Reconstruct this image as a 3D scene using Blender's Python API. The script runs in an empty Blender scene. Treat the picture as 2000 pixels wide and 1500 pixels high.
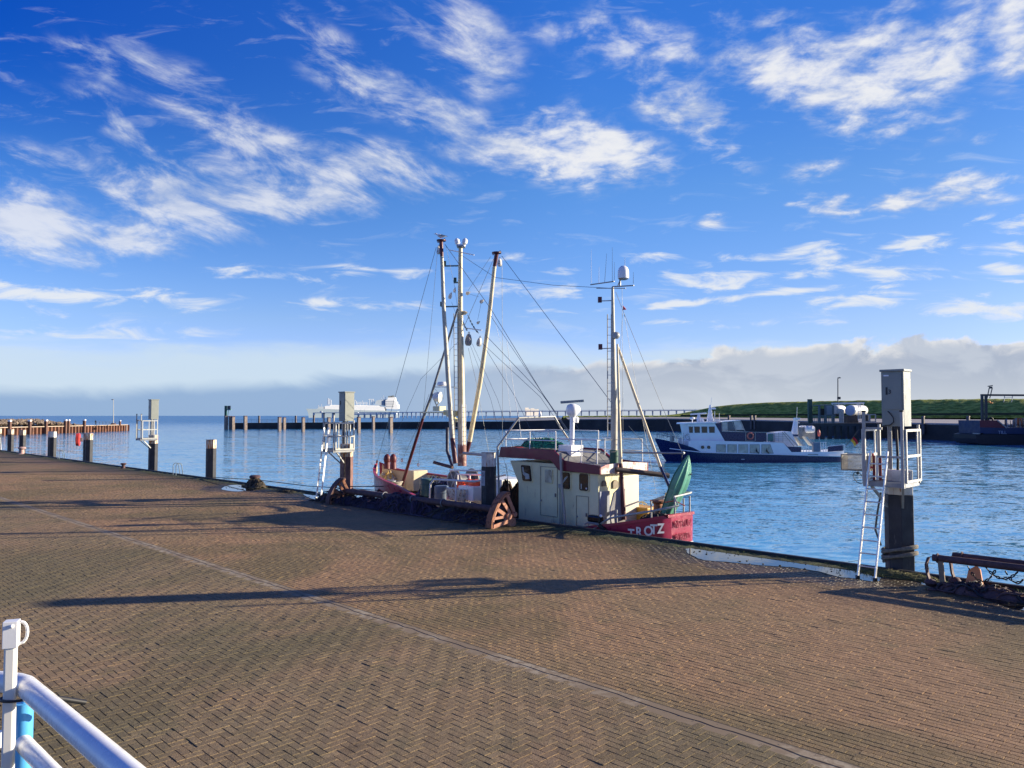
import bpy, bmesh, math, random
import numpy as np
from mathutils import Vector, Matrix
random.seed(7); rng = np.random.default_rng(7)
C = bpy.context.scene.collection
scene = bpy.context.scene
rad = math.radians
# ------------------------------------------------------------------ camera
PITCH = math.atan(62/1500)
cam_d = bpy.data.cameras.new('camera'); cam = bpy.data.objects.new('camera', cam_d); C.objects.link(cam)
cam.location = (0, 0, 3.5); cam.rotation_euler = (math.pi/2 + PITCH, 0, 0)
cam_d.sensor_width = 36; cam_d.lens = 27.0; cam_d.clip_start = 0.05; cam_d.clip_end = 60000
scene.camera = cam
# ------------------------------------------------------------------ colour management, light
scene.view_settings.view_transform = 'Standard'; scene.view_settings.look = 'None'
EXPO = 1.0
scene.view_settings.exposure = EXPO; scene.view_settings.gamma = 1.0
SUN_EL, SUN_AZ = rad(14.5), rad(80.2)      # azimuth clockwise from +Y
sun_d = bpy.data.lights.new('sun', 'SUN'); sun = bpy.data.objects.new('sun', sun_d); C.objects.link(sun)
sun_d.energy = 5.0; sun_d.angle = rad(0.55); sun_d.color = (1.0, 0.875, 0.67)
sdir = Vector((math.sin(SUN_AZ)*math.cos(SUN_EL), math.cos(SUN_AZ)*math.cos(SUN_EL), math.sin(SUN_EL)))
sun.rotation_euler = (-sdir).to_track_quat('-Z', 'Y').to_euler()
sun.location = sdir*100
# ------------------------------------------------------------------ survey helpers: the photo was measured once, these turn it into metres
c_, s_ = math.cos(PITCH), math.sin(PITCH)
CAM = Vector((0, 0, 3.5)); R2 = 2**-.5
DV = Vector((-R2, R2, 0)); NV = Vector((R2, R2, 0)); ZV = Vector((0, 0, 1))
def ray(px, py):
    x = (px-1000)/1500; y = (750-py)/1500
    return Vector((x, c_-s_*y, s_+c_*y))
def at(px, py, Y): r = ray(px, py); return CAM + r*(Y/r.y)
def gnd(px, py, z=0): r = ray(px, py); return CAM + r*((z-3.5)/r.z)
def onn(px, py, N): r = ray(px, py); return CAM + r*(N/r.dot(NV))
def UN(u, n, z=0): return DV*u + NV*n + ZV*z
WATER = -2.5
# ------------------------------------------------------------------ node helpers
class NT:
    def __init__(s, tree): s.t = tree; s.n = tree.nodes; s.l = tree.links
    def new(s, typ, **kw):
        n = s.n.new(typ)
        for k, v in kw.items(): setattr(n, k, v)
        return n
    def link(s, a, b): s.l.new(a, b)
    def put(s, inp, v):
        if v is None: return
        if isinstance(v, bpy.types.NodeSocket): s.l.new(v, inp)
        else:
            try: inp.default_value = v
            except Exception: inp.default_value = (v, v, v)
    def math(s, op, a, b=None, c=None, clamp=False):
        n = s.new('ShaderNodeMath', operation=op); n.use_clamp = clamp
        s.put(n.inputs[0], a); s.put(n.inputs[1], b)
        if c is not None: s.put(n.inputs[2], c)
        return n.outputs[0]
    def vmath(s, op, a, b=None):
        n = s.new('ShaderNodeVectorMath', operation=op); s.put(n.inputs[0], a); s.put(n.inputs[1], b)
        return n.outputs['Value'] if op in ('LENGTH', 'DOT_PRODUCT', 'DISTANCE') else n.outputs[0]
    def comb(s, x, y, z=0.0):
        n = s.new('ShaderNodeCombineXYZ'); s.put(n.inputs[0], x); s.put(n.inputs[1], y); s.put(n.inputs[2], z); return n.outputs[0]
    def sep(s, v):
        n = s.new('ShaderNodeSeparateXYZ'); s.put(n.inputs[0], v); return n.outputs
    def noise(s, v, scale=5, detail=4, rough=.5, dist=0.0, dim='3D'):
        n = s.new('ShaderNodeTexNoise', noise_dimensions=dim); s.put(n.inputs['Vector'], v)
        n.inputs['Scale'].default_value = scale; n.inputs['Detail'].default_value = detail
        n.inputs['Roughness'].default_value = rough; n.inputs['Distortion'].default_value = dist
        return n.outputs['Fac']
    def ss(s, v, a, b, lo=0.0, hi=1.0, kind='SMOOTHSTEP'):
        n = s.new('ShaderNodeMapRange', interpolation_type=kind); s.put(n.inputs['Value'], v)
        s.put(n.inputs['From Min'], a); s.put(n.inputs['From Max'], b); s.put(n.inputs['To Min'], lo); s.put(n.inputs['To Max'], hi)
        return n.outputs['Result']
    def mix(s, f, a, b, mode='MIX'):
        n = s.new('ShaderNodeMix', data_type='RGBA', blend_type=mode)
        s.put(n.inputs[0], f)
        for i, v in ((6, a), (7, b)):
            if isinstance(v, bpy.types.NodeSocket): s.l.new(v, n.inputs[i])
            else: n.inputs[i].default_value = (*v[:3], 1)
        return n.outputs[2]
    def mapping(s, v, loc=(0, 0, 0), rot=(0, 0, 0), scale=(1, 1, 1), kind='POINT'):
        n = s.new('ShaderNodeMapping', vector_type=kind); s.put(n.inputs['Vector'], v)
        if kind != 'VECTOR' : n.inputs['Location'].default_value = loc
        n.inputs['Rotation'].default_value = rot; n.inputs['Scale'].default_value = scale
        return n.outputs[0]
# ------------------------------------------------------------------ sky: Nishita air plus a cloud layer in world directions
world = bpy.data.worlds.new('World'); scene.world = world; world.use_nodes = True
world.node_tree.nodes.clear()
W = NT(world.node_tree)
SKY = 0.1
def build_sky():
    sky = W.new('ShaderNodeTexSky', sky_type='NISHITA'); sky.sun_disc = False
    sky.sun_elevation = SUN_EL; sky.sun_rotation = SUN_AZ
    sky.air_density = 1.0; sky.dust_density = 0.2; sky.ozone_density = 3.0
    d = W.new('ShaderNodeTexCoord').outputs['Generated']
    x, y, z = W.sep(d)
    hs = W.new('ShaderNodeHueSaturation'); hs.inputs['Saturation'].default_value = 1.30; hs.inputs['Value'].default_value = SKYV
    hs.inputs['Hue'].default_value = 0.505
    W.link(sky.outputs[0], hs.inputs['Color'])
    el = W.math('MAXIMUM', z, 0.0)
    # clear winter air: deeper overhead than the model gives
    tint = W.new('ShaderNodeValToRGB'); W.link(el, tint.inputs[0])
    e = tint.color_ramp.elements; e[0].position = 0; e[0].color = (*SKYC[0], 1); e[1].position = .75; e[1].color = (*SKYC[-1], 1)
    for p, c in zip((.12, .28, .45), SKYC[1:-1]):
        k = tint.color_ramp.elements.new(p); k.color = (*c, 1)
    base = W.mix(1.0, hs.outputs[0], tint.outputs[0], 'MULTIPLY')
    yy = W.math('MAXIMUM', y, 0.03)
    p = W.math('DIVIDE', x, yy); q = W.math('DIVIDE', z, yy); pq = W.comb(p, q, 0)
    # away from the sun the blue is deepest
    base = W.mix(W.math('MULTIPLY', W.math('MAXIMUM', W.ss(p, .1, -.75, kind='LINEAR'), W.ss(y, .3, -.2)), W.ss(z, .10, .42)), base, W.mix(1.0, base, (.02, .36, .72), 'MULTIPLY'))
    base = W.mix(W.ss(p, 0, .6), base, W.mix(1.0, base, (.88, .84, .80), 'MULTIPLY'))
    front = W.ss(y, 0.03, 0.25)
    zc = W.math('ADD', el, 0.10)
    cp = W.comb(W.math('DIVIDE', x, zc), W.math('DIVIDE', y, zc), 0)
    n1 = W.noise(cp, 2.6, 9, .60, 0.35, '2D')
    n1b = W.noise(cp, 9.0, 6, .6, 0.2, '2D')
    st = W.mapping(W.mapping(pq, rot=(0, 0, rad(20))), scale=(1.0, 2.7, 1.0))
    n2 = W.noise(st, 7.0, 9, .64, 0.28, '2D')
    leftw = W.ss(p, 0.02, -0.12)
    nn = W.new('ShaderNodeMix', data_type='FLOAT'); W.put(nn.inputs[0], leftw)
    W.put(nn.inputs[2], W.math('MULTIPLY_ADD', n1b, .45, W.math('MULTIPLY', n1, .55))); W.put(nn.inputs[3], W.math('MULTIPLY_ADD', n1, .25, W.math('MULTIPLY', n2, .75)))
    n = nn.outputs[0]
    warp = W.new('ShaderNodeTexNoise', noise_dimensions='2D'); W.put(warp.inputs['Vector'], pq); warp.inputs['Scale'].default_value = 5; warp.inputs['Detail'].default_value = 3
    wv = W.vmath('SCALE', W.vmath('SUBTRACT', warp.outputs['Color'], (.5, .5, .5))); wv.node.inputs['Scale'].default_value = .07
    pw = W.vmath('ADD', pq, wv)
    wv2 = W.vmath('SCALE', wv); wv2.node.inputs['Scale'].default_value = .3; pw2 = W.vmath('ADD', pq, wv2)
    def blobs(lst, pw=pw):
        m = None
        for (cx, cy, rx, ry, a, st_) in lst:
            r = ray(cx, cy); loc = (r.x/r.y, r.z/r.y, 0)
            src = pw
            if m is not None:                       # keeps the blobs in series, so the shader needs little stack
                k_ = W.new('ShaderNodeVectorMath', operation='MULTIPLY_ADD'); W.put(k_.inputs[0], m); k_.inputs[1].default_value = (1e-7,)*3; W.put(k_.inputs[2], pw); src = k_.outputs[0]
            v = W.mapping(src, loc=loc, rot=(0, 0, rad(-a)), scale=(rx/1500, ry/1500, 1), kind='TEXTURE')
            g = W.ss(W.vmath('LENGTH', v), 1.45, 0.0, 0.0, st_)
            m = g if m is None else W.math('MAXIMUM', m, g)
        return m
    hi = blobs(HIGH); lo = blobs(LOW, pw2)
    hi = W.math('MULTIPLY', hi, front)
    # the sky behind the photographer: loose cloud of the same sort
    back = W.math('MULTIPLY', W.ss(y, 0.25, 0.0), 0.26)
    hi = W.math('MAXIMUM', hi, back)
    val = W.math('ADD', W.math('MULTIPLY_ADD', W.math('SUBTRACT', n, .5), 6.3, hi), -.30)
    dens = W.math('MULTIPLY', W.ss(val, -.32, 1.35), W.ss(hi, 0.0, .45, .0, .97))
    dens = W.math('MULTIPLY', dens, W.ss(p, -.02, -.3, 1.0, .80))
    # low streaks: long and flat
    sq = W.mapping(pq, scale=(1.0, 4.5, 1.0))
    n3 = W.noise(sq, 11.0, 9, .62, .4, '2D')
    val2 = W.math('ADD', W.math('MULTIPLY_ADD', W.math('SUBTRACT', n3, .5), 4.2, lo), -.36)
    dens2 = W.math('MULTIPLY', W.ss(val2, -.16, 1.05), front)
    dens2 = W.math('MULTIPLY', dens2, W.ss(lo, 0.0, .30, .26, .95))
    k = 1/SKY
    cshade = W.ss(W.math('ADD', W.noise(cp, 3.4, 6, .6, 0.3, '2D'), W.math('MULTIPLY', dens, .35)), .45, .85)
    ccol = W.mix(cshade, (.50*k, .58*k, .76*k), (.86*k, .87*k, .90*k))
    c1 = W.mix(dens, base, ccol)
    c2 = W.mix(dens2, c1, (.80*k, .84*k, .90*k))
    # veil and cloud bank along the horizon
    nb = W.noise(W.mapping(pq, scale=(1, 2.2, 1)), 7.0, 9, .58, .5, '2D')
    nb2 = W.noise(W.mapping(pq, scale=(1, 5.0, 1)), 5.0, 6, .55, .3, '2D')
    veil_top = W.math('ADD', W.math('MULTIPLY_ADD', W.math('SUBTRACT', nb2, .5), .06, .100), 0)
    veil = W.math('MULTIPLY', W.ss(W.math('SUBTRACT', veil_top, q), -.012, .030), .85)
    c3 = W.mix(veil, c2, (.62*k, .75*k, .86*k))
    # bank top: low at left, high at right
    pt = W.ss(p, -.55, .62, .042, .100, 'LINEAR')
    top = W.math('ADD', pt, W.math('MULTIPLY', W.math('SUBTRACT', nb, .5), W.ss(p, -.45, .3, .022, .066)))
    dq = W.math('SUBTRACT', top, q)
    rightw = W.ss(p, -.30, .25)
    soft = W.ss(rightw, 0, 1, .022, .007, 'LINEAR')
    bank = W.math('MULTIPLY', W.ss(dq, 0.0, soft), W.ss(rightw, 0, 1, .80, .97, 'LINEAR'))
    crest = W.math('MULTIPLY', W.math('MULTIPLY', W.ss(dq, .020, .0), rightw), W.ss(W.noise(pq, 22.0, 6, .6, .2, '2D'), .34, .58))
    greyr = W.mix(W.ss(q, .0, .08), (.58*k, .63*k, .70*k), (.42*k, .48*k, .60*k))
    mott = W.ss(nb, .42, .62)
    greyr = W.mix(W.math('MULTIPLY', mott, .55), greyr, (.62*k, .67*k, .75*k))
    grey = W.mix(rightw, (.235*k, .385*k, .64*k), greyr)
    bcol = W.mix(crest, grey, (.86*k, .85*k, .84*k))
    c4 = W.mix(bank, c3, bcol)
    # below the horizon the water and land cover everything; keep a dim blue
    c5 = W.mix(W.ss(z, 0.0, -.02), c4, (.15*k, .22*k, .32*k))
    bg = W.new('ShaderNodeBackground'); bg.inputs['Strength'].default_value = SKY/2**EXPO
    out = W.new('ShaderNodeOutputWorld')
    W.link(c5, bg.inputs['Color']); W.link(bg.outputs[0], out.inputs['Surface'])
    world.cycles.sampling_method = 'MANUAL'; world.cycles.sample_map_resolution = 1024
SKYV = 3.2
SKYC = [(.34, .42, .95), (.62, .52, .68), (.74, .60, .70), (.58, .56, .80), (.56, .58, .88)]
HIGH = [  # centre x, centre y, half width, half height, tilt (clockwise), strength
 (90, 430, 340, 90, 6, 1.15), (300, 420, 260, 70, 12, 1.1), (470, 360, 300, 75, 8, 1.1), (680, 335, 220, 70, 10, 1.15), (540, 290, 280, 60, 24, .8),
 (180, 120, 90, 45, 30, .62), (330, 170, 180, 45, 32, .5), (240, 240, 170, 50, 35, .5), (60, 200, 130, 40, 10, .38), (420, 210, 160, 40, 38, .5), (60, 320, 160, 40, 15, .5),
 (620, 90, 170, 45, 40, .55), (740, 180, 200, 50, 30, .78), (880, 230, 180, 60, 30, .85), (980, 290, 200, 60, 20, .95), (1160, 280, 190, 75, 15, .95), (1240, 290, 110, 50, 25, .6),
 (930, 60, 120, 90, 60, .62), (960, 120, 90, 80, 60, .5), (400, 60, 130, 25, 60, .33), (480, 45, 60, 35, 40, .4), (820, 40, 130, 50, 20, .38), (1100, 70, 120, 60, 50, .4),
 (1200, 90, 110, 70, 30, .85), (1280, 130, 130, 90, 35, .95), (1350, 190, 130, 65, 30, .9), (1410, 40, 90, 50, 60, .55), (1500, 60, 90, 60, 60, .62),
 (1560, 140, 190, 90, 15, 1.0), (1690, 180, 200, 95, 15, 1.0), (1790, 110, 130, 90, -20, .9), (1700, 60, 140, 60, -30, .75), (1840, 60, 120, 50, -35, .7), (1960, 80, 90, 90, 60, .8), (1990, 30, 90, 60, 0, .75),
 (1430, 290, 90, 45, 30, .6), (1610, 330, 70, 25, -20, .52), (1930, 262, 40, 18, -30, .6), (1820, 275, 40, 14, 0, .5), (1380, 445, 35, 18, -20, .6),
 (1640, 408, 80, 34, 5, .98), (1790, 395, 120, 30, -6, .95), (1890, 375, 150, 38, -8, 1.0), (1560, 405, 40, 14, 0, .45),
]
LOW = [
 (100, 572, 230, 22, 3, 1.0), (290, 575, 130, 16, 5, .7), (480, 540, 80, 20, 5, .6), (570, 548, 90, 18, 5, .6), (690, 538, 60, 18, 0, .7), (640, 598, 90, 14, 0, .7), (740, 596, 130, 14, 0, .7), (420, 605, 90, 12, 0, .4),
 (800, 535, 70, 22, 0, .5), (1050, 565, 130, 22, -3, .8), (1020, 505, 60, 14, 0, .5), (1090, 525, 40, 12, 0, .6), (1268, 505, 60, 14, 0, .8), (1380, 452, 36, 12, 0, .3),
 (1200, 602, 130, 7, -4, .75), (1360, 590, 200, 9, -5, 1.2), (1540, 573, 190, 9, -5, 1.2), (1700, 564, 80, 6, -3, .7), (1100, 608, 90, 5, 0, .5),
 (1410, 545, 200, 26, -3, .95), (1600, 535, 150, 26, -6, .85), (1750, 545, 140, 18, 0, .6), (1450, 508, 70, 10, 0, .8), (1590, 492, 120, 20, -12, .6), (1560, 500, 60, 8, -8, .7),
 (1840, 490, 120, 24, 2, .9), (1960, 490, 90, 18, -6, .9), (1930, 440, 120, 18, -10, .6), (1950, 458, 60, 10, 0, .5), (1950, 527, 70, 12, 0, .8), (1980, 548, 60, 6, 0, .8),
 (1720, 592, 180, 20, 0, .72), (1900, 600, 200, 26, 2, .72), (1300, 625, 110, 10, 0, .5), (1500, 635, 170, 8, -3, .5), (60, 610, 110, 18, 5, .35), (200, 655, 260, 30, 0, .3),
]
build_sky()
# ------------------------------------------------------------------ materials
MATS = {}
def nt_mat(name):
    m = bpy.data.materials.new(name); m.use_nodes = True
    t = NT(m.node_tree); b = m.node_tree.nodes['Principled BSDF']
    return m, t, b
def mat(name, col, rough=.55, metal=0.0, var=.18, scale=3.0, col2=None, f2=.5, stretch=(1, 1, 1), bump=0.0, bscale=40, spec=.5, streak=None):
    """weathered surface: colour varied by noise, patches of col2 (rust, grime), fine bump"""
    if name in MATS: return MATS[name]
    m, t, b = nt_mat(name)
    o = t.new('ShaderNodeTexCoord').outputs['Object']
    n = t.noise(o, scale, 6, .6)
    v = t.ss(n, .3, .7, 1-var, 1+var, 'LINEAR')
    c = t.mix(1.0, col, t.comb(v, v, v), 'MULTIPLY')
    if col2:
        s2 = t.mapping(o, scale=stretch)
        n2 = t.noise(s2, scale*1.7, 8, .65, .3)
        k = t.ss(n2, 1-f2-.04, 1-f2+.06)
        c = t.mix(k, c, col2)
    t.link(c, b.inputs['Base Color'])
    r = t.ss(t.noise(o, scale*2.3, 4, .6), .3, .7, max(.03, rough-.1), min(1, rough+.12), 'LINEAR')
    t.link(r, b.inputs['Roughness'])
    b.inputs['Metallic'].default_value = metal
    b.inputs['Specular IOR Level'].default_value = spec
    if bump:
        bn = t.new('ShaderNodeBump'); bn.inputs['Strength'].default_value = bump; bn.inputs['Distance'].default_value = .02
        t.link(t.noise(o, bscale, 5, .6), bn.inputs['Height']); t.link(bn.outputs[0], b.inputs['Normal'])
    MATS[name] = m
    return m
# ------------------------------------------------------------------ mesh builder
class MB:
    def __init__(s): s.v = []; s.f = []; s.m = []; s.mi = 0
    def add(s, vs, fs):
        o = len(s.v); s.v += [Vector(v) for v in vs]; s.f += [tuple(i+o for i in f) for f in fs]; s.m += [s.mi]*len(fs); return s
    def box(s, c, size, ax=None):
        c = Vector(c); X, Y, Z = ax or (Vector((1, 0, 0)), Vector((0, 1, 0)), ZV)
        vs = [c + X*(size[0]/2*i) + Y*(size[1]/2*j) + Z*(size[2]/2*k) for k in (-1, 1) for j in (-1, 1) for i in (-1, 1)]
        return s.add(vs, [(0, 2, 3, 1), (4, 5, 7, 6), (0, 1, 5, 4), (2, 6, 7, 3), (0, 4, 6, 2), (1, 3, 7, 5)])
    def ring(s, c, x, y, r, n, r2=None):
        return [c + x*(r*math.cos(2*math.pi*i/n)) + y*((r2 or r)*math.sin(2*math.pi*i/n)) for i in range(n)]
    def tube(s, pts, r, n=8, cap=True, r1=None):
        pts = [Vector(p) for p in pts]; N = len(pts); rings = []; px = None
        for i, p in enumerate(pts):
            t = ((pts[min(i+1, N-1)] - p).normalized() + (p - pts[max(i-1, 0)]).normalized())
            t = t.normalized() if t.length > 1e-6 else ZV.copy()
            if px is None: a = ZV if abs(t.z) < .9 else Vector((1, 0, 0)); px = t.cross(a).normalized()
            px = (px - t*px.dot(t)).normalized(); py = t.cross(px)
            rr = r if r1 is None else r + (r1-r)*i/(N-1)
            rings.append(s.ring(p, px, py, rr, n))
        vs = [q for R in rings for q in R]; fs = []
        for i in range(N-1):
            for j in range(n):
                a, b = i*n+j, i*n+(j+1) % n; fs.append((a, b, b+n, a+n))
        if cap: fs += [tuple(range(n))[::-1], tuple((N-1)*n+j for j in range(n))]
        return s.add(vs, fs)
    def bar(s, p0, p1, w, h, up=ZV):
        p0, p1 = Vector(p0), Vector(p1); t = (p1-p0); L = t.length; t.normalize()
        if abs(t.dot(up)) > .95: up = Vector((1, 0, 0)) if abs(t.x) < .9 else Vector((0, 1, 0))
        x = t.cross(up).normalized(); y = x.cross(t).normalized()
        return s.box((p0+p1)/2, (w, h, L), (x, y, t))
    def lathe(s, c, prof, n=16, ax=ZV):
        c = Vector(c); ax = Vector(ax).normalized(); a = Vector((1, 0, 0)) if abs(ax.x) < .9 else Vector((0, 1, 0))
        x = ax.cross(a).normalized(); y = ax.cross(x); vs = []
        for r, z in prof: vs += s.ring(c+ax*z, x, y, max(r, 1e-4), n)
        fs = []; N = len(prof)
        for i in range(N-1):
            for j in range(n):
                a_, b_ = i*n+j, i*n+(j+1) % n; fs.append((a_, b_, b_+n, a_+n))
        fs += [tuple(range(n))[::-1], tuple((N-1)*n+j for j in range(n))]
        return s.add(vs, fs)
    def ball(s, c, r, n=12, sc=(1, 1, 1), ax=None):
        X, Y, Z = ax or (Vector((1, 0, 0)), Vector((0, 1, 0)), ZV); c = Vector(c); vs = []; m = n//2
        for i in range(m+1):
            th = math.pi*i/m; rr = max(math.sin(th), 1e-3)
            for j in range(n):
                ph = 2*math.pi*j/n
                vs.append(c + X*(r*sc[0]*rr*math.cos(ph)) + Y*(r*sc[1]*rr*math.sin(ph)) + Z*(r*sc[2]*math.cos(th)))
        fs = [(i*n+j, (i+1)*n+j, (i+1)*n+(j+1) % n, i*n+(j+1) % n) for i in range(m) for j in range(n)]
        return s.add(vs, fs)
    def prism(s, poly, ext):
        """poly: points in order; ext: extrusion vector"""
        n = len(poly); ext = Vector(ext); p = [Vector(q) for q in poly]
        return s.add(p + [q+ext for q in p], [tuple(range(n))[::-1], tuple(range(n, 2*n))] + [(i, (i+1) % n, (i+1) % n+n, i+n) for i in range(n)])
    def loft(s, secs, closed=False, caps=False):
        n = len(secs[0]); vs = [p for S_ in secs for p in S_]; fs = []
        for i in range(len(secs)-1):
            for j in range(n if closed else n-1):
                a, b = i*n+j, i*n+(j+1) % n; fs.append((a, b, b+n, a+n))
        if caps: fs += [tuple(range(n))[::-1], tuple((len(secs)-1)*n+j for j in range(n))]
        return s.add(vs, fs)
    def torus(s, c, R, r, X, Y, n=24, m=8, arc=1.0, sx=1.0, sy=1.0):
        k = n if arc >= 1 else n+1
        pts = [Vector(c)+X*(R*sx*math.cos(2*math.pi*arc*i/n))+Y*(R*sy*math.sin(2*math.pi*arc*i/n)) for i in range(k)]
        if arc >= 1: pts.append(pts[0].copy()); pts.append(pts[1].copy())
        return s.tube(pts, r, m)
WM = {}
def _mesh(name, mb, mats, inv, smooth, bevel=0):
    me = bpy.data.meshes.new(name)
    me.from_pydata([tuple(inv @ v) for v in mb.v], [], mb.f)
    for m in (mats if isinstance(mats, (list, tuple)) else [mats]): me.materials.append(m)
    me.polygons.foreach_set('material_index', mb.m)
    bm = bmesh.new(); bm.from_mesh(me)
    bmesh.ops.recalc_face_normals(bm, faces=bm.faces)
    bm.to_mesh(me); bm.free()
    if smooth:
        me.polygons.foreach_set('use_smooth', [True]*len(me.polygons))
        me.set_sharp_from_angle(angle=rad(smooth if smooth > 1 else 40))
    me.update(); return me
def empty(name, label, cat, loc, rz=0.0, group=None, kind=None):
    o = bpy.data.objects.new(name, None); C.objects.link(o); o.empty_display_size = .3
    o.location = loc; o.rotation_euler = (0, 0, rz)
    WM[o] = Matrix.Translation(Vector(loc)) @ Matrix.Rotation(rz, 4, 'Z')
    o['label'] = label; o['category'] = cat
    if group: o['group'] = group
    if kind: o['kind'] = kind
    return o
def part(name, mb, mats, parent, smooth=0, label=None, bevel=0, kind=None):
    M = WM[parent]
    o = bpy.data.objects.new(name, _mesh(name, mb, mats, M.inverted(), smooth)); C.objects.link(o)
    o.parent = parent; WM[o] = M
    if label: o['label'] = label
    if kind: o['kind'] = kind
    if bevel: _bev(o, bevel)
    return o
def _bev(o, w):
    b = o.modifiers.new('bevel', 'BEVEL'); b.width = w; b.segments = 2; b.limit_method = 'ANGLE'; b.angle_limit = rad(40)
def single(name, mb, mats, label, cat, group=None, kind=None, smooth=0, bevel=0):
    xs = [v.x for v in mb.v]; ys = [v.y for v in mb.v]; zs = [v.z for v in mb.v]
    loc = Vector(((min(xs)+max(xs))/2, (min(ys)+max(ys))/2, min(zs)))
    o = bpy.data.objects.new(name, _mesh(name, mb, mats, Matrix.Translation(-loc), smooth)); C.objects.link(o)
    o.location = loc; WM[o] = Matrix.Translation(loc)
    if kind: o['kind'] = kind
    if kind != 'structure':
        o['label'] = label; o['category'] = cat
    if group: o['group'] = group
    if bevel: _bev(o, bevel)
    return o
def copy_tree(o, loc=None, rz=None, label=None, group=None, parent=None):
    c = o.copy(); C.objects.link(c)
    if parent is not None: c.parent = parent
    if loc is not None: c.location = loc
    if rz is not None: c.rotation_euler = (0, 0, rz)
    if label: c['label'] = label
    if group: c['group'] = group
    for ch in list(o.children): copy_tree(ch, parent=c)
    return c
def text_mb(body, origin, right, up, size, depth=.006, bold=0.0, mb=None, sx=1.0):
    cu = bpy.data.curves.new('lettering', 'FONT'); cu.body = body; cu.size = size; cu.extrude = depth; cu.offset = bold; cu.resolution_u = 3
    ob = bpy.data.objects.new('lettering', cu); C.objects.link(ob)
    dg = bpy.context.evaluated_depsgraph_get(); dg.update()
    me = bpy.data.meshes.new_from_object(ob.evaluated_get(dg))
    right = Vector(right).normalized(); up = Vector(up).normalized(); nrm = right.cross(up)
    mb = mb or MB()
    mb.add([Vector(origin)+right*(v.co.x*sx)+up*v.co.y+nrm*v.co.z for v in me.vertices], [tuple(p.vertices) for p in me.polygons])
    bpy.data.objects.remove(ob); bpy.data.curves.remove(cu); bpy.data.meshes.remove(me)
    return mb
# palette
white = mat('white_paint', (.80, .80, .78), .35, var=.06, col2=(.45, .40, .32), f2=.30)
whitec = mat('clean_white', (.82, .83, .84), .3, var=.04)
cream = mat('cream_paint', (.74, .70, .43), .42, var=.08, col2=(.40, .33, .20), f2=.36, stretch=(1, 1, .3), bump=.1, bscale=12)
creamdk = mat('cream_bulwark', (.62, .52, .34), .5, var=.15, col2=(.35, .24, .12), f2=.35)
burg = mat('burgundy_paint', (.16, .006, .026), .38, var=.18, col2=(.10, .02, .03), f2=.33)
hullred = mat('hull_red', (.32, .013, .050), .32, var=.12, scale=2, col2=(.20, .03, .05), f2=.30)
maroon = mat('maroon_tar', (.085, .012, .018), .5, var=.3)
galv = mat('galvanised_steel', (.36, .36, .34), .5, metal=.2, var=.15, scale=8)
galvdk = mat('dull_steel', (.26, .27, .28), .5, metal=.4, var=.2, scale=6)
steel = mat('stainless_steel', (.55, .56, .58), .28, metal=.9, var=.1)
black = mat('black_rubber', (.015, .015, .017), .55, var=.3)
darkw = mat('dark_wire', (.045, .05, .055), .5, metal=.3)
rustm = mat('rusty_steel', (.30, .13, .07), .85, var=.4, scale=5, col2=(.12, .05, .03), f2=.45, bump=.5, bscale=30)
rustpk = mat('rust_primer', (.45, .22, .145), .8, var=.3, scale=6, col2=(.28, .12, .07), f2=.40, bump=.3)
rustdk = mat('dark_rusty_steel', (.085, .045, .045), .75, var=.4, scale=5, col2=(.17, .075, .05), f2=.38, bump=.4)
mastc = mat('mast_cream', (.66, .56, .36), .45, var=.15, scale=3, col2=(.36, .22, .10), f2=.36, stretch=(3, 3, .5))
mastg = mat('mast_grey_cream', (.50, .46, .36), .5, var=.15, scale=3, col2=(.28, .22, .16), f2=.38, stretch=(3, 3, .4))
navy = mat('navy_paint', (.008, .016, .075), .28, var=.1)
glass = mat('dark_glass', (.005, .007, .010), .12, var=.1, spec=.8)
orange = mat('orange_plastic', (.85, .085, .02), .35, var=.1)
redp = mat('red_plastic', (.55, .05, .04), .4, var=.1)
bluep = mat('blue_plastic', (.03, .07, .20), .5, var=.2)
greenp = mat('green_paint', (.02, .09, .06), .5, var=.2)
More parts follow.
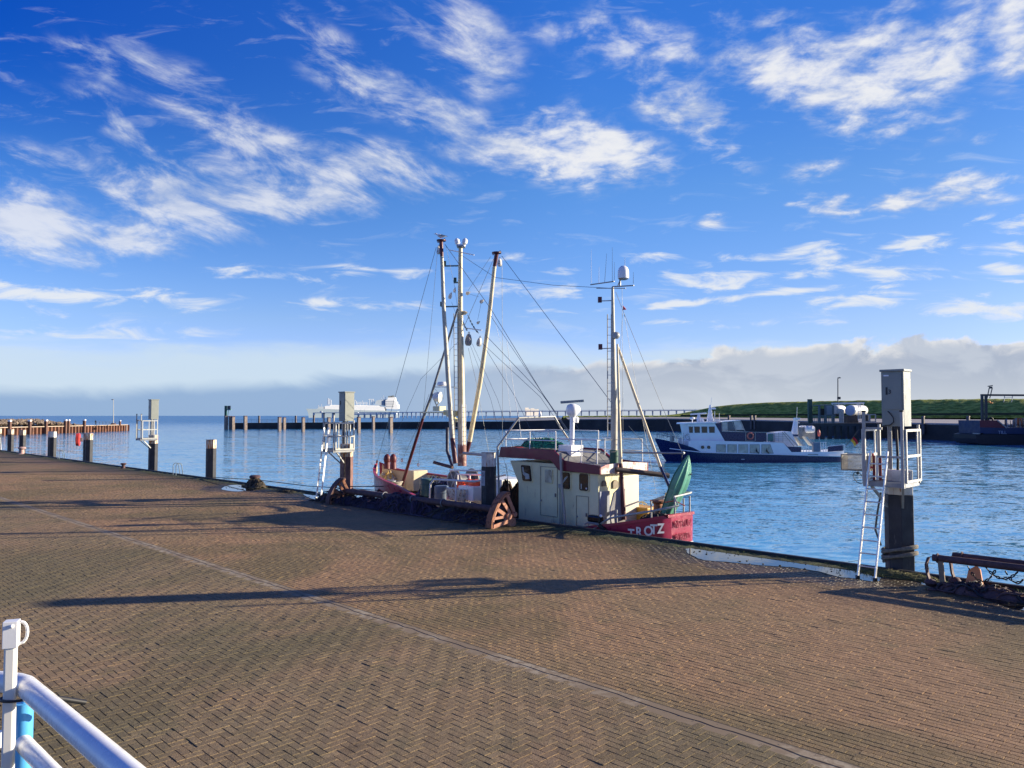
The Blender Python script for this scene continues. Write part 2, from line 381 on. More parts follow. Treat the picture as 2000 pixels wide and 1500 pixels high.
# ------------------------------------------------------------------ water
def build_water():
    m, t, b = nt_mat('sea_water')
    g = t.new('ShaderNodeNewGeometry').outputs['Position']
    # waves run roughly along the quay; long swell near, chop everywhere
    dist = t.vmath('LENGTH', t.vmath('SUBTRACT', g, (0, 0, 3.5)))
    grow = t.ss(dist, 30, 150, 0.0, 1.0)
    patch = t.ss(t.noise(t.mapping(t.mapping(g, rot=(0, 0, rad(15))), scale=(1, 2.6, 1)), .06, 4, .6, .5), .36, .62, .25, 1.25)
    # slopes straight from vector noise, so that far waves keep their steepness
    def slope(scale, st, rot, det, amp):
        nz = t.new('ShaderNodeTexNoise'); t.put(nz.inputs['Vector'], t.mapping(t.mapping(g, rot=(0, 0, rad(rot))), scale=st))
        nz.inputs['Scale'].default_value = scale; nz.inputs['Detail'].default_value = det; nz.inputs['Roughness'].default_value = .58; nz.inputs['Distortion'].default_value = .4
        v = t.vmath('SUBTRACT', nz.outputs['Color'], (.5, .5, .5))
        s_ = t.new('ShaderNodeVectorMath', operation='SCALE'); t.link(v, s_.inputs[0]); t.put(s_.inputs['Scale'], amp); return s_.outputs[0]
    s1 = slope(.42, (.55, 1.25, 1), 14, 3, t.ss(grow, 0, 1, WS[0], WS[1], 'LINEAR'))
    s2 = slope(1.5, (.6, 1.2, 1), -8, 4, t.ss(grow, 0, 1, WS[2], WS[3], 'LINEAR'))
    s3 = slope(5.5, (.7, 1.2, 1), 10, 4, t.math('MULTIPLY', t.ss(grow, 0, 1, WS[4], WS[5], 'LINEAR'), patch))
    sv = t.vmath('MULTIPLY', t.vmath('ADD', t.vmath('ADD', s1, s2), s3), (.75, 1.0, 0.0))
    nrm = t.vmath('NORMALIZE', t.vmath('ADD', sv, (0, 0, 1)))
    t.link(nrm, b.inputs['Normal'])
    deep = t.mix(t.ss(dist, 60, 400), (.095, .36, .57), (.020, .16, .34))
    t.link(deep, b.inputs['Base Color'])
    b.inputs['Roughness'].default_value = .08; b.inputs['IOR'].default_value = 1.333
    t.link(t.ss(dist, 30, 900, .05, .30), b.inputs['Roughness'])
    mb = MB()
    mb.add([(-30000, -300, WATER), (30000, -300, WATER), (30000, 50000, WATER), (-30000, 50000, WATER)], [(0, 1, 2, 3)])
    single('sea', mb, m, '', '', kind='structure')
WS = (.17, .42, .36, .60, .50, .65)
build_water()
# ------------------------------------------------------------------ quay
EDGE = 18.31
SEAM = 7.80
PUD = {}
def blob_outline(cu, cn, ru, rn, seed, k=40, rough=.22):
    r = random.Random(seed); ph = [r.uniform(0, 6.28) for _ in range(7)]
    out = []
    for i in range(k):
        a = 2*math.pi*i/k
        f = 1+sum(rough/(j+1.5)*math.sin((j+2)*a+ph[j]) for j in range(7))
        out.append((cu+ru*f*math.cos(a), cn+rn*f*math.sin(a)))
    return out
def _g(*pp): return [(gnd(x, y).dot(DV), gnd(x, y).dot(NV)) for x, y in pp]
PUD_OUT = [  # shore lines of the puddles
 _g((1339, 1075), (1352, 1071), (1385, 1070), (1430, 1077), (1469, 1083), (1510, 1088), (1542, 1092), (1600, 1098), (1675, 1106), (1725, 1112), (1722, 1126), (1712, 1136), (1690, 1134), (1675, 1131), (1655, 1129), (1637, 1127), (1600, 1117), (1570, 1112), (1542, 1108), (1505, 1106), (1469, 1103), (1420, 1098), (1374, 1094), (1352, 1085)),
 _g((1787, 1131), (1800, 1127), (1822, 1131), (1820, 1142), (1800, 1142)),
 _g((1912, 1163), (1935, 1157), (1975, 1157), (2030, 1162), (2060, 1180), (2030, 1197), (1985, 1190), (1945, 1178)),
 _g((433, 956), (444, 949), (470, 947), (500, 948), (506, 953), (503, 957), (480, 959), (460, 960)),
 _g((592, 966), (605, 963), (640, 964), (668, 972), (655, 977), (636, 978), (612, 975)),
 _g((430, 939), (470, 944), (520, 950), (520, 952), (470, 947), (430, 941))]
PUDDLES = []
for o_ in PUD_OUT:
    us_ = [p[0] for p in o_]; ns_ = [p[1] for p in o_]; PUDDLES.append(((min(us_)+max(us_))/2, (min(ns_)+max(ns_))/2, (max(us_)-min(us_))/2, (max(ns_)-min(ns_))/2))
def paving_mat():
    m, t, b = nt_mat('quay_paving_stone')
    g = t.new('ShaderNodeNewGeometry').outputs['Position']
    at_ = t.new('ShaderNodeAttribute', attribute_name='shade').outputs['Fac']
    un = t.mapping(g, rot=(0, 0, rad(-135)))            # x: along the quay
    x, y, z = t.sep(un)
    n = t.math('MULTIPLY', y, -1.0)                     # distance from the camera line towards the water
    base = t.mix(t.ss(t.noise(un, .32, 5, .6, .3), .40, .60), PAVE[0], PAVE[1])
    base = t.mix(t.math('MULTIPLY', t.ss(t.noise(un, .14, 5, .62, .4), .48, .60), .6), base, (.125, .112, .058))
    base = t.mix(t.math('MULTIPLY', t.ss(t.noise(un, 1.3, 6, .62, .2), .55, .68), .55), base, PAVE[2])
    fine = t.math('MULTIPLY_ADD', t.noise(g, 75, 3, .7), .5, t.math('MULTIPLY', t.noise(g, 210, 2, .6), .5))
    base = t.mix(1.0, base, t.comb(*[t.ss(fine, .36, .64, .12, 1.95, 'LINEAR')]*3), 'MULTIPLY')
    base = t.mix(1.0, base, t.comb(*[t.ss(at_, 0, 1, .84, 1.20, 'LINEAR')]*3), 'MULTIPLY')
    base = t.mix(t.ss(n, SEAM-.02, SEAM+.02), t.mix(1.0, base, (.86, .87, .86), 'MULTIPLY'), t.mix(1.0, base, (1.12, 1.03, .94), 'MULTIPLY'))
    # worn pale blotches and dark oil
    base = t.mix(t.math('MULTIPLY', t.ss(t.noise(un, 2.6, 7, .7), .62, .74), .35), base, (.26, .22, .18))
    base = t.mix(t.math('MULTIPLY', t.ss(t.noise(un, .8, 6, .65), .62, .74), .5), base, (.035, .028, .022))
    # moss along the quay edge
    mn = t.math('ADD', n, t.math('MULTIPLY', t.math('SUBTRACT', t.noise(un, 1.1, 6, .65), .5), 2.0))
    moss = t.ss(mn, 16.2, 18.0)
    base = t.mix(t.math('MULTIPLY', moss, .9), base, t.mix(t.ss(t.noise(g, 9, 5, .7), .4, .6), (.030, .032, .012), (.085, .085, .022)))
    # wet stone round the puddles
    wet = None
    for (cu, cn, ru, rn) in PUDDLES:
        v = t.mapping(t.comb(x, n, 0), loc=(cu, cn, 0), scale=(ru*1.45+.2, rn*1.7+.2, 1), kind='TEXTURE')
        w_ = t.ss(t.math('ADD', t.vmath('LENGTH', v), t.math('MULTIPLY', t.math('SUBTRACT', t.noise(un, 2.2, 5, .6), .5), .9)), 1.08, .86)
        wet = w_ if wet is None else t.math('MAXIMUM', wet, w_)
    damp = t.math('MULTIPLY', t.ss(t.math('ADD', n, t.math('MULTIPLY', t.math('SUBTRACT', t.noise(un, .35, 5, .6), .5), 6.0)), 13.6, 16.6), .55)
    wet = t.math('MAXIMUM', wet, damp)
    base = t.mix(wet, base, t.mix(1.0, base, (.42, .40, .38), 'MULTIPLY'))
    t.link(base, b.inputs['Base Color'])
    t.link(t.ss(wet, 0, 1, .92, .50, 'LINEAR'), b.inputs['Roughness'])
    b.inputs['Specular IOR Level'].default_value = .22
    bp = t.new('ShaderNodeBump'); bp.inputs['Strength'].default_value = .8; bp.inputs['Distance'].default_value = .006
    t.link(t.math('ADD', t.noise(g, 110, 3, .6), t.math('MULTIPLY', t.noise(g, 12, 4, .6), 1.5)), bp.inputs['Height']); t.link(bp.outputs[0], b.inputs['Normal'])
    return m
PAVE = [(.268, .180, .104), (.236, .172, .098), (.165, .136, .074)]
def in_view(u, n, margin=.06):
    X = -u*R2+n*R2; Y = u*R2+n*R2
    return (Y > 6.6) & (Y < 46) & (np.abs(X) < Y*(.667+margin)+.3)
def build_quay():
    pm = paving_mat()
    # pavers, one by one, in the part of the quay where they can be told apart
    BW, BL, J = .1, .2, .0062
    rects = []
    # herringbone this side of the seam
    us = np.arange(-14, 46, BW)
    pat = []
    i0, i1 = int(-14/BW), int(46/BW); j0, j1 = int(0/BW), int(SEAM/BW)-1
    I, Jn = np.meshgrid(np.arange(i0, i1), np.arange(j0, j1), indexing='ij')
    k = (I - Jn) % 4
    # horizontal (along u) brick starts where k==0 and covers (i,i+1); vertical starts where k==2 and covers (j,j+1)
    h = (k == 0); v = (k == 3)
    cu = (I[h]+1)*BW; cn = (Jn[h]+.5)*BW; rects.append(np.stack([cu, cn, np.full(cu.shape, BL/2), np.full(cu.shape, BW/2)], 1))
    cu = (I[v]+.5)*BW; cn = (Jn[v]+1)*BW; rects.append(np.stack([cu, cn, np.full(cu.shape, BW/2), np.full(cu.shape, BL/2)], 1))
    # stretcher courses beyond the seam
    rows = np.arange(SEAM+.18, EDGE-.55, BW)
    for r_i, rn in enumerate(rows):
        cu = np.arange(-16, 62, BL) + (BL/2 if r_i % 2 else 0) + rng.normal(0, .006)
        rects.append(np.stack([cu, np.full(cu.shape, rn+BW/2), np.full(cu.shape, BL/2+.001), np.full(cu.shape, BW/2-.0022)], 1))
    R = np.concatenate(rects)
    R = R[in_view(R[:, 0], R[:, 1])]
    N = len(R); print('pavers', N)
    hx, hy = R[:, 2]-J/2*rng.uniform(.6, 1.5, N), R[:, 3]-J/2*rng.uniform(.6, 1.5, N)
    z0 = rng.normal(0, .0016, N); tx = rng.normal(0, .009, N); ty = rng.normal(0, .009, N)
    far = np.clip((R[:, 0]-10)/20, 0, 1)
    bev = .0025
    V = np.zeros((N, 12, 3)); sg = np.array([(-1, -1), (1, -1), (1, 1), (-1, 1)])
    for q in range(4):
        for lvl, (ins, dz) in enumerate(((bev, 0.0), (0.0, -.005), (0.0, -.03))):
            du = sg[q, 0]*(hx-ins); dn = sg[q, 1]*(hy-ins)
            u = R[:, 0]+du; n_ = R[:, 1]+dn; z = z0+tx*du+ty*dn+dz
            V[:, lvl*4+q, 0] = -u*R2+n_*R2; V[:, lvl*4+q, 1] = u*R2+n_*R2; V[:, lvl*4+q, 2] = z
    F = []
    F.append([0, 1, 2, 3])
    for l in range(2):
        for q in range(4):
            a, b_ = l*4+q, l*4+(q+1) % 4; F.append([a+4, b_+4, b_, a])
    F = np.array(F)
    nf = len(F)
    faces = (F[None]+(np.arange(N)*12)[:, None, None]).reshape(-1, 4)
    me = bpy.data.meshes.new('quay_paving')
    me.vertices.add(N*12); me.vertices.foreach_set('co', V.reshape(-1))
    me.loops.add(len(faces)*4); me.loops.foreach_set('vertex_index', faces.reshape(-1).astype(np.int32))
    me.polygons.add(len(faces)); me.polygons.foreach_set('loop_start', np.arange(0, len(faces)*4, 4, dtype=np.int32))
    a = me.attributes.new('shade', 'FLOAT', 'FACE')
    sh = np.clip(rng.normal(.45, .17, N), 0, 1); pale = rng.random(N) < .02; sh[pale] = 1.0
    a.data.foreach_set('value', np.repeat(sh, nf))
    me.update(calc_edges=True); me.validate(); me.shade_flat()
    me.materials.append(pm)
    o = bpy.data.objects.new('quay_paving', me); C.objects.link(o); o['kind'] = 'structure'
    # bed of sand and dirt under the pavers, level paving where they are not modelled singly
    m, t, b = nt_mat('joint_sand')
    g = t.new('ShaderNodeNewGeometry').outputs['Position']
    t.link(t.mix(t.ss(t.noise(g, 5, 6, .6), .4, .6), (.030, .024, .018), (.060, .050, .034)), b.inputs['Base Color']); b.inputs['Roughness'].default_value = 1
    mb = MB(); mb.add([UN(-40, -12, -.019), UN(-40, EDGE-.3, -.019), UN(62, EDGE-.3, -.019), UN(62, -12, -.019)], [(0, 1, 2, 3)])
    single('joint_sand', mb, m, '', '', kind='structure')
    mb = MB()
    # far end of the quay, beyond the singly laid stones
    def poly(ps, z): mb.add([UN(u, n, z) for u, n in ps], [tuple(range(len(ps)))])
    lim = 46/R2
    poly([(lim-(EDGE-.55)+.3, EDGE-.55), (lim+30, -30), (400, -30), (400, EDGE-.55)], .001)
    mbn = MB(); mbn.v, mbn.f, mbn.m = mb.v, mb.f, mb.m
    single('far_paving', mb, pm, '', '', kind='structure')
    # pale concrete seam
    m, t, b = nt_mat('seam_concrete')
    t.link(t.mix(t.math('MULTIPLY', t.ss(t.noise(g_pos(t), 7, 8, .7), .42, .58), t.ss(t.noise(g_pos(t), .7, 4, .6), .40, .60)), (.215, .155, .092), (.36, .295, .195)), b.inputs['Base Color']); b.inputs['Roughness'].default_value = .9
    mb = MB(); r = random.Random(3); a_ = []; c_1 = []
    for i in range(-40, 300):
        u = i*.2; w = .5*math.sin(u*1.3)+.5*math.sin(u*3.1+1)
        a_.append(UN(u, SEAM+.055+.03*w+r.uniform(-.02, .02), .0015+r.uniform(0, .001))); c_1.append(UN(u, SEAM+.182, .0015))
    mb.loft([a_, c_1]); mb.add([UN(-10, SEAM-.13, -.003), UN(-10, SEAM+.19, -.003), UN(62, SEAM+.19, -.003), UN(62, SEAM-.13, -.003)], [(0, 1, 2, 3)]); single('seam_strip', mb, m, '', '', kind='structure')
    mb = MB(); mb.add([UN(-8, SEAM+.172, .004), UN(60, SEAM+.172, .004), UN(60, SEAM+.181, .004), UN(-8, SEAM+.181, .004)], [(0, 1, 2, 3)])
    single('seam_gap', mb, mat('gap_dirt', (.02, .017, .013), 1), '', '', kind='structure')
    # mossy verge and dark steel edge
    m, t, b = nt_mat('mossy_edge')
    gg = g_pos(t)
    t.link(t.mix(t.ss(t.noise(gg, 3.5, 8, .7), .40, .60), (.030, .032, .014), (.090, .10, .028)), b.inputs['Base Color']); b.inputs['Roughness'].default_value = .95
    bp = t.new('ShaderNodeBump'); bp.inputs['Strength'].default_value = 1; bp.inputs['Distance'].default_value = .03
    t.link(t.noise(gg, 30, 6, .7), bp.inputs['Height']); t.link(bp.outputs[0], b.inputs['Normal'])
    mb = MB(); N_ = 700; secs = []
    for i in range(N_):
        u = -25+i*.2 if i < 500 else 75+(i-500)*1.2
        j = r.uniform(-.05, .05)
        secs.append([UN(u, EDGE-.62+j*1.5, -.012), UN(u, EDGE-.45+j, .008+r.uniform(0, .02)), UN(u, EDGE-.28+j*.5, .012+r.uniform(0, .03)), UN(u, EDGE-.14, .020+r.uniform(0, .03)), UN(u, EDGE-.11, -.10)])
    mb.loft(secs); single('mossy_verge', mb, m, '', '', kind='structure', smooth=60)
    mb = MB(); mb.box(UN(150, EDGE-.06, -.135), (400, .12, .45), (DV, NV, ZV)); 
    single('quay_edge_beam', mb, mat('edge_steel', (.018, .018, .020), .6, var=.4, scale=1.2, col2=(.05, .035, .02), f2=.35), '', '', kind='structure', bevel=.015)
    mb = MB()
    for i in range(-30, 320):                            # corrugated sheet piling below
        u = i*1.2
        mb.prism([UN(u, EDGE-.10, -.36), UN(u+.35, EDGE-.10, -.36), UN(u+.5, EDGE-.42, -.36), UN(u+.95, EDGE-.42, -.36), UN(u+1.1, EDGE-.10, -.36), UN(u+1.2, EDGE-.10, -.36), UN(u+1.2, EDGE-.6, -.36), UN(u, EDGE-.6, -.36)], (0, 0, -5))
    single('quay_wall', mb, rustdk, '', '', kind='structure')
    # puddles
    m, t, b = nt_mat('puddle_water')
    b.inputs['Base Color'].default_value = (.012, .012, .010, 1); b.inputs['Roughness'].default_value = .02; b.inputs['IOR'].default_value = 1.333
    b.inputs['Specular IOR Level'].default_value = 1.0
    bp = t.new('ShaderNodeBump'); bp.inputs['Strength'].default_value = .05; bp.inputs['Distance'].default_value = .01
    t.link(t.noise(g_pos(t), 6, 2, .5), bp.inputs['Height']); t.link(bp.outputs[0], b.inputs['Normal'])
    deb = MB(); rr = random.Random(5)
    for i, (cu, cn, ru, rn) in enumerate(PUDDLES):
        o = []; src = PUD_OUT[i]; K_ = len(src); r3 = random.Random(40+i)
        for q in range(K_):                              # Catmull-Rom through the surveyed shore, with small ragged steps
            p0_, p1_, p2_, p3_ = (src[(q+d_) % K_] for d_ in (-1, 0, 1, 2))
            for s_2 in range(6):
                t_1 = s_2/6; f = lambda a0, a1, a2, a3: .5*((2*a1)+(-a0+a2)*t_1+(2*a0-5*a1+4*a2-a3)*t_1**2+(-a0+3*a1-3*a2+a3)*t_1**3)
                o.append((f(p0_[0], p1_[0], p2_[0], p3_[0])+r3.gauss(0, .02), f(p0_[1], p1_[1], p2_[1], p3_[1])+r3.gauss(0, .012)))
        mb = MB(); mb.add([UN(u, n, .0075+.0006*i) for u, n in o], [tuple(range(len(o)))])
        single('puddle', mb, m, '', '', kind='structure')
        for _ in range(int(26*ru)):
            a1 = rr.uniform(0, 6.28); q = rr.uniform(.1, .8)**.5; p = UN(cu+ru*q*math.cos(a1), cn+rn*q*math.sin(a1), .015); s_1 = rr.uniform(.008, .035)
            deb.ball(p, s_1, 6, (1, rr.uniform(.4, 1), .35))
    single('leaf_litter', deb, mat('wet_leaves', (.045, .042, .02), .7, var=.4), 'dark wet leaf scraps floating in the puddles by the quay edge', 'litter', kind='stuff')
    # grass tufts in the joints by the edge
    mb = MB(); rr = random.Random(9)
    for _ in range(7000):
        u = 1.5+abs(rr.expovariate(1/11.)); n_ = EDGE-.12-abs(rr.gauss(0, .16))
        if rr.random() < .2: u = rr.gauss(6.0, .6); n_ = 17.7+rr.gauss(0, .25)
        if math.sin(u*1.9)+math.sin(u*.7+1)+math.sin(u*5.3) < rr.uniform(-1.5, 1.6): continue
        p = UN(u, n_, .0); h = rr.uniform(.02, .075); a1 = rr.uniform(0, 6.28); w = .005
        e = Vector((math.cos(a1), math.sin(a1), 0)); l = Vector((rr.gauss(0, .4), rr.gauss(0, .4), 0))*h
        mb.add([p-e*w, p+e*w, p+l*.5+ZV*h*.7+e*w*.5, p+l+ZV*h], [(0, 1, 2), (0, 2, 3)])
    single('edge_grass', mb, mat('grass_blades', (.085, .115, .025), .8, var=.4, scale=2), 'low moss and grass growing along the quay edge', 'grass', kind='stuff')
def _later(): pass
def g_pos(t): return t.new('ShaderNodeNewGeometry').outputs['Position']
build_quay()

# grit, pebbles and small tufts lying in the joints of the paving
def grit():
    r = random.Random(77); a = MB(); b = MB()
    for k in range(1500):
        u = r.uniform(-6, 34); n_ = r.choice((r.uniform(1, 17), SEAM+.1+r.gauss(0, .25)))
        X = -u*R2+n_*R2; Y = u*R2+n_*R2
        if not (6.8 < Y < 26 and abs(X) < .7*Y): continue
        s = r.uniform(.003, .009); a.ball(UN(u, n_, .003), s, 5, (1, r.uniform(.6, 1), .6))
    for k in range(420):
        u0 = r.uniform(-6, 30); n0 = round(r.uniform(1, 17)/.1)*.1
        X = -u0*R2+n0*R2; Y = u0*R2+n0*R2
        if not (6.8 < Y < 24 and abs(X) < .7*Y): continue
        for q in range(r.randrange(3, 9)):
            p = UN(u0+r.gauss(0, .03), n0+r.gauss(0, .004), -.004); h = r.uniform(.008, .02); an = r.uniform(0, 6.28); e = Vector((math.cos(an), math.sin(an), 0))*.0035
            b.add([p-e, p+e, p+ZV*h+e*r.uniform(-2, 2)], [(0, 1, 2)])
    single('paving_grit', a, mat('grit', (.20, .17, .14), .9, var=.6, scale=30), 'loose grit and tiny stones scattered over the brown paving', 'grit', kind='stuff')
    single('joint_weeds', b, mat('joint_weed', (.06, .075, .02), .9, var=.4), 'tiny weeds and moss sprouting in the paving joints', 'weeds', kind='stuff')
grit()
# ------------------------------------------------------------------ quayside: piles, service posts, ladders
QROT = rad(135)                        # local x along the quay (away), local y towards the land
PN = 18.6
def pile_mats():
    def m(name, a, b_, f2):
        return mat(name, a, .6, var=.35, scale=2.5, col2=b_, f2=f2, stretch=(3, 3, .5), bump=.25, bscale=14)
    return m('tarred_steel', (.026, .027, .032), (.085, .072, .068), .36), m('pile_white', (.68, .65, .57), (.42, .20, .08), .40), m('rust_stained_white', (.62, .55, .42), (.45, .16, .04), .50), m('rust_red_tar', (.20, .10, .085), (.09, .05, .045), .46)
tar, pwhite, pstain, predtar = pile_mats()
X_, Y_ = Vector((1, 0, 0)), Vector((0, 1, 0))
def hexpts(cx, cy, rx, ry, z): return [Vector((cx+a*rx, cy+b_*ry, z)) for a, b_ in ((1, 0), (.42, 1), (-.42, 1), (-1, 0), (-.42, -1), (.42, -1))]
def hexcol(mb, cx, cy, rx, ry, z0, z1): return mb.prism(hexpts(cx, cy, rx, ry, z0), (0, 0, z1-z0))
def mooring_pile(name, label, cap, double=False, h=2.15, shaft=None, loc=(0, 0, 0)):
    r = empty(name, label, 'mooring pile', (0, 0, 0), 0, 'mooring piles standing along the quay edge')
    xs = (-.21, .21) if double else (0,)
    a = MB(); b_ = MB(); c = MB()
    for x in xs:
        hexcol(a, x, 0, .29, .25, -4.5, h-.48); hexcol(b_, x, 0, .286, .246, h-.48, h); hexcol(c, x, 0, .30, .26, h, h+.02)
    part('shaft', a, shaft or tar, r, bevel=.012); part('white_band', b_, cap, r, bevel=.012); part('cap_plate', c, galvdk, r)
    r.location = loc; r.rotation_euler = (0, 0, QROT)
    return r
def qp(u, n=PN, z=0): return UN(u, n, z)
p0 = mooring_pile('mooring_pile', 'tarred mooring pile with rust streaked white top, standing alone between handrail and heaped bollard', pstain, loc=qp(42.45))
p1 = mooring_pile('mooring_pile', 'mooring pile with small notice plate, in front of the red fishing cutter', pwhite, loc=qp(19.75), h=2.2)
sg = MB(); sg.mi = 0; sg.box((.02, .262, 1.32), (.19, .012, .52), (X_, Y_, ZV)); 
sgm = mat('notice_plate', (.34, .36, .40), .4)
p1.location = (0, 0, 0); p1.rotation_euler = (0, 0, 0)
s1 = part('notice_sign', sg, sgm, p1)
sy = MB(); sy.torus((.02, .272, 1.45), .062, .007, X_, ZV, 20, 5); sy.bar((-.042, .272, 1.39), (.082, .272, 1.51), .010, .006); sy.bar((.02, .271, 1.40), (.02, .271, 1.12), .008, .003); 
for k in range(4): sy.box((.02, .270, 1.30-.045*k), (.12, .004, .010))
o_ = part('pictogram', sy, mat('sign_ink', (.12, .13, .17), .6), p1); o_.parent = s1
p1.location = qp(19.75); p1.rotation_euler = (0, 0, QROT)
p2 = mooring_pile('mooring_pile', 'double mooring pile standing just left of the curved quay handrail', pwhite, True, loc=qp(73.8))
p3 = mooring_pile('mooring_pile', 'rusty topped double mooring pile with the red lifebuoy case on its side', pstain, True, loc=qp(64.2))
p4 = copy_tree(p0, qp(83.6), None, 'slim dark mooring pile with clean white top beside the small pink bollard')
p5 = copy_tree(p0, qp(88.1), None, 'mooring pile with yellowish rusty top, second from the left picture edge')
p6 = copy_tree(p0, qp(93.2), None, 'mooring pile cut by the left edge of the photo, beside the green float')
# service post: pile, caged platform and switch cabinet
gcab = mat('cabinet_paint', (.235, .255, .225), .42, var=.06, scale=2, col2=(.34, .36, .34), f2=.25)
def service(label, u, ladder=0, basket=False, number=False, shaft=None):
    r = empty('service_post', label, 'service post', (0, 0, 0), 0, 'service posts with switch cabinets on the quay edge')
    a = MB(); hexcol(a, 0, 0, .32, .25, -4.5, 1.72); part('shaft', a, shaft or tar, r, bevel=.015)
    a = MB(); hexcol(a, 0, 0, .315, .245, 1.72, 2.28); part('white_band', a, pstain if not number else pwhite, r, bevel=.015)
    # platform: grating deck in a frame
    a = MB(); x0, x1, y0, y1 = -.40, .40, -.10, .86
    for y in (y0, y1): a.box((0, y, 1.99), (x1-x0, .05, .10))
    for x in (x0, x1): a.box((x, (y0+y1)/2, 1.99), (.05, y1-y0-.05, .10))
    for k in range(15): a.box((0, .26+.04*k, 2.01), (x1-x0-.05, .008, .05))
    part('platform_deck', a, galvdk, r)
    for s in (-1, 1):                      # braces down to the pile
        a = MB(); a.bar((s*.33, .70, 1.93), (s*.16, .22, 1.45), .05, .05); part('brace', a, galv, r)
    for s in (-1, 1):                      # tall front posts, short back posts
        a = MB(); a.box((s*.40, .90, 2.76), (.06, .05, 1.66)); a.mi = 1; a.box((s*.40, .90, 3.60), (.075, .065, .035)); part('corner_post', a, [galv, black], r)
        a = MB(); a.box((s*.42, -.08, 2.65), (.05, .05, 1.30)); part('corner_post', a, galv, r)
    for s in (-1, 1):                      # side guards
        a = MB(); x = s*.455
        for z in (2.07, 2.62, 3.18): a.box((x, .38, z), (.03, .93, .055))
        for y in (-.07, .83): a.box((x, y, 2.625), (.035, .05, 1.16))
        a.box((x, .12, 2.62), (.028, .035, 1.06))
        part('side_guard', a, mat('sunlit_galvanised', (.50, .50, .46), .4, metal=.2, var=.08), r)  # sun on the side guards put into a paler steel tone
    a = MB(); a.box((.20, .88, 3.22), (.36, .03, .05)); part('front_rail', a, galv, r); a = MB(); a.box((-.12, .88, 2.60), (.50, .03, .045)); part('front_rail', a, galv, r)
    # cable pipes between pile and cabinet
    a = MB()
    for x, y, rr in ((-.12, .05, .035), (.10, .12, .028), (.20, -.05, .03)): a.tube([(x, y, 2.28), (x, y, 3.27)], rr, 8)
    part('cable_pipe', a, galvdk, r, smooth=50)
    a = MB(); a.tube([(-.05, .18, 2.05), (-.07, .20, 2.5), (-.04, .18, 3.26)], .03, 7); part('black_cable', a, black, r, smooth=60)
    # cabinet
    a = MB(); a.box((0, .02, 3.88), (.48, .46, 1.24)); c = part('cabinet', a, gcab, r, bevel=.006)
    def sub(nm, mb, m_, **k):
        o = part(nm, mb, m_, r, **k); o.parent = c; return o
    a = MB(); a.box((0, .02, 4.525), (.53, .53, .05)); sub('cabinet_roof', a, gcab, bevel=.008)
    a = MB(); a.box((0, .256, 4.05), (.40, .016, .82)); sub('cabinet_door', a, gcab, bevel=.004)
    a = MB(); a.box((0, .253, 3.45), (.40, .010, .30)); sub('lower_panel', a, gcab, bevel=.004)
    a = MB(); a.box((.12, .27, 4.06), (.035, .02, .17)); sub('door_handle', a, black, bevel=.004)
    if number:
        a = text_mb('3', (.085, .272, 4.00), (-1, 0, 0), (0, 0, 1), .13, .002, .002); sub('number', a, mat('number_ink', (.03, .03, .035), .6))
        a = MB(); a.box((.125, .266, 4.41), (.11, .004, .03)); sub('maker_plate', a, whitec)
        a = MB(); a.tube([(.10, .27, 3.60), (.04, .30, 3.55), (-.03, .31, 3.45), (-.03, .30, 3.36), (.05, .28, 3.29), (.22, .26, 3.27)], .011, 6); sub('cable', a, black, smooth=60)
        a = MB(); a.bar((.42, .3, 2.62), (.52, .3, 2.62), .05, .05); a.bar((.42, .3, 2.32), (.52, .3, 2.32), .05, .05); a.bar((.425, .3, 2.32), (.425, .3, 2.62), .03, .03); part('basket_bracket', a, redp, r)
        a = MB(); bx0, bx1, by0, by1, z0, z1 = .52, 1.10, .08, .42, 2.24, 2.60     # perforated box hung outside
        def gridface(o, ax, L, ay, H):
            a.bar(o, o+ax*L, .02, .02); a.bar(o+ay*H, o+ax*L+ay*H, .02, .02); a.bar(o, o+ay*H, .02, .02); a.bar(o+ax*L, o+ax*L+ay*H, .02, .02)
            k = -H
            while k < L:
                for sgn in (0, 1):
                    s0, s1_ = max(0, k), min(L, k+H); 
                    if s1_-s0 < .02: continue
                    t0, t1 = s0-k, s1_-k
                    if sgn: t0, t1 = H-t0, H-t1
                    a.bar(o+ax*s0+ay*t0, o+ax*s1_+ay*t1, .010, .004)
                k += .035
        gridface(Vector((bx0, by1, z0)), X_, bx1-bx0, ZV, z1-z0); gridface(Vector((bx0, by0, z0)), X_, bx1-bx0, ZV, z1-z0)
        gridface(Vector((bx0, by0, z0)), Y_, by1-by0, ZV, z1-z0); gridface(Vector((bx1, by0, z0)), Y_, by1-by0, ZV, z1-z0); gridface(Vector((bx0, by0, z0)), Y_, by1-by0, X_, bx1-bx0)
        bk = part('mesh_basket', a, mat('zinc_mesh', (.42, .38, .30), .5, metal=.3), r)
        a = MB(); a.torus((.78, .25, 2.06), .13, .008, (X_*.8+ZV*.3).normalized(), ZV, 24, 6, sy=.9); a.ball((.80, .25, 2.17), .035, 8)
        o = part('shackle_loop', a, darkw, r, smooth=60); o.parent = bk
        a = MB()
        for x in (.16, .30): a.box((x, .62, 2.33), (.055, .02, .55))
        part('marker_plate', a, mat('dull_red', (.20, .02, .02), .5), r); a = MB(); a.box((.23, .625, 2.33), (.055, .02, .52)); part('marker_plate', a, white, r)
    r.location = qp(u); r.rotation_euler = (0, 0, QROT)
    return r
service('grey switch cabinet marked 3 on the nearest dark pile, mesh basket at its cage', 6.19, number=True)
service('service post with pale cabinet and cage on a reddish pile, left of the cutter', 28.77, shaft=predtar)
service('far service post with narrow cabinet and empty cage, left of the lone rust topped pile', 51.06)
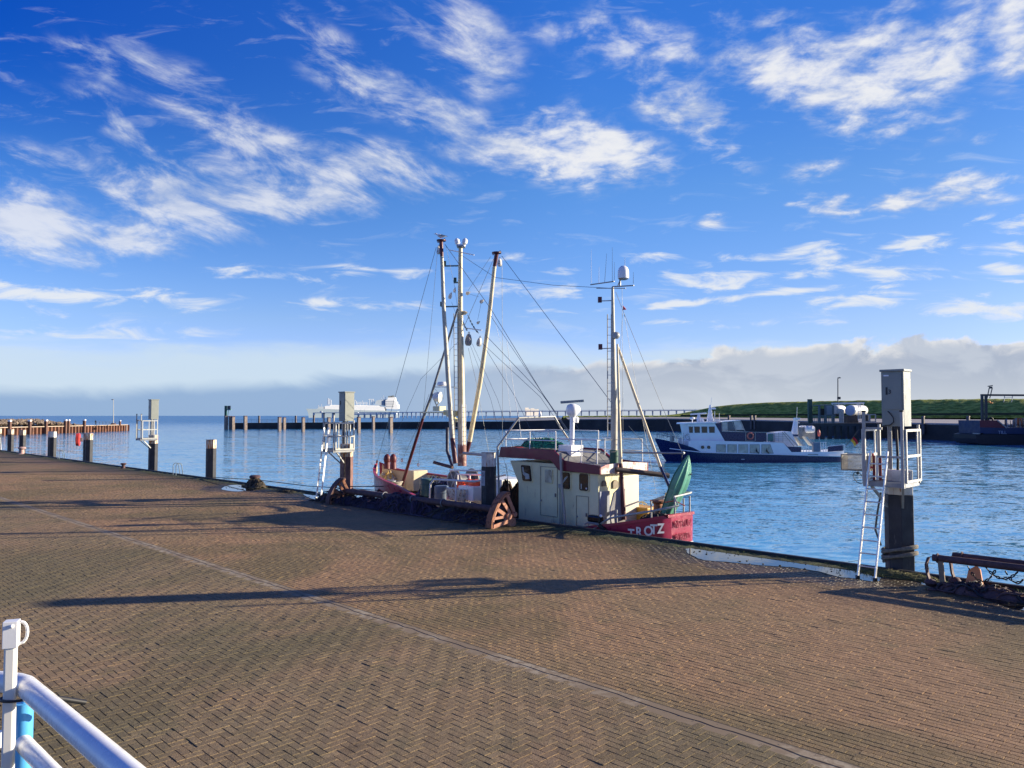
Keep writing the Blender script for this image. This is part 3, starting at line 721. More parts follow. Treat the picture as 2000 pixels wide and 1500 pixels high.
def ladder(label, feet, top, w=.36, rungs=.28, r_=.022, side=None):
    feet, top = Vector(feet), Vector(top); side = side or DV
    o = empty('ladder', label, 'ladder', feet, 0, 'aluminium ladders leaning on the service posts')
    t = (top-feet); L = t.length; t.normalize()
    al = mat('aluminium', (.66, .66, .64), .35, metal=.5, var=.08)
    for s in (-1, 1):
        a = MB(); a.bar(feet+side*(s*w/2), top+side*(s*w/2), .07, .028, up=side); part('rail', a, al, o)
    k = .25
    while k < L-.1:
        a = MB(); a.tube([feet+t*k-side*(w/2), feet+t*k+side*(w/2)], .016, 7); part('rung', a, al, o, smooth=50); k += rungs
    for s in (-1, 1):
        a = MB(); a.box(feet+side*(s*w/2)+ZV*.02, (.06, .09, .05)); part('rubber_foot', a, black, o)
    return o
ladder('aluminium ladder standing in the long puddle against the cabinet post marked 3', gnd(1692, 1130, 0), UN(6.28, 17.72, 2.72))
ladder('aluminium ladder leaning on the service post left of the cutter', gnd(622, 975, 0), UN(28.95, 17.70, 3.0))
# quay ladder handrails
def hoops(label, u):
    o = empty('quay_handrail', label, 'handrail', UN(u, 17.9), 0, 'curved handrails of the quay ladders')
    for s in (-.22, .22):
        a = MB(); pts = [UN(u+s, 17.95, -.02), UN(u+s, 17.95, .55)]
        for k in range(1, 8):
            an = math.pi*k/8; pts.append(UN(u+s, 17.95+.17*(1-math.cos(an)), .55+.17*math.sin(an)))
        pts += [UN(u+s, 18.29, .5), UN(u+s, 18.45, -.6)]
        a.tube(pts, .022, 7); part('rail', a, mat('blue_grey_tube', (.16, .20, .24), .4, metal=.4), o, smooth=60)
    a = MB(); a.tube([UN(u-.22, 18.44, -.4), UN(u+.22, 18.44, -.4)], .018, 6); part('rung', a, galvdk, o, smooth=60)
    return o
hoops('curved handrail of the quay ladder just left of the lone rust topped pile', 45.9)
hoops('curved handrail of the quay ladder between the two double piles', 69.3)
# bollards
def bollard(label, u, n, s=1.0, m_=None):
    o = empty('bollard', label, 'bollard', UN(u, n), 0, 'bollards on the quay')
    a = MB(); a.lathe(UN(u, n, -.02), [(.26*s, 0), (.26*s, .03*s), (.14*s, .06*s), (.12*s, .30*s)], 18); part('post', a, m_ or rustdk, o, smooth=40)
    a = MB(); a.lathe(UN(u, n, -.02), [(.12*s, .30*s), (.21*s, .36*s), (.22*s, .42*s), (.17*s, .46*s), (.02, .47*s)], 18); part('head', a, m_ or rustdk, o, smooth=40)
bollard('small dark mushroom bollard on the quay edge near the far service post', 54.3, 17.9, .85)
bollard('small pinkish bollard beside the slim dark pile', 81.0, 18.0, 1.5, mat('pink_bollard', (.42, .28, .25), .7, var=.2))
bollard('bollard buried in old rope at the edge puddle, right of the lone pile', 36.0, 18.0, 1.25)
# tangled heaps: a lumpy body covered by strands
def heap(name, label, cat, c, rx, ry, h, m_body, m_str, seed, n_str=60, ax=DV, ay=NV, sr=.012, group=None, flat=.5):
    r = random.Random(seed)
    o = empty(name, label, cat, c, 0, group)
    G1, G2 = 26, 14; vs = []; ph = [r.uniform(0, 6) for _ in range(8)]
    def hf(s, t):
        d = max(0, 1-(s*s+t*t)); f = d**flat
        return f*(1+.28*math.sin(6*s+ph[0])*math.cos(4*t+ph[1])+.22*math.sin(13*s+ph[2]+3*t)+.12*math.sin(23*s+9*t+ph[3]))*.75
    a = MB()
    for i in range(G1+1):
        for j in range(G2+1):
            s = -1+2*i/G1; t = -1+2*j/G2
            k = math.sqrt(max(1e-9, 1-t*t*.5)); k2 = math.sqrt(max(1e-9, 1-s*s*.5)); s_2, t_2 = s*k, t*k2
            vs.append(Vector(c)+ax*(rx*s_2)+ay*(ry*t_2)+ZV*(h*hf(s_2, t_2)-.01+r.uniform(-.5, .5)*.08*h))
    a.add(vs, [(i*(G2+1)+j, (i+1)*(G2+1)+j, (i+1)*(G2+1)+j+1, i*(G2+1)+j+1) for i in range(G1) for j in range(G2)])
    part('body', a, m_body, o, smooth=60)
    a = MB()
    for _ in range(n_str):
        s = r.uniform(-.9, .9); t = r.uniform(-.9, .9); an = r.uniform(0, 6.28); pts = []
        a.mi = r.randrange(len(m_str)) if isinstance(m_str, list) else 0
        for k in range(9):
            s += .10*math.cos(an); t += .2*math.sin(an); an += r.uniform(-.9, .9)
            s = max(-1, min(1, s)); t = max(-1, min(1, t))
            pts.append(Vector(c)+ax*(rx*s)+ay*(ry*t)+ZV*(max(0, h*hf(s, t))+sr+r.uniform(0, .05)*h))
        a.tube(pts, sr*r.uniform(.6, 1.4), 5)
    part('strands', a, m_str, o, smooth=60)
    return o
netm = mat('purple_net', (.020, .013, .030), .8, var=.5, scale=8, bump=1, bscale=60)
netm2 = mat('violet_twine', (.048, .028, .058), .7, var=.4)
netbr = mat('brown_net', (.045, .028, .020), .85, var=.5, scale=8, bump=1, bscale=60)
ropebr = mat('old_rope', (.14, .10, .055), .9, var=.4, scale=9, bump=.8, bscale=60)
ropedk = mat('tarred_rope', (.05, .042, .03), .9, var=.4, scale=9, bump=.8, bscale=60)
heap('rope_heap', 'heap of old brown rope lying round the bollard by the edge puddle', 'rope heap', UN(35.6, 17.85, 0), .75, .35, .42, ropedk, [ropebr, ropedk], 21, 70, sr=.028)
heap('weed_patch', 'dark clump of moss and weed beside the ladder puddle, right of the rope heap', 'moss clump', UN(32.4, 17.8, 0), .7, .25, .10, mat('wet_moss', (.035, .035, .014), .9, var=.5, bump=1), [ropedk], 22, 18)
heap('weed_patch', 'olive green weed and moss clump at the foot of the post marked 3', 'moss clump', UN(6.0, 17.95, 0), .85, .30, .12, mat('olive_moss', (.075, .080, .022), .95, var=.5, bump=1), [mat('dry_stalk', (.16, .14, .05), .9)], 23, 40, sr=.006)
# red lifebuoy case
a = MB()
ox = [Vector((0, .27*math.cos(t)*(1 if abs(math.cos(t)) < .99 else 1), .48*math.sin(t)*1.0)) for t in [2*math.pi*i/24 for i in range(24)]]
lo_ = empty('lifebuoy_case', 'red oval lifebuoy case fixed to the rusty topped double pile', 'lifebuoy case', (0, 0, 0), 0)
def rr_outline(w, h, r_, n=6):
    out = []
    for cx, cz, a0 in ((w/2-r_, h/2-r_, 0), (-w/2+r_, h/2-r_, 90), (-w/2+r_, -h/2+r_, 180), (w/2-r_, -h/2+r_, 270)):
        for k in range(n+1):
            an = rad(a0+90*k/n); out.append((cx+r_*math.cos(an), cz+r_*math.sin(an)))
    return out
a = MB(); a.prism([Vector((x, 0, z+1.66)) for x, z in rr_outline(.72, .98, .30)], (0, .24, 0)); part('case', a, redp, lo_, bevel=.03)
a = MB(); a.torus((0, .25, 1.68), .20, .035, X_, ZV, 24, 8); part('ring', a, mat('faded_red', (.50, .14, .11), .5), lo_, smooth=60)
a = MB(); a.box((0, -.10, 1.66), (.10, .22, .30)); part('bracket', a, galvdk, lo_)
lo_.location = UN(65.6, 18.42); lo_.rotation_euler = (0, 0, QROT+rad(-25))
# things at the far left end
gf = empty('green_float', 'green float on a little white stand at the left edge of the photo', 'float', UN(91.0, 18.0))
a = MB(); a.ball(UN(91.0, 17.9, .75), .42, 14, (1, 1, .8)); part('ball', a, greenp, gf, smooth=60)
a = MB()
for s in (-.35, .35): a.tube([UN(91+s, 17.9, 0), UN(91+s, 17.9, 1.15), UN(91+s, 18.25, 1.3), UN(91+s, 18.35, .1)], .035, 6)
a.tube([UN(90.6, 17.9, .35), UN(91.4, 17.9, .35)], .03, 6); part('stand', a, white, gf, smooth=50)
# ------------------------------------------------------------------ beam trawls
def trawl_shoe(o, u, n, s, flip=1, m1=rustm, m2=rustpk):
    """runner: thick curved plate with a braced frame, standing across the beam"""
    def P(a_, b_, c=0): return UN(u+c, n+a_*s, b_*s)
    arc = [(-.62, .02), (-.60, .22), (-.53, .42), (-.42, .62), (-.28, .82), (-.12, .97), (.04, 1.06), (.18, 1.06)]
    a = MB()
    a.loft([[P(x, z, -.13) for x, z in arc], [P(x, z, .13) for x, z in arc], [P(x*.93+.02, z*.95-.005, .13) for x, z in arc], [P(x*.93+.02, z*.95-.005, -.13) for x, z in arc], [P(x, z, -.13) for x, z in arc]])
    shoe = part('runner_shoe', a, m1, o)
    a = MB()
    def br(p, q, w=.07): a.bar(P(*p, -.11*flip), P(*q, -.11*flip), .03, w*s)
    for p, q in zip(arc[:-1], arc[1:]): br((p[0]*.92+.03, p[1]*.94), (q[0]*.92+.03, q[1]*.94), .07)
    br((-.55, .05), (.30, .20), .11); br((.06, .98), (.30, .55), .12); br((.30, .58), (.38, .36), .12); br((-.40, .60), (.02, .35), .11); br((-.18, .86), (.20, .40), .10); br((-.50, .30), (.05, .32), .08)
    f = part('frame', a, m2, o); f.parent = shoe
    a = MB(); a.lathe(P(.10, .33, -.16*flip), [(.10*s, -.04), (.10*s, .04)], 14, ax=DV); a.lathe(P(.36, .36, -.16*flip), [(.08*s, -.03), (.08*s, .05)], 12, ax=DV)
    a.lathe(P(.30, .12, .0), [(.15*s, -.12), (.15*s, .12)], 14, ax=DV); b2 = part('roller', a, m2, o, smooth=40); b2.parent = shoe
def chain(mb, p0, p1, sag, n_=None, r=.010, L=.055):
    p0, p1 = Vector(p0), Vector(p1); D = (p1-p0).length; n_ = n_ or max(3, int(D*1.12/L))
    side = (p1-p0).cross(ZV).normalized()
    prev = None
    for k in range(n_+1):
        t = k/n_; p = p0.lerp(p1, t)-ZV*(sag*4*t*(1-t))
        if prev is not None:
            d_ = (p-prev).normalized(); w = side if k % 2 else d_.cross(side).normalized()
            mb.torus((p+prev)/2, L*.48, r, d_, w, 8, 5, sx=1.25, sy=.62)
        prev = p
def trawl(name, label, u0, u1, n0, z, r, shoes, loc, second=None):
    o = empty('beam_trawl', label, 'beam trawl', loc, 0, 'beam trawls lying on the quay')
    a = MB(); a.tube([UN(u0, n0, z), UN(u1, n0+.05, z-.02)], r, 14); part('beam', a, rustdk, o, smooth=40)
    return o
bt = trawl('beam_trawl', 'long beam trawl with rusty half moon shoes lying in front of the cutter', 17.55, 26.6, 17.15, .50, .11, 1, UN(22, 17.1))
a = MB(); a.tube([UN(18.3, 17.62, .40), UN(26.4, 17.75, .42)], .10, 12); part('spare_beam', a, rustdk, bt, smooth=40)
trawl_shoe(bt, 17.45, 17.05, 1.03)
trawl_shoe(bt, 26.75, 17.0, .95, flip=1, m1=rustdk, m2=rustm)
a = MB()
for k in range(10): chain(a, UN(18.0+k*.85, 17.1, .40), UN(18.6+k*.85, 16.75, .06), .05)
part('chain_mat', a, rustdk, bt, kind='stuff')
for k in range(3):
    u_ = 20.5+1.7*k; a = MB()
    a.torus(UN(u_, 17.15, .50), .13, .02, NV, ZV, 14, 6); part('beam_clamp', a, galvdk, bt, smooth=50)
heap('fishing_net', 'dark violet trawl net piled thick over the middle of the long beam', 'fishing net', UN(22.6, 17.25, 0), 1.8, .60, .64, netm, [netm2, netm2, netm, netbr], 31, 150, sr=.018, group='dark nets heaped along the beam trawl')
heap('fishing_net', 'low black net spread between net heap and right hand rusty shoe', 'fishing net', UN(19.7, 17.15, 0), 1.75, .50, .42, netm, [netm, netbr, ropedk], 32, 90, sr=.013, group='dark nets heaped along the beam trawl')
heap('fishing_net', 'black net and chain tangle under the left hand shoe of the beam', 'fishing net', UN(27.0, 17.1, 0), 1.35, .55, .45, netm, [netm, ropedk, netbr], 33, 80, sr=.016, group='dark nets heaped along the beam trawl')
heap('fishing_net', 'low dark net trailing between left shoe and violet net heap', 'fishing net', UN(24.9, 17.2, 0), 1.3, .50, .40, netm, [netm, netm2], 34, 70, sr=.013, group='dark nets heaped along the beam trawl')
# little yellow floats and shells in the net
fl = random.Random(4)
for i, (px, py) in enumerate([(735, 983), (744, 985), (793, 1000), (820, 1001), (843, 1003)]):
    p = gnd(px, py, .08); a = MB(); a.ball(p, .055, 10, (1.3, .8, .8)); single('net_float', a, mat('pale_float', (.50, .48, .28), .5), ['pale yellow float, far left one of the five at the net edge', 'pale yellow float, second from the left at the net edge', 'pale yellow float, middle one of the five at the net edge', 'pale yellow float, second from the right at the net edge', 'pale yellow float, far right one of the five at the net edge'][i], 'float', 'pale floats on the front edge of the dark nets', smooth=60)
a = MB(); a.tube([UN(18.9, 16.98, .55), UN(19.0, 16.9, .35), UN(19.15, 16.72, .1), UN(19.3, 16.5, .02), UN(19.7, 16.35, .02)], .014, 6)
single('rope_end', a, ropebr, 'thin loose rope end hanging from the beam beside the rusty shoe', 'rope', smooth=60)
# second trawl, cut by the right picture edge
rt = trawl('beam_trawl', 'beam trawl hung with chains, cut by the right photo edge', 5.12, -2.6, 17.30, .60, .07, 1, UN(2.5, 17.5))
a = MB(); a.tube([UN(4.9, 17.85, .60), UN(-2.6, 17.9, .56)], .07, 12); part('spare_beam', a, rustdk, rt, smooth=40)
for (uu, nn) in ((5.05, 17.30), (4.75, 17.85)):
    a = MB(); pts = [UN(uu+.02, nn, .64), UN(uu+.16, nn-.02, .60), UN(uu+.20, nn-.04, .45), UN(uu+.17, nn-.06, .25), UN(uu+.10, nn-.08, .06)]
    a.loft([[p+NV*.06 for p in pts], [p-NV*.06 for p in pts], [p-NV*.06-DV*.035 for p in pts], [p+NV*.06-DV*.035 for p in pts], [p+NV*.06 for p in pts]])
    a.ball(pts[-1]+ZV*.04, .12, 8, (1, 1.2, .7)); a.torus(UN(uu-.02, nn, .60), .085, .018, NV, ZV, 14, 6)
    part('end_shoe', a, rustdk, rt, smooth=50)
a = MB(); a.prism([UN(4.62, 17.55, .04), UN(4.28, 17.55, .04), UN(4.33, 17.55, .42), UN(4.40, 17.55, .50), UN(4.54, 17.55, .40)], NV*.05); part('orange_plate', a, mat('orange_primer', (.72, .30, .14), .7, var=.15), rt)
a = MB(); a.prism([UN(4.98, 17.25, .02), UN(4.88, 17.25, .02), UN(4.92, 17.25, .55), UN(5.02, 17.25, .55)], NV*.04); part('wooden_strut', a, mat('weathered_wood', (.22, .17, .11), .85, var=.3), rt)
a = MB(); rr_ = random.Random(12)
for k in range(16):
    u_ = 4.5-k*.32; chain(a, UN(u_, 17.30, .54), UN(u_-rr_.uniform(.35, .6), 17.45, .50), rr_.uniform(.15, .36), r=.013, L=.062)
for k in range(9): chain(a, UN(5.0-k*.3, 17.2+.1*math.sin(k*2), .05), UN(4.6-k*.3, 17.35+.1*math.cos(k*3), .05), .0, r=.013, L=.062)
part('chains', a, mat('black_chain', (.02, .016, .015), .5, metal=.3), rt, kind='stuff')
heap('chain_heap', 'heap of black chain and weed under the right hand beam trawl', 'chain heap', UN(4.2, 17.2, 0), .9, .28, .22, rustdk, [black, rustdk], 36, 60, sr=.018)
heap('fishing_net', 'dark net bundle hanging under the beam at the right photo edge', 'fishing net', UN(.6, 17.5, 0), 2.6, .45, .50, netbr, [netbr, netm], 37, 60, sr=.018)
a = MB(); a.tube([UN(3.55, 17.45, .30), UN(2.9, 16.4, .12), UN(2.75, 16.2, .10)], .018, 6); single('tie_rope', a, ropedk, 'tight dark rope from the right trawl to the paving in the puddle', 'rope', smooth=50)
a = MB(); a.lathe(UN(2.62, 16.15, 0), [(.09, 0), (.10, .18), (.06, .30), (.05, .33)], 12); single('iron_stub', a, rustpk, 'small rusty pink iron stub in the puddle at the right photo edge', 'iron stub', smooth=40)
# mooring rope wound round the nearest post
a = MB()
pts = []
for k in range(0, 75):
    an = k*.35; z = .26+.30*k/75+.05*math.sin(an*.5); rr2 = .36; pts.append(UN(6.19+rr2*math.cos(an)*.98, PN+.31*math.sin(an), z-.10*math.cos(an)))
a.tube(pts, .036, 8); a.tube([UN(6.52, 18.4, .55), UN(6.62, 18.35, .9), UN(6.60, 18.45, 1.3), UN(6.5, 18.4, 1.75)], .022, 6)
single('mooring_rope', a, mat('thick_grey_rope', (.20, .18, .14), .9, var=.3, scale=20, bump=1.0, bscale=70), 'thick grey rope wound round the foot of the post marked 3', 'rope', smooth=60)
a = MB(); g0 = UN(28.2, 18.55, 2.0); a.tube([UN(28.45, 18.3, 2.2)-ZV*.06*k+NV*.01*math.sin(k) for k in range(30)], .018, 6)
single('hanging_rope', a, ropedk, 'dark rope hanging down the reddish service post beside the cutter', 'rope', smooth=60)
# ------------------------------------------------------------------ railing of the ship the photographer stands on
RY = 2.3
zr = at(42, 1335, RY).z
A0 = gnd(44, 1335, zr); A1 = gnd(236, 1500, zr); dr = (A1-A0).normalized()
rl = empty('ship_railing', 'white tubular ship railing with light blue upright at the lower left corner', 'railing', A0-ZV*1.0)
wgl = mat('gloss_white', (.80, .80, .79), .26, var=.04, scale=14, col2=(.56, .50, .42), f2=.27)
a = MB(); a.tube([A0+Vector((-1.2, .25, 0)), A0+Vector((-.06, .012, 0)), A0+Vector((-.015, 0, 0)), A0+dr*.03, A0+dr*2.2], .030, 18); part('top_rail', a, wgl, rl, smooth=60)
zl = at(44, 1447, RY).z
B0 = Vector((A0.x, A0.y, zl)); a = MB(); a.tube([B0+Vector((-1.2, .25, 0)), B0+Vector((-.06, .012, 0))], .024, 14); a.tube([B0+dr*.025, B0+dr*2.2], .024, 16); part('lower_rail', a, wgl, rl, smooth=60)
a = MB(); pb = at(47, 1400, RY+.04); a.tube([Vector((pb.x, pb.y, zr-.07)), Vector((pb.x, pb.y, zr-1.1))], .0245, 18); a.tube([Vector((pb.x, pb.y, zr-.03)), Vector((pb.x, pb.y, zr-.08))], .009, 8); part('blue_upright', a, mat('light_blue_pvc', (.10, .42, .78), .35, var=.04), rl, smooth=60)
a = MB(); pb = at(67, 1480, RY+.10); a.tube([Vector((pb.x, pb.y, zl-.09)), Vector((pb.x, pb.y, zr-1.1))], .02, 12); part('post', a, wgl, rl, smooth=60)
fp = empty('flag_staff', 'white square staff with hook fitting, strapped to the railing corner', 'flag staff', at(21, 1460, RY-.08)-ZV*.8)
pt = at(20.5, 1300, RY-.08); zt = at(20, 1250, RY-.08).z
ax3 = (Vector((.94, .34, 0)), Vector((-.34, .94, 0)), ZV)
a = MB(); a.box((pt.x, pt.y, (zt+zr-1.2)/2), (.030, .030, zt-zr+1.2), ax3); part('staff', a, mat('ivory_plastic', (.80, .78, .70), .4, var=.04), fp, bevel=.006)
a = MB(); zc_ = at(20, 1212, RY-.08).z; a.box((pt.x, pt.y, (zc_+zt-.02)/2), (.037, .037, zc_-zt+.02), ax3)
a.torus(Vector((pt.x+.024, pt.y+.006, zc_-.035)), .016, .0045, Vector((.94, .34, 0)), ZV, 16, 8, sy=1.9); a.ball((pt.x+.012, pt.y-.018, zc_-.012), .006, 8)
part('hook_fitting', a, wgl, fp, bevel=.004)
a = MB()
for z in (at(20, 1364, RY-.08).z,): a.torus(Vector((pt.x+.02, pt.y+.01, z)), .045, .004, Vector((.94, .34, 0)), Vector((-.34, .94, 0)), 24, 6, sy=.75)
part('cable_tie', a, black, fp, smooth=60)
a = MB(); q0 = at(128, 1366, RY+.02); q1 = at(167, 1372, RY+.06); a.tube([q0-(q1-q0)*.6, q0, q1], .0075, 8); part('cable_tie_end', a, black, rl, smooth=60)
# ------------------------------------------------------------------ across the water
def bw(px, py, Y=None): return gnd(px, py, WATER)      # a point on the waterline
conc = mat('harbour_concrete', (.30, .29, .27), .85, var=.2, scale=.3)
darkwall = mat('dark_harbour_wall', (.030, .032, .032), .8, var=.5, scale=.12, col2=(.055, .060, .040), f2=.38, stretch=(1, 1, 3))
brownpile = mat('brown_sheet_pile', (.17, .075, .045), .8, var=.35, scale=.5, col2=(.08, .04, .03), f2=.4)
# left breakwater: sheet piling with a stone bank and a path on top
def left_breakwater():
    e = bw(248, 841.5); s0 = Vector((-157, 190, WATER)); e.z = WATER
    d_ = (e-s0).normalized(); nr = Vector((d_.y, -d_.x, 0)); L = (e-s0).length
    a = MB(); k = 0; P = 1.9
    while k*P < L:
        o = s0+d_*(k*P); t = ZV*(.0-WATER-.15)
        a.prism([o-nr*3, o+nr*0, o+d_*P*.3, o+d_*P*.42-nr*.7, o+d_*P*.85-nr*.7, o+d_*P*.97, o+d_*P-nr*.0, o+d_*P-nr*3], t); k += 1
    o = empty('breakwater', 'brown sheet piled breakwater with stone bank reaching in from the left', 'breakwater', s0)
    part('sheet_piling', a, brownpile, o)
    a = MB(); a.bar(s0+nr*.1+ZV*2.42, e+nr*.1+ZV*2.42, .5, .25); part('capping_beam', a, mat('breakwater_cap', (.42, .33, .25), .8, var=.2), o)
    a = MB(); a.add([s0-nr*.2+ZV*2.34, e-nr*.2+ZV*2.34, e-nr*7+ZV*2.34, s0-nr*30+ZV*2.34], [(0, 1, 2, 3)]); a.prism([e+ZV*0, e-nr*7, e-nr*7+ZV*2.33, e+ZV*2.33], -d_*.3); part('path', a, conc, o)
    r = random.Random(2); a = MB()
    f_end = .80
    for _ in range(2600):
        f = r.uniform(-.0, f_end)**1.0; w = r.uniform(0, 1); taper = min(1, (f_end-f)/.18)
        hgt = 2.2*taper*math.sin(math.pi*min(1, .15+w*.85)); c0 = s0+d_*(L*f)-nr*(3+w*11)
        a.ball(c0+ZV*(2.3+hgt+r.uniform(-.2, .2)), r.uniform(.35, .75), 5, (1, r.uniform(.6, 1), r.uniform(.5, .9)), (Vector((math.cos(_), math.sin(_), 0)), Vector((-math.sin(_), math.cos(_), 0)), ZV))
    part('stone_bank', a, mat('bank_stone', (.22, .17, .125), .9, var=.5, scale=.5), o, kind='stuff')
    # fender piles with white caps
    for i, px in enumerate([14.5, 55, 85, 124.5, 131, 161]):
        base = None
        for q in range(200):
            p = s0+d_*(L*q/199)
            x = 1000+1500*p.x/(p.y*c_) 
            if x > px: base = p; break
        tp = MB(); tp.box(base+nr*.5+ZV*1.9, (.8, .8, 4.6)); g = empty('fender_pile', ['leftmost white capped pile on the brown breakwater wall', 'second white capped pile from the left on the brown breakwater', 'third white capped pile from the left on the brown breakwater', 'left one of the close white capped pair on the brown breakwater', 'right one of the close white capped pair on the brown breakwater', 'white capped pile between the close pair and the breakwater tip'][i], 'fender pile', base+nr*.5, 0, 'fender piles on the brown breakwater wall')
        part('shaft', tp, mat('brown_tar', (.13, .065, .045), .8, var=.3), g); cp = MB(); cp.box(base+nr*.5+ZV*4.45, (.82, .82, .5)); part('white_cap', cp, whitec, g)
    g = empty('lamp_post', 'tall thin lamp post near the tip of the brown breakwater', 'lamp post', at(221, 829, 285))
    b0 = at(221.5, 829.5, 285); t0 = at(221.5, 781, 285)
    a = MB(); a.tube([b0, t0], .16, 8, r1=.10); part('pole', a, galv, g, smooth=50); a = MB(); a.ball(t0+Vector((-.3, 0, .1)), .35, 8, (1.6, .6, .5)); part('lamp_head', a, galv, g, smooth=50)
    a = MB(); a.lathe(b0, [(1.1, 0), (.8, .5), (.2, .6)], 10); part('footing', a, rustdk, g)
    g = empty('fender_pile', 'white capped pile at the very tip of the brown breakwater', 'fender pile', at(234.5, 830, 292)); 
    a = MB(); p = at(234.5, 830.5, 292); a.box(p+ZV*.7, (.5, .5, 1.6)); part('shaft', a, brownpile, g); a = MB(); a.box(p+ZV*1.7, (.52, .52, .4)); part('white_cap', a, whitec, g)
    g = empty('breakwater_fence', 'low dark fence on the tip of the brown breakwater', 'fence', at(205, 830, 290))
    f0, f1 = at(188, 829.5, 280), at(231, 829.5, 291)
    for k in range(8):
        a = MB(); p = f0.lerp(f1, k/7); a.bar(p, p+ZV*1.1, .08, .08); part('post', a, darkw, g)
    for z in (.55, 1.05):
        a = MB(); a.bar(f0+ZV*z, f1+ZV*z, .07, .07); part('rail', a, darkw, g)
left_breakwater()
# a small figure standing on the breakwater
def person(label, base, h, col, sit=False, rz=0.0):
    s = h/1.75
    def V(x, y, z): return Vector((x*s, y*s, z*s))
    if sit: J = {'pel': V(0, 0, .48), 'ch': V(0, .02, .90), 'nk': V(0, .01, 1.08), 'hd': V(0, -.02, 1.22), 'sl': V(-.19, 0, 1.0), 'sr': V(.19, 0, 1.0), 'el': V(-.25, -.06, .75), 'er': V(.25, -.06, .75), 'hl': V(-.12, -.28, .68), 'hr': V(.12, -.28, .68), 'kl': V(-.12, -.42, .50), 'kr': V(.12, -.42, .50), 'fl': V(-.12, -.45, .06), 'fr': V(.12, -.45, .06)}
    else: J = {'pel': V(0, 0, .93), 'ch': V(0, 0, 1.30), 'nk': V(0, 0, 1.48), 'hd': V(0, -.02, 1.63), 'sl': V(-.19, 0, 1.42), 'sr': V(.19, 0, 1.42), 'el': V(-.25, .02, 1.15), 'er': V(.25, .02, 1.15), 'hl': V(-.20, -.08, .92), 'hr': V(.20, -.08, .92), 'kl': V(-.10, -.02, .5), 'kr': V(.11, -.05, .5), 'fl': V(-.11, 0, .06), 'fr': V(.13, 0, .06)}
    R_ = {'pel': .15, 'ch': .155, 'nk': .065, 'hd': .10, 'sl': .075, 'sr': .075, 'el': .05, 'er': .05, 'hl': .04, 'hr': .04, 'kl': .065, 'kr': .065, 'fl': .05, 'fr': .05}
    E = [('pel', 'ch'), ('ch', 'nk'), ('nk', 'hd'), ('ch', 'sl'), ('ch', 'sr'), ('sl', 'el'), ('sr', 'er'), ('el', 'hl'), ('er', 'hr'), ('pel', 'kl'), ('pel', 'kr'), ('kl', 'fl'), ('kr', 'fr')]
    ks = list(J); me = bpy.data.meshes.new('person'); me.from_pydata([tuple(J[k]) for k in ks], [(ks.index(a_), ks.index(b_)) for a_, b_ in E], [])
    o = bpy.data.objects.new('person', me); C.objects.link(o); o.location = base; o.rotation_euler = (0, 0, rz)
    m = o.modifiers.new('skin', 'SKIN'); 
    for i, k in enumerate(ks): me.skin_vertices[0].data[i].radius = (R_[k]*s, R_[k]*s)
    me.skin_vertices[0].data[0].use_root = True
    o.modifiers.new('sub', 'SUBSURF').levels = 1; o.modifiers['sub'].render_levels = 1
    me.materials.append(mat('coat_%s' % label.split()[0], col, .8))
    o['label'] = label; o['category'] = 'person'
    hm = MB(); hm.ball(J['hd']+V(0, .01, .05), .105*s, 8, (1, 1.05, .8)); h_ = bpy.data.objects.new('hair', _mesh('hair', hm, mat('dark_hair', (.03, .02, .015), .7), Matrix.Identity(4), 60)); C.objects.link(h_); h_.parent = o
    return o
person('dark clad person standing on the far brown breakwater', at(186.5, 830, 288), 1.8, (.03, .03, .035))
# main harbour wall: from the mole head at left to the quay at right
WP = [(449, 826.0, 837.8), (560, 825.5, 837.8), (700, 824.6, 837.6), (900, 823.3, 837.8), (1000, 823.0, 838.4), (1110, 819.5, 839.6), (1300, 818.0, 841.8), (1450, 820.5, 845.0), (1600, 824.0, 850.5), (1800, 827.5, 858.5), (2000, 831.0, 866.5), (2250, 835, 880)]
def wall():
    base = [bw(px, yb) for px, yt, yb in WP]; top = [at(px, yt, b_.y) for (px, yt, yb), b_ in zip(WP, base)]
    for b_ in base: b_.z = WATER-1
    back = [t+Vector((0, 3.0, 0)) for t in top]
    a = MB(); a.loft([[b_ for b_ in base], [t for t in top]])
    o = empty('mole', 'long dark harbour wall running behind the ferry to the mole head', 'harbour wall', base[0])
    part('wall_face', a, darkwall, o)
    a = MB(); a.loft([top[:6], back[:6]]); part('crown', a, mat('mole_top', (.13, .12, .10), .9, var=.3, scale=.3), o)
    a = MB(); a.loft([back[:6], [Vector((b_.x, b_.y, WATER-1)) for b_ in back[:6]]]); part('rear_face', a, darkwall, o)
    for k in range(5, len(top)-1):
        pass
    a = MB()
    a.tube([t+Vector((0, .1, .0)) for t in top[5:]], .22, 5); part('edge_kerb', a, mat('pale_kerb', (.42, .38, .33), .8), o)
    return base, top
wbase, wtop = wall()
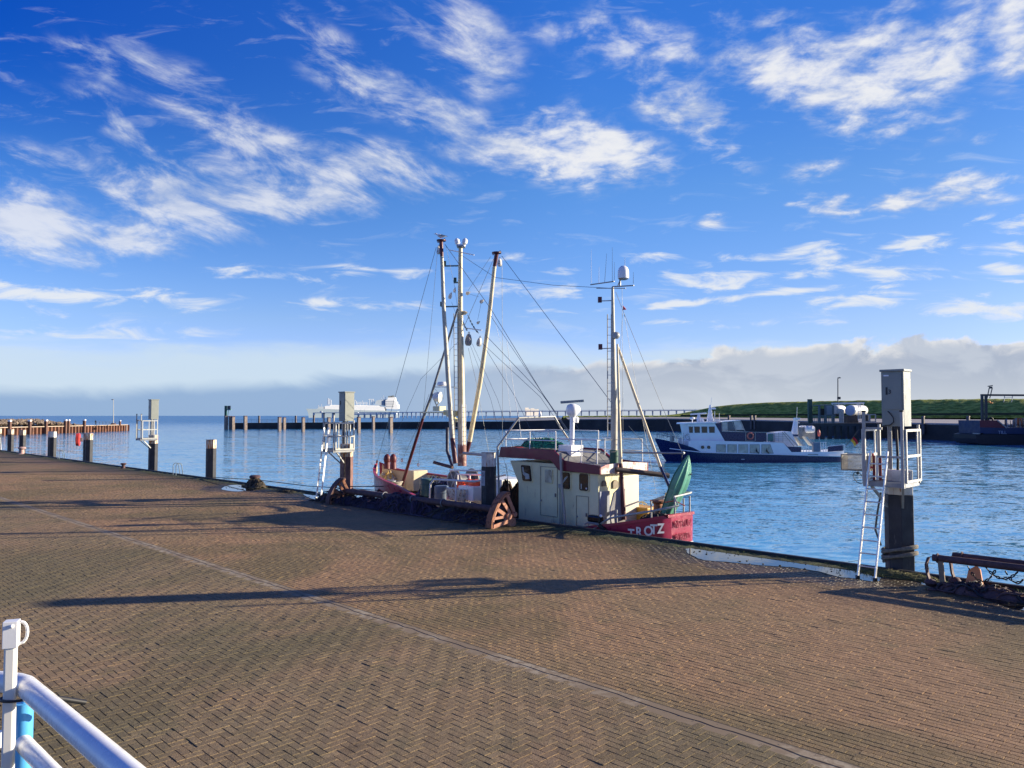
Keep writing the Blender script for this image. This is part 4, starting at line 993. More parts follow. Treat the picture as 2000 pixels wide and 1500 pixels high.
def terrain():
    # harbour apron from the wall back to the dike foot, then the dike
    foot = [(1105, 818.5, 600), (1300, 812.5, 560), (1450, 811.5, 520), (1600, 811, 470), (1800, 810.5, 400), (2000, 810.0, 340), (2250, 809.5, 290)]
    top = wtop[5:]
    ft = [Vector((at(px, py, Y).x, Y, t.z+.3)) for (px, py, Y), t in zip(foot, top)]
    # resample so that both rows have the same count
    a = MB(); a.loft([top, ft]); single('harbour_apron', a, mat('apron_concrete', (.27, .245, .235), .85, var=.25, scale=.08), '', '', kind='structure')
    crest = [(1100, 812.6), (1300, 811.5), (1330, 808), (1365, 801), (1400, 794), (1440, 789.5), (1500, 786), (1600, 783.5), (1800, 780.5), (1900, 779.5), (2000, 779), (2260, 778)]
    toe = [(1100, 813.5), (1300, 813.0), (1330, 812.6), (1365, 812.3), (1400, 812), (1440, 811.8), (1500, 811.4), (1600, 811), (1800, 810.6), (1900, 810.3), (2000, 810), (2260, 809.6)]
    N_ = 220
    def interp(tab, px): return float(np.interp(px, [t[0] for t in tab], [t[1] for t in tab]))
    def Yf(px): return float(np.interp(px, [f[0] for f in foot], [f[2] for f in foot]))
    r = random.Random(8); rows = [[] for _ in range(16)]
    for i in range(N_+1):
        px = 1100+(2260-1100)*i/N_; Yt = Yf(px); t_ = at(px, interp(toe, px), Yt+1); c1_ = at(px, interp(crest, px), Yt+38)
        for k in range(14):
            f = k/13; s = f*f*(3-2*f)*.35+f*.65
            p = t_.lerp(c1_, f); p.z = t_.z+(c1_.z-t_.z)*s+ (r.uniform(-.18, .18) if 0 < k else 0); 
            if k == 0: p.z -= 1.5
            rows[k].append(p)
        rows[14].append(c1_+Vector((0, 6, 0))); rows[15].append(c1_+Vector((0, 60, -c1_.z-4)))
    a = MB(); a.loft(rows)
    m, t, b = nt_mat('dike_grass'); g = g_pos(t)
    st = t.mapping(g, scale=(.25, .25, 1.6))
    c = t.mix(t.ss(t.noise(st, .8, 8, .7, .3), .40, .60), (.15, .19, .025), (.46, .48, .095))
    c = t.mix(t.math('MULTIPLY', t.ss(t.noise(g, .22, 6, .7), .52, .66), .5), c, (.16, .15, .06))
    t.link(c, b.inputs['Base Color']); b.inputs['Roughness'].default_value = .95; b.inputs['Specular IOR Level'].default_value = .1
    bp = t.new('ShaderNodeBump'); bp.inputs['Strength'].default_value = 1; bp.inputs['Distance'].default_value = .8
    t.link(t.noise(st, 1.0, 8, .75), bp.inputs['Height']); t.link(bp.outputs[0], b.inputs['Normal'])
    single('dike', a, m, '', '', kind='structure', smooth=60)
    # wet sand flat behind the mole
    a = MB(); sp = [(940, 823.0, 520), (1110, 818, 700), (1340, 813, 1100), (1340, 811.0, 1200)]
    ps = [gnd(930, 819, WATER+.3), gnd(1000, 821.5, WATER+.3), gnd(1340, 823, WATER+.3), gnd(1340, 814.9, WATER+.3), gnd(1100, 815.2, WATER+.3), gnd(960, 816.6, WATER+.3)]
    a.add(ps, [tuple(range(len(ps)))]); single('mud_flat', a, mat('wet_sand', (.20, .19, .17), .6, var=.2, scale=.03), '', '', kind='structure')
    # strip of dark reeds along the dike foot
    a = MB(); q = []
    for i in range(60):
        px = 1330+(2250-1330)*i/59; q.append(at(px, interp(toe, px)+.3, Yf(px)-1.5))
    a.loft([q, [p+ZV*1.0 for p in q], [p+ZV*.9+Vector((0, 2.0, 0)) for p in q], [p+Vector((0, 2, 0)) for p in q]]); single('reed_strip', a, mat('dark_reeds', (.025, .030, .012), .9, var=.5, scale=.8), 'dark strip of reeds along the foot of the green dike', 'reeds', kind='stuff')
terrain()
# dolphin piles: px, top y, waterline y, width m, tone
pale = mat('pale_dolphin', (.24, .19, .155), .75, var=.3, scale=1, col2=(.10, .07, .06), f2=.42)  # pale brown steel with darker patches, same tone on every side
def dolphin(label, px, yt, yb, w=.95, n_=1):
    b_ = bw(px, yb); b_.z = WATER-1; t_ = at(px, yt, b_.y)
    o = empty('dolphin_pile', label, 'pile', b_, 0, 'steel piles standing in front of the dark mole')
    hgt = t_.z-b_.z
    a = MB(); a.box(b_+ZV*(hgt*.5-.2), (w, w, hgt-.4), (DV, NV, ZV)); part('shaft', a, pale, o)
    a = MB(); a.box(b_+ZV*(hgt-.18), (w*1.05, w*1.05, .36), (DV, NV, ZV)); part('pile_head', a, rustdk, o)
DL = [(441.5, 812, 839, 1.25, 'leftmost pile of the mole head, under the green beacon'), (449.5, 812.5, 839, 1.0, 'pile behind and between the two front piles of the mole head'), (455, 813, 839, 1.2, 'right pile of the cluster at the mole head'), (479, 812, 839.5, 1.25, 'single pale pile right of the mole head cluster'),
 (545.7, 814, 841, 1.1, 'left pile of the close pair in mid mole'), (555, 815, 838.8, 1.1, 'right pile of the close pair in mid mole'), (592, 815, 843, 1.0, 'reddish pile left of the near service post, foot well out in the water'), (642, 815, 843, 1.0, 'pile seen through the cage of the service post left of the cutter'),
 (700.5, 814, 845, 1.0, 'first pile right of the reddish service post'), (729, 813, 839.5, 1.0, 'second pile right of the reddish service post, pale on its right side'), (763, 814, 846, 1.1, 'third pile right of the reddish service post, in line with the cutter bow')]
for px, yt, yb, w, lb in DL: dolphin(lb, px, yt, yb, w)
for i, (px, yt, lb) in enumerate([(506, 812, 'thin post on the mole, left of the close pile pair'), (577.6, 812, 'thin post on the mole between the close pair and reddish pile'), (613, 811, 'thin post on the mole beside the ladder of the near service post')]):
    Y = 352; a = MB(); p = at(px, 826, Y+1.5); t_ = at(px, yt, Y+1.5); g = empty('mole_post', lb, 'post', p, 0, 'thin posts on top of the mole'); a.box((p+t_)/2, (.7, .7, (t_-p).z)); part('shaft', a, pale, g)
# rail on the mole
a = MB(); g = empty('mole_rail', 'thin low rail along the outer end of the dark mole', 'rail', at(520, 826, 354))
for z in (.8, 1.5): a.bar(at(462, 825.8, 353)+ZV*z, at(690, 824.9, 353)+ZV*z, .08, .08)
part('rails', a, galvdk, g); a = MB()
for k in range(24): p = at(462+k*9.9, 825.8-.04*k, 353); a.bar(p, p+ZV*1.5, .09, .09)
part('uprights', a, galvdk, g)
# green beacon on the mole head
g = empty('harbour_beacon', 'green harbour light on a post at the mole head', 'beacon', at(443, 813, 345))
b_ = at(441, 813, 345); t_ = at(441, 792.5, 345); a = MB(); a.box((b_+t_)/2, (.9, .9, (t_-b_).z)); part('green_post', a, greenp, g)
a = MB(); p = at(447.5, 796, 345); a.box(p, (1.3, .8, 1.6)); part('lantern', a, mat('lantern_dark', (.015, .03, .05), .3), g)
a = MB(); p = at(448, 800, 345); a.box(p, (1.6, 1.0, .5)); a.bar(at(447, 800, 345), at(445, 813, 345), .2, .2); part('lantern_bracket', a, mat('teal_paint', (.10, .22, .20), .5), g)
# fender piles along the right hand wall
for px, yt, yb, lb in [(1467.5, 813, 838, 'left one of the twin fender piles behind the ferry'), (1474.5, 813, 838, 'right one of the twin fender piles behind the ferry'), (1424, 813, 829, 'short fender pile behind the ferry wheelhouse'), (1803, 814.5, 848, 'fender pile on the far wall just right of the cabinet post'), (1891, 814.5, 848, 'fender pile on the far wall left of the red workboat'), (1646.5, 815, 857, 'fender pile in front of the white tank platform')]:
    Yw = float(np.interp(px, [w[0] for w in WP], [b.y for b in wbase])); b_ = at(px, yb, Yw-1.0); t_ = at(px, yt, Yw-1.0)
    g = empty('fender_pile', lb, 'fender pile', b_, 0, 'fender piles on the far quay wall'); a = MB(); w_ = .75 if px > 1700 or px == 1646.5 else .8
    a.box((b_+t_)/2, (w_*.8, w_, (t_-b_).z), (DV, NV, ZV)); part('shaft', a, mat('grey_fender', (.11, .10, .095), .8, var=.3), g)
    a = MB(); a.box(t_+ZV*.12, (w_*.85, w_*1.05, .24), (DV, NV, ZV)); part('pile_head', a, pale, g)
# ------------------------------------------------------------------ far things: gas carrier, its jetty, distant hotel block
def carrier():
    def P(px, py, dy=0): return at(px, py, (2300+.7*616)/(1-.7*(px-1000)/1500)+dy)     # lies at an angle, stern farther off
    g = empty('gas_carrier', 'white and grey gas carrier moored far away at the long jetty', 'ship', P(690, 815))
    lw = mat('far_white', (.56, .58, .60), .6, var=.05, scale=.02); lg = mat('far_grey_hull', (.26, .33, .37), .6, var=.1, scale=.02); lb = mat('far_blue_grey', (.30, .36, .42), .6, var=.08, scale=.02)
    B_ = 44
    def slab(nm, pts, d0, d1, m_):
        a = MB(); a.prism([P(x, y, d0) for x, y in pts], (0, d1-d0, 0)); return part(nm, a, m_, g)
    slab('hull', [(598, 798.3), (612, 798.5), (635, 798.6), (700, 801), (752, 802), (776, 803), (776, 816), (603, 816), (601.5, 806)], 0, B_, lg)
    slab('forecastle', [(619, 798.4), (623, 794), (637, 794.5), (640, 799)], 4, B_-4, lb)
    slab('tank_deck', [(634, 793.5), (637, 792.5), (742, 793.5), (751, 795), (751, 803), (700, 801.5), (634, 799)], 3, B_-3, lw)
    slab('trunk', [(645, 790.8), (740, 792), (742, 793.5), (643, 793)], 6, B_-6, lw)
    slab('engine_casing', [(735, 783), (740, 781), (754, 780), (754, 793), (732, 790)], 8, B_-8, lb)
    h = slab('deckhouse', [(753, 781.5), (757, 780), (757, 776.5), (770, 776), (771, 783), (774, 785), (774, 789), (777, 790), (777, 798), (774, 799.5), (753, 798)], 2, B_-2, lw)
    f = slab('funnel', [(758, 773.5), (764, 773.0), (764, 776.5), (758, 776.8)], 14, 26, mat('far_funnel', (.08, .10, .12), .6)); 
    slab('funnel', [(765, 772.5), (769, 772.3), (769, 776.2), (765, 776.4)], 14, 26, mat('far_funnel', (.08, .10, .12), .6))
    for x, y0, y1 in ((640.5, 790, 778), (643.5, 790, 779), (646.5, 791, 781)):
        a = MB(); a.tube([P(x, y0, 20), P(x, y1, 20)], 1.4, 8); part('vent_mast', a, lw, g, smooth=50)
    for x, y0, y1 in ((628, 794.5, 788.5), (622, 794.5, 791), (748.5, 780, 772.5), (744.5, 781, 776), (753, 780, 775), (708, 786, 781.5)):
        a = MB(); a.tube([P(x, y0, 20), P(x, y1, 20)], .7, 6); part('mast', a, lw, g)
    a = MB(); pts = [P(691.5, 793, 16), P(691.5, 784, 16), P(693, 781, 16), P(695, 784, 16), P(695, 788, 16)]; a.tube(pts, 1.3, 6)
    for x in (697, 703, 709, 716): a.tube([P(x, 793, 16), P(x, 785.5, 16)], .8, 5)
    for y in (785.5, 788, 791): a.bar(P(695, y, 16), P(718, y+.3, 16), 1.2, 1.0)
    for x in (721, 725, 728): a.tube([P(x, 791, 16), P(x, 780.5, 16)], 1.0, 5)
    a.bar(P(719, 780, 16), P(730, 779.8, 16), 1.6, 1.2); a.tube([P(729, 780, 16), P(731, 785, 16), P(731, 788, 16)], 1.0, 5)
    part('cargo_piping', a, lw, g)
    for y in (783.5, 787, 790.5, 794): 
        a = MB(); a.bar(P(755, y, 1.2), P(769, y, 1.2), 1.0, 2.0); o = part('window', a, mat('far_windows', (.25, .28, .32), .4), g); o.parent = h
carrier()
def jetty():
    Y = 1900.0
    def P(px, py, dy=0): return at(px, py, Y+dy)
    g = empty('long_jetty', 'long low jetty on many legs along the horizon', 'jetty', P(1000, 812))
    gm = mat('far_jetty', (.52, .55, .60), .8, var=.1, scale=.02)  # haze of distance put into the pale bluish colour
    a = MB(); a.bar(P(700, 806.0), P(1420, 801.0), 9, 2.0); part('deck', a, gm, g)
    k = 0
    for px in list(np.arange(735, 930, 8.6))+list(np.arange(934, 1410, 15.5)):
        yy = 806.0-(px-700)*5/720
        a = MB(); p = P(px, yy+.6); w = WATER-1
        a.prism([Vector((p.x-.6, p.y, w)), Vector((p.x+.6, p.y, w)), Vector((p.x+1.6, p.y, p.z)), Vector((p.x-1.6, p.y, p.z))], (0, 5, 0)); part('leg', a, gm, g)
    a = MB()
    for px in np.arange(760, 1400, 23): yy = 805.3-(px-700)*5/720; a.bar(P(px, yy), P(px, yy-2.4), .5, .5)
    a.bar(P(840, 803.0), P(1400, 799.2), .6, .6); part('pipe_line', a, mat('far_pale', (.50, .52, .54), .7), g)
    # loading head beside the carrier, nearer than the ship
    g2 = empty('loading_platform', 'grey loading platform in front of the far gas carrier', 'jetty', P(680, 814))
    a = MB()
    a.bar(P(612, 806.5, -60), P(700, 806.0, -60), 10, 1.6); a.bar(P(690, 809, -60), P(775, 808, -60), 14, 3.2); part('deck', a, gm, g2)
    for px in (613, 630, 650, 668, 688, 700, 712, 724, 736, 748, 760, 772):
        a = MB(); p = P(px, 807, -60); a.bar(Vector((p.x, p.y, WATER-1)), p, 3.0, 4); part('leg', a, gm, g2)
    a = MB()
    for px in (655, 658, 662, 705, 712): a.bar(P(px, 806, -60), P(px, 800, -60), .7, .7)
    a.box(P(627, 804.5, -60), (5, 4, 4)); part('loading_arms', a, mat('far_pale', (.50, .52, .54), .7), g2)
jetty()
def hotel():
    Y = 3200.0
    def at_(px, py, Y_): return at(px, py, (3200-.9*77)/(1-.9*(px-1000)/1500)+Y_-3200)
    g = empty('distant_block', 'pale distant building block on the horizon above the jetty', 'building', at(1036, 810, Y)); a = MB()
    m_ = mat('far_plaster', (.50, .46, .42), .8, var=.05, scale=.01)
    for x0, x1, yt in ((1025.5, 1032.5, 796.2), (1032.5, 1036, 798.5), (1036.5, 1043.5, 797.5), (1043.5, 1052, 799)):
        a.prism([at_(x0, yt, Y), at_(x1, yt, Y), at_(x1, 812, Y), at_(x0, 812, Y)], (0, 30, 0))
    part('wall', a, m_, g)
    for yy in (798.5, 800.5):
        a = MB(); a.bar(at_(1027, yy+.6, Y-.6), at_(1050, yy+.6, Y-.6), 1.0, 1.2); part('window_band', a, mat('far_windows', (.25, .28, .32), .4), g)
hotel()
# ------------------------------------------------------------------ tank platform, lamp post, workboat on the right
def tanks():
    Y = 205.0
    def P(px, py, dy=0): return at(px, py, Y+dy)
    lw = mat('tank_white', (.74, .73, .69), .4, var=.05, scale=.5, col2=(.55, .50, .42), f2=.3); dk = mat('platform_dark', (.035, .038, .04), .7, var=.4, scale=.4); gy = mat('kiosk_grey', (.10, .14, .15), .6, var=.2, scale=.5)
    g = empty('tank_platform', 'dark bunkering platform on piles carrying the white tanks', 'platform', P(1640, 850))
    a = MB(); a.prism([P(1588, 827, -6), P(1712, 826, -6), P(1712, 832, -6), P(1588, 833, -6)], (0, 14, 0)); part('deck', a, dk, g)
    for px in (1594, 1606, 1620, 1634, 1646, 1660, 1674, 1690, 1706):
        a = MB(); p = P(px, 832, -5.5); a.bar(Vector((p.x, p.y, WATER-1)), p, .9, .9); part('leg', a, dk, g)
        a = MB(); p = P(px, 832, 5); a.bar(Vector((p.x, p.y, WATER-1)), p, .9, .9); part('leg', a, dk, g)
    k = empty('pump_kiosk', 'open grey kiosk on the left end of the tank platform', 'kiosk', P(1612, 826))
    a = MB(); a.prism([P(1598, 792.5), P(1629, 791), P(1628, 789.5), P(1599, 791)], (0, 5, 0)); part('roof', a, gy, k)
    for x in (1600, 1612, 1627):
        a = MB(); a.bar(P(x, 792), P(x, 828), .45, .45); part('post', a, gy, k); 
    a = MB(); a.prism([P(1613, 792), P(1627, 792), P(1627, 810), P(1613, 810)], (0, .3, 0)); part('side_panel', a, mat('panel_grey', (.22, .28, .31), .5, var=.1), k)
    a = MB(); a.box(P(1606, 806, 1), (1.5, 1, 2.2)); part('pump', a, mat('kiosk_dark', (.02, .025, .03), .6), k)
    a = MB()
    for x in np.arange(1588, 1632, 3.0): a.bar(P(x, 812, -6.2), P(x, 827, -6.2), .12, .12)
    a.bar(P(1588, 812, -6.2), P(1632, 811.5, -6.2), .15, .15); part('railing', a, gy, g)
    a = MB(); a.box(P(1582, 803, 4), (1.1, .8, 6.5)); single('green_cabinet', a, mat('green_cab', (.05, .10, .075), .6, var=.2), 'tall narrow dark green cabinet left of the pump kiosk', 'cabinet', bevel=.04)
    def tank(lb, c0, ax, L, r, m_end):
        o = empty('storage_tank', lb, 'tank', c0-ZV*r, 0, 'white cylindrical tanks on the platform'); a = MB()
        a.lathe(c0, [(r*.45, -.35), (r*.85, -.12), (r, .15), (r, L-.5), (r*.92, L), (r*.6, L+.5), (r*.15, L+.7)], 28, ax=ax); part('shell', a, lw, o, smooth=35)
        a = MB(); a.lathe(c0-Vector(ax)*.36, [(r*.96, 0), (r*.9, .1)], 28, ax=ax); part('end_cap', a, m_end, o, smooth=35)
        a = MB()
        for s in (.22, .75): a.box(c0+Vector(ax)*(L*s)-ZV*(r+.2), (.8, 1.8, .9)); 
        part('saddle', a, dk, o)
        return o
    blue = mat('pale_blue_end', (.30, .42, .60), .4, var=.05)
    tank('white horizontal tank with pale blue end facing the water', P(1661, 801.5), Vector((.80, .60, 0)).normalized(), 6.6, 1.42, blue)
    tank('shorter white tank behind the kiosk and left of the blue ended tank', P(1630, 800, 4), Vector((.75, .66, 0)).normalized(), 4.5, 1.25, lw)
    a = MB(); c0 = P(1661, 812); a.box(P(1662, 819, .5), (2.9, 2.5, 1.9)); single('brown_tank_box', a, mat('brown_box', (.09, .075, .065), .7, var=.3), 'brown container below the blue ended tank', 'container', bevel=.05)
    g3 = empty('tank_gantry', 'white pipe gantry and ladders over the tanks', 'gantry', P(1650, 826)); a = MB()
    a.bar(P(1624, 787.5, -1), P(1688, 786.5, -1), .22, .22); a.bar(P(1624, 789.2, 3), P(1688, 788, 3), .2, .2)
    for x in (1626, 1638, 1650, 1674, 1686): a.bar(P(x, 787.5, -1), P(x, 791, -1), .14, .14)
    part('top_pipes', a, lw, g3); a = MB()
    for x in (1676, 1680): a.bar(P(x, 787, -1.5), P(x, 822, -1.5), .14, .14)
    for y in np.arange(790, 822, 3.5): a.bar(P(1676, y, -1.5), P(1680, y, -1.5), .1, .1)
    part('ladder', a, lw, g3); a = MB()
    for x0, x1 in ((1684, 1697), (1699, 1710)):
        for q, w in ((P(x0, 810, -2), P(x1, 809.5, -2)), (P(x0, 824, -2), P(x1, 823.5, -2)), (P(x0, 810, -2), P(x0, 824, -2)), (P(x1, 810, -2), P(x1, 824, -2))): a.bar(q, w, .25, .25)
    for x in (1641, 1643, 1646): a.tube([P(x, 802, -2), P(x, 826, -2)], .3, 6)
    a.tube([P(1636, 803, -1.5), P(1646, 804, -1.5)], .8, 8); part('frames', a, mat('gantry_pale', (.45, .43, .38), .6, var=.2), g3)
    a = MB(); a.box(P(1692, 817, 0), (1.5, 1.0, 1.9)); single('dark_crate', a, dk, 'dark crate in the frame right of the blue ended tank', 'crate', bevel=.03)
    g4 = empty('lamp_post', 'thin tall lamp post rising behind the white tanks', 'lamp post', P(1637, 812, 12)); a = MB(); a.tube([P(1636.5, 812, 12), P(1636.5, 740, 12), P(1636.9, 738, 12), P(1640, 738, 12)], .14, 7); part('pole', a, darkw, g4, smooth=50)
    a = MB(); a.box(P(1638.5, 777.5, 12), (.8, .5, .7)); part('junction_box', a, darkw, g4); a = MB(); a.box(P(1639, 738, 12), (.8, .3, .25)); a.tube([P(1640, 738, 12), P(1639.3, 736, 12)], .06, 5); part('lamp_head', a, darkw, g4)
tanks()
def workboat():
    Yb = 158.0
    def P(px, py, dy=0): return at(px, py, Yb+dy)
    g = empty('workboat', 'red and dark blue workboat with deck crane, cut by the right photo edge', 'boat', P(1950, 868))
    hb = mat('workboat_blue', (.012, .028, .085), .5, var=.2, scale=.5); hr = mat('workboat_red', (.13, .016, .028), .5, var=.2, scale=.5); hk = mat('workboat_bottom', (.022, .02, .022), .6, var=.3)
    a = MB(); a.prism([P(1915, 847), P(2090, 849), P(2090, 872), P(1918, 868), P(1911, 866), P(1907, 857), P(1906, 849)], (0, 8, 0)); part('lower_hull', a, hk, g)
    a = MB(); a.prism([P(1913.5, 821), P(1948, 821), P(1966, 835.5), P(2090, 835.5), P(2090, 850), P(1915, 848)], (0, 7.6, 0)); h_ = part('bulwark', a, [hb], g)
    a = MB(); a.prism([P(1913.6, 820.8, -.05), P(1948, 820.8, -.05), P(1957, 828, -.05), P(1963, 835.6, -.05), P(1914, 834.5, -.05)], (0, .04, 0)); part('red_flare', a, hr, g)
    a = MB(); a.bar(P(1948, 821, -.1), P(1966, 835.8, -.1), .2, .2); a.box(P(1910, 847, 1), (1.0, 2, .25)); part('pale_rubbing_strip', a, galv, g)
    for (x, top, w) in ((1918.5, 770, .42), (1926, 772, .42)):
        a = MB(); a.bar(P(x, 821, 2), P(x-.5, top, 2), w, w); a.mi = 1; a.bar(P(x+2.2, 821, 2), P(x+1.2, top+2, 2), .16, .16); part('crane_post', a, [darkw, galv], g)
    a = MB(); a.bar(P(1916, 771.5, 2), P(2090, 772.5, 2), .5, .38); part('crane_boom', a, darkw, g)
    a = MB(); a.bar(P(1928, 778, 2), P(1932, 758, 2), .14, .14); a.bar(P(1933, 778, 2), P(1938, 758, 2), .14, .14); part('mast_frame', a, darkw, g)
    a = MB(); a.bar(P(1929.5, 754.5, 2), P(1938.5, 753, 2), .22, .18); a.box(P(1935, 757, 2), (.5, .4, .4)); part('radar', a, darkw, g)
    a = MB(); a.ball(P(1931, 785, 2), .38, 10, (1, 1, .6)); a.ball(P(1936, 787, 2), .34, 10, (1, 1, .5)); part('orange_float', a, mat('orange_float', (.75, .32, .08), .6), g)
    a = MB(); a.torus(P(1935, 820, 1.5), .45, .16, Vector((1, 0, 0)), ZV, 18, 8); part('tyre', a, black, g, smooth=60)
    r = random.Random(6); a = MB()
    for k in range(26):
        x = r.uniform(1962, 2010); y = r.uniform(816, 828); a.bar(P(x, 836, r.uniform(1, 5)), P(x+r.uniform(-2, 2), y, r.uniform(1, 5)), r.uniform(.08, .4), r.uniform(.08, .3))
    part('deck_gear', a, [mat('gear_grey', (.20, .20, .20), .6, var=.4)], g); a = MB()
    for x in (1985, 1992): a.bar(P(x, 836, 3), P(x, 816.5, 3), .5, .5)
    part('rust_post', a, rustm, g)
    a = text_mb('TILL', P(1949.5, 847.5, -.03), (1, 0, 0), (0, 0, 1), .95, .02, .01); part('name', a, mat('faded_letters', (.30, .32, .38), .6), g)
    a = MB()
    for x in (1962, 1977.5): a.tube([P(x, 773, 2), P(x-.5, 781, 2), P(x-2, 785.5, 2)], .07, 5)
    a.bar(P(1961, 776.5, 2), P(1978, 776.5, 2), .07, .07); part('hanging_frame', a, galv, g)
workboat()
# ------------------------------------------------------------------ passenger launch in mid harbour
def ferry():
    Y0, HB = 99.0, 2.8; YC = Y0+HB
    def P(px, py, dy=0): return at(px, py, Y0+dy)
    g = empty('passenger_launch', 'white and dark blue passenger launch heading left across the harbour', 'boat', at(1470, 900, YC))
    wt = mat('launch_white', (.80, .81, .83), .35, var=.04, scale=.6, col2=(.60, .62, .64), f2=.28); nv = navy
    def hbf(px): return float(np.interp(px, [1287.5, 1292, 1300, 1315, 1335, 1360, 1400, 1600, 1640, 1652], [.02, .35, .9, 1.6, 2.2, 2.65, 2.8, 2.8, 2.65, 2.3]))
    def zt(tab, px): return at(px, float(np.interp(px, [t[0] for t in tab], [t[1] for t in tab])), Y0).z
    blue = [(1287.5, 857), (1320, 863.5), (1346, 871.5), (1353, 873.5), (1370, 883), (1500, 887.5), (1631, 891), (1652, 892)]
    wh = [(1346, 871), (1347, 861.5), (1354, 860), (1530, 864.5), (1546, 883), (1630, 882.5), (1652, 880.5)]
    def X(px): return at(px, 880, Y0).x
    def sec(px, z0, z1, f0, f1, n=5):
        hb = hbf(px); out = []
        for i in range(n+1):
            f = i/n; w = hb*(f0+(f1-f0)*f); out.append(Vector((X(px), YC-w, z0+(z1-z0)*f)))
        return out+[Vector((p.x, 2*YC-p.y, p.z)) for p in out[::-1]]
    st = [1287.5, 1290, 1295, 1302, 1312, 1325, 1340, 1346, 1353, 1362, 1370, 1400, 1450, 1500, 1560, 1600, 1631, 1645, 1652]
    a = MB(); secs = []
    for px in st:
        zz = zt(blue, px); f0 = float(np.interp(px, [1287, 1310, 1345, 1400], [0, .12, .72, .96])); z0 = float(np.interp(px, [1287.5, 1309, 1325], [zz-.25, -2.6, -3.2]))
        secs.append(sec(px, z0, zz, f0, 1.0))
    a.loft(secs, caps=True); hull = part('hull', a, nv, g, smooth=50)
    a = MB(); secs = [sec(px, zt(blue, px)-.01, zt(wh, px), 1.0, 1.0, 2) for px in (1346, 1347, 1354, 1370, 1400, 1450, 1500, 1530, 1538, 1546, 1600, 1630, 1652)]
    a.loft(secs, caps=True); up = part('saloon', a, wt, g, smooth=35)
    def pl(nm, pts, d0, d1, m_, par=None, **k):
        a = MB(); a.prism([P(x, y, d0) for x, y in pts], (0, d1-d0, 0)); o = part(nm, a, m_, g, **k)
        if par: o.parent = par
        return o
    a = MB(); a.tube([P(1308, 876, .9), P(1340, 880, -.02), P(1371, 883.5, -.05), P(1651, 891.5, -.05)], .06, 6); o = part('rubbing_strake', a, whitec, g); o.parent = hull
    # saloon windows and portholes, the bright room behind is put into the pane colour
    lit = mat('saloon_glass', (.35, .38, .34), .08, var=.5, scale=1.2, spec=.8)
    for x0, x1, x2 in ((1399.5, 1417, 1417), (1421.5, 1438.5, 1438.5), (1443, 1460.5, 1460.5), (1465, 1483, 1483), (1488, 1504, 1510)):
        f = pl('window', [(x0-.8, 867.8), (x1+.8, 867.8), (x2+1, 885.8), (x0-.8, 885.8)], -.025, .02, mat('window_frame_grey', (.20, .24, .28), .4), up)
        pl('pane', [(x0, 868.6), (x1, 868.6), (x2, 885), (x0, 885)], -.032, 0, lit, f)
        pl('window_blind', [(x0+1, 869.4), (x1-4, 869.4), (x1-4, 879), (x0+1, 879)], -.036, -.03, mat('curtain', (.45, .44, .36), .8), f)
    for x in (1372.5, 1384.3):
        a = MB(); a.lathe(P(x, 873.6, -.04), [(.21, 0), (.21, .08)], 16, ax=(0, 1, 0)); o = part('porthole', a, glass, g, smooth=40); o.parent = up
    # wheelhouse
    wh_ = [(1343, 829), (1396, 827), (1416, 862), (1350, 862), (1346.5, 846)]
    h = pl('wheelhouse', wh_, .5, 5.1, wt)
    for x0, x1 in ((1345.8, 1353), (1356.3, 1366.5), (1370.3, 1381), (1385, 1395.5)):
        f = pl('window', [(x0-.6, 833), (x1+.6, 833), (x1+.6, 845.6), (x0+.4, 845.6)], .465, .52, mat('window_frame_grey', (.20, .24, .28), .4), h)
        pl('pane', [(x0, 833.7), (x1, 833.7), (x1, 844.9), (x0+.8, 844.9)], .455, .48, glass, f)
    a = MB(); a.prism([P(1342.2, 830.5, 1.0), P(1342.2, 830.5, 4.6), P(1346, 845.5, 4.6), P(1346, 845.5, 1.0)], (-.03, 0, 0)); o = part('front_window', a, glass, g); o.parent = h
    pl('roof_slab', [(1337.5, 828.8), (1339, 825.5), (1398, 824), (1400, 826.5)], .2, 5.4, whitec, h)
    # navy screen behind the wheelhouse and along the upper deck
    pl('navy_screen', [(1397, 827), (1409, 825.8), (1410, 842), (1430, 842.5), (1498, 845), (1498, 862.6), (1416, 861.6)], .55, 5.0, nv)
    # wind shield canopy
    cf = mat('canopy_frame', (.40, .40, .40), .4, metal=.4); cl = mat('clear_plastic', (.55, .52, .48), .15, var=.2, scale=2)
    a = MB()
    for dy in (.7, 4.9):
        for p, q in (((1410, 824), (1410, 842)), ((1421, 824), (1421, 842)), ((1410, 824), (1446, 821)), ((1446, 821), (1455, 842)), ((1429, 822), (1438, 842))): a.bar(P(*p, dy), P(*q, dy), .07, .07)
    part('canopy_frame', a, cf, g)
    for pts in ([(1411, 825), (1420, 824.5), (1420, 841), (1411, 841)], [(1432, 823), (1445, 822), (1453, 840), (1438, 840)], [(1422, 824.5), (1430, 824), (1437, 841), (1422, 841)]):
        pl('canopy_pane', pts, .74, .76, cl if pts[0][0] != 1422 else mat('canopy_dark', (.10, .12, .15), .2))
    pl('roof_cover', [(1410, 823.5), (1446, 820.4), (1447, 821.4), (1410, 824.6)], .6, 5.0, whitec)
    a = MB(); a.tube([P(1410, 842.5, .5), P(1498, 844.5, .5), P(1511, 844.5, .5), P(1511, 863, .5)], .045, 6); a.tube([P(1497, 845, .5), P(1497, 863, .5)], .045, 6); part('deck_rail', a, galv, g, smooth=50)
    pl('green_screen', [(1499.5, 847), (1510, 847), (1510, 862), (1499.5, 862)], .52, .56, mat('teal_glass', (.03, .14, .14), .2))
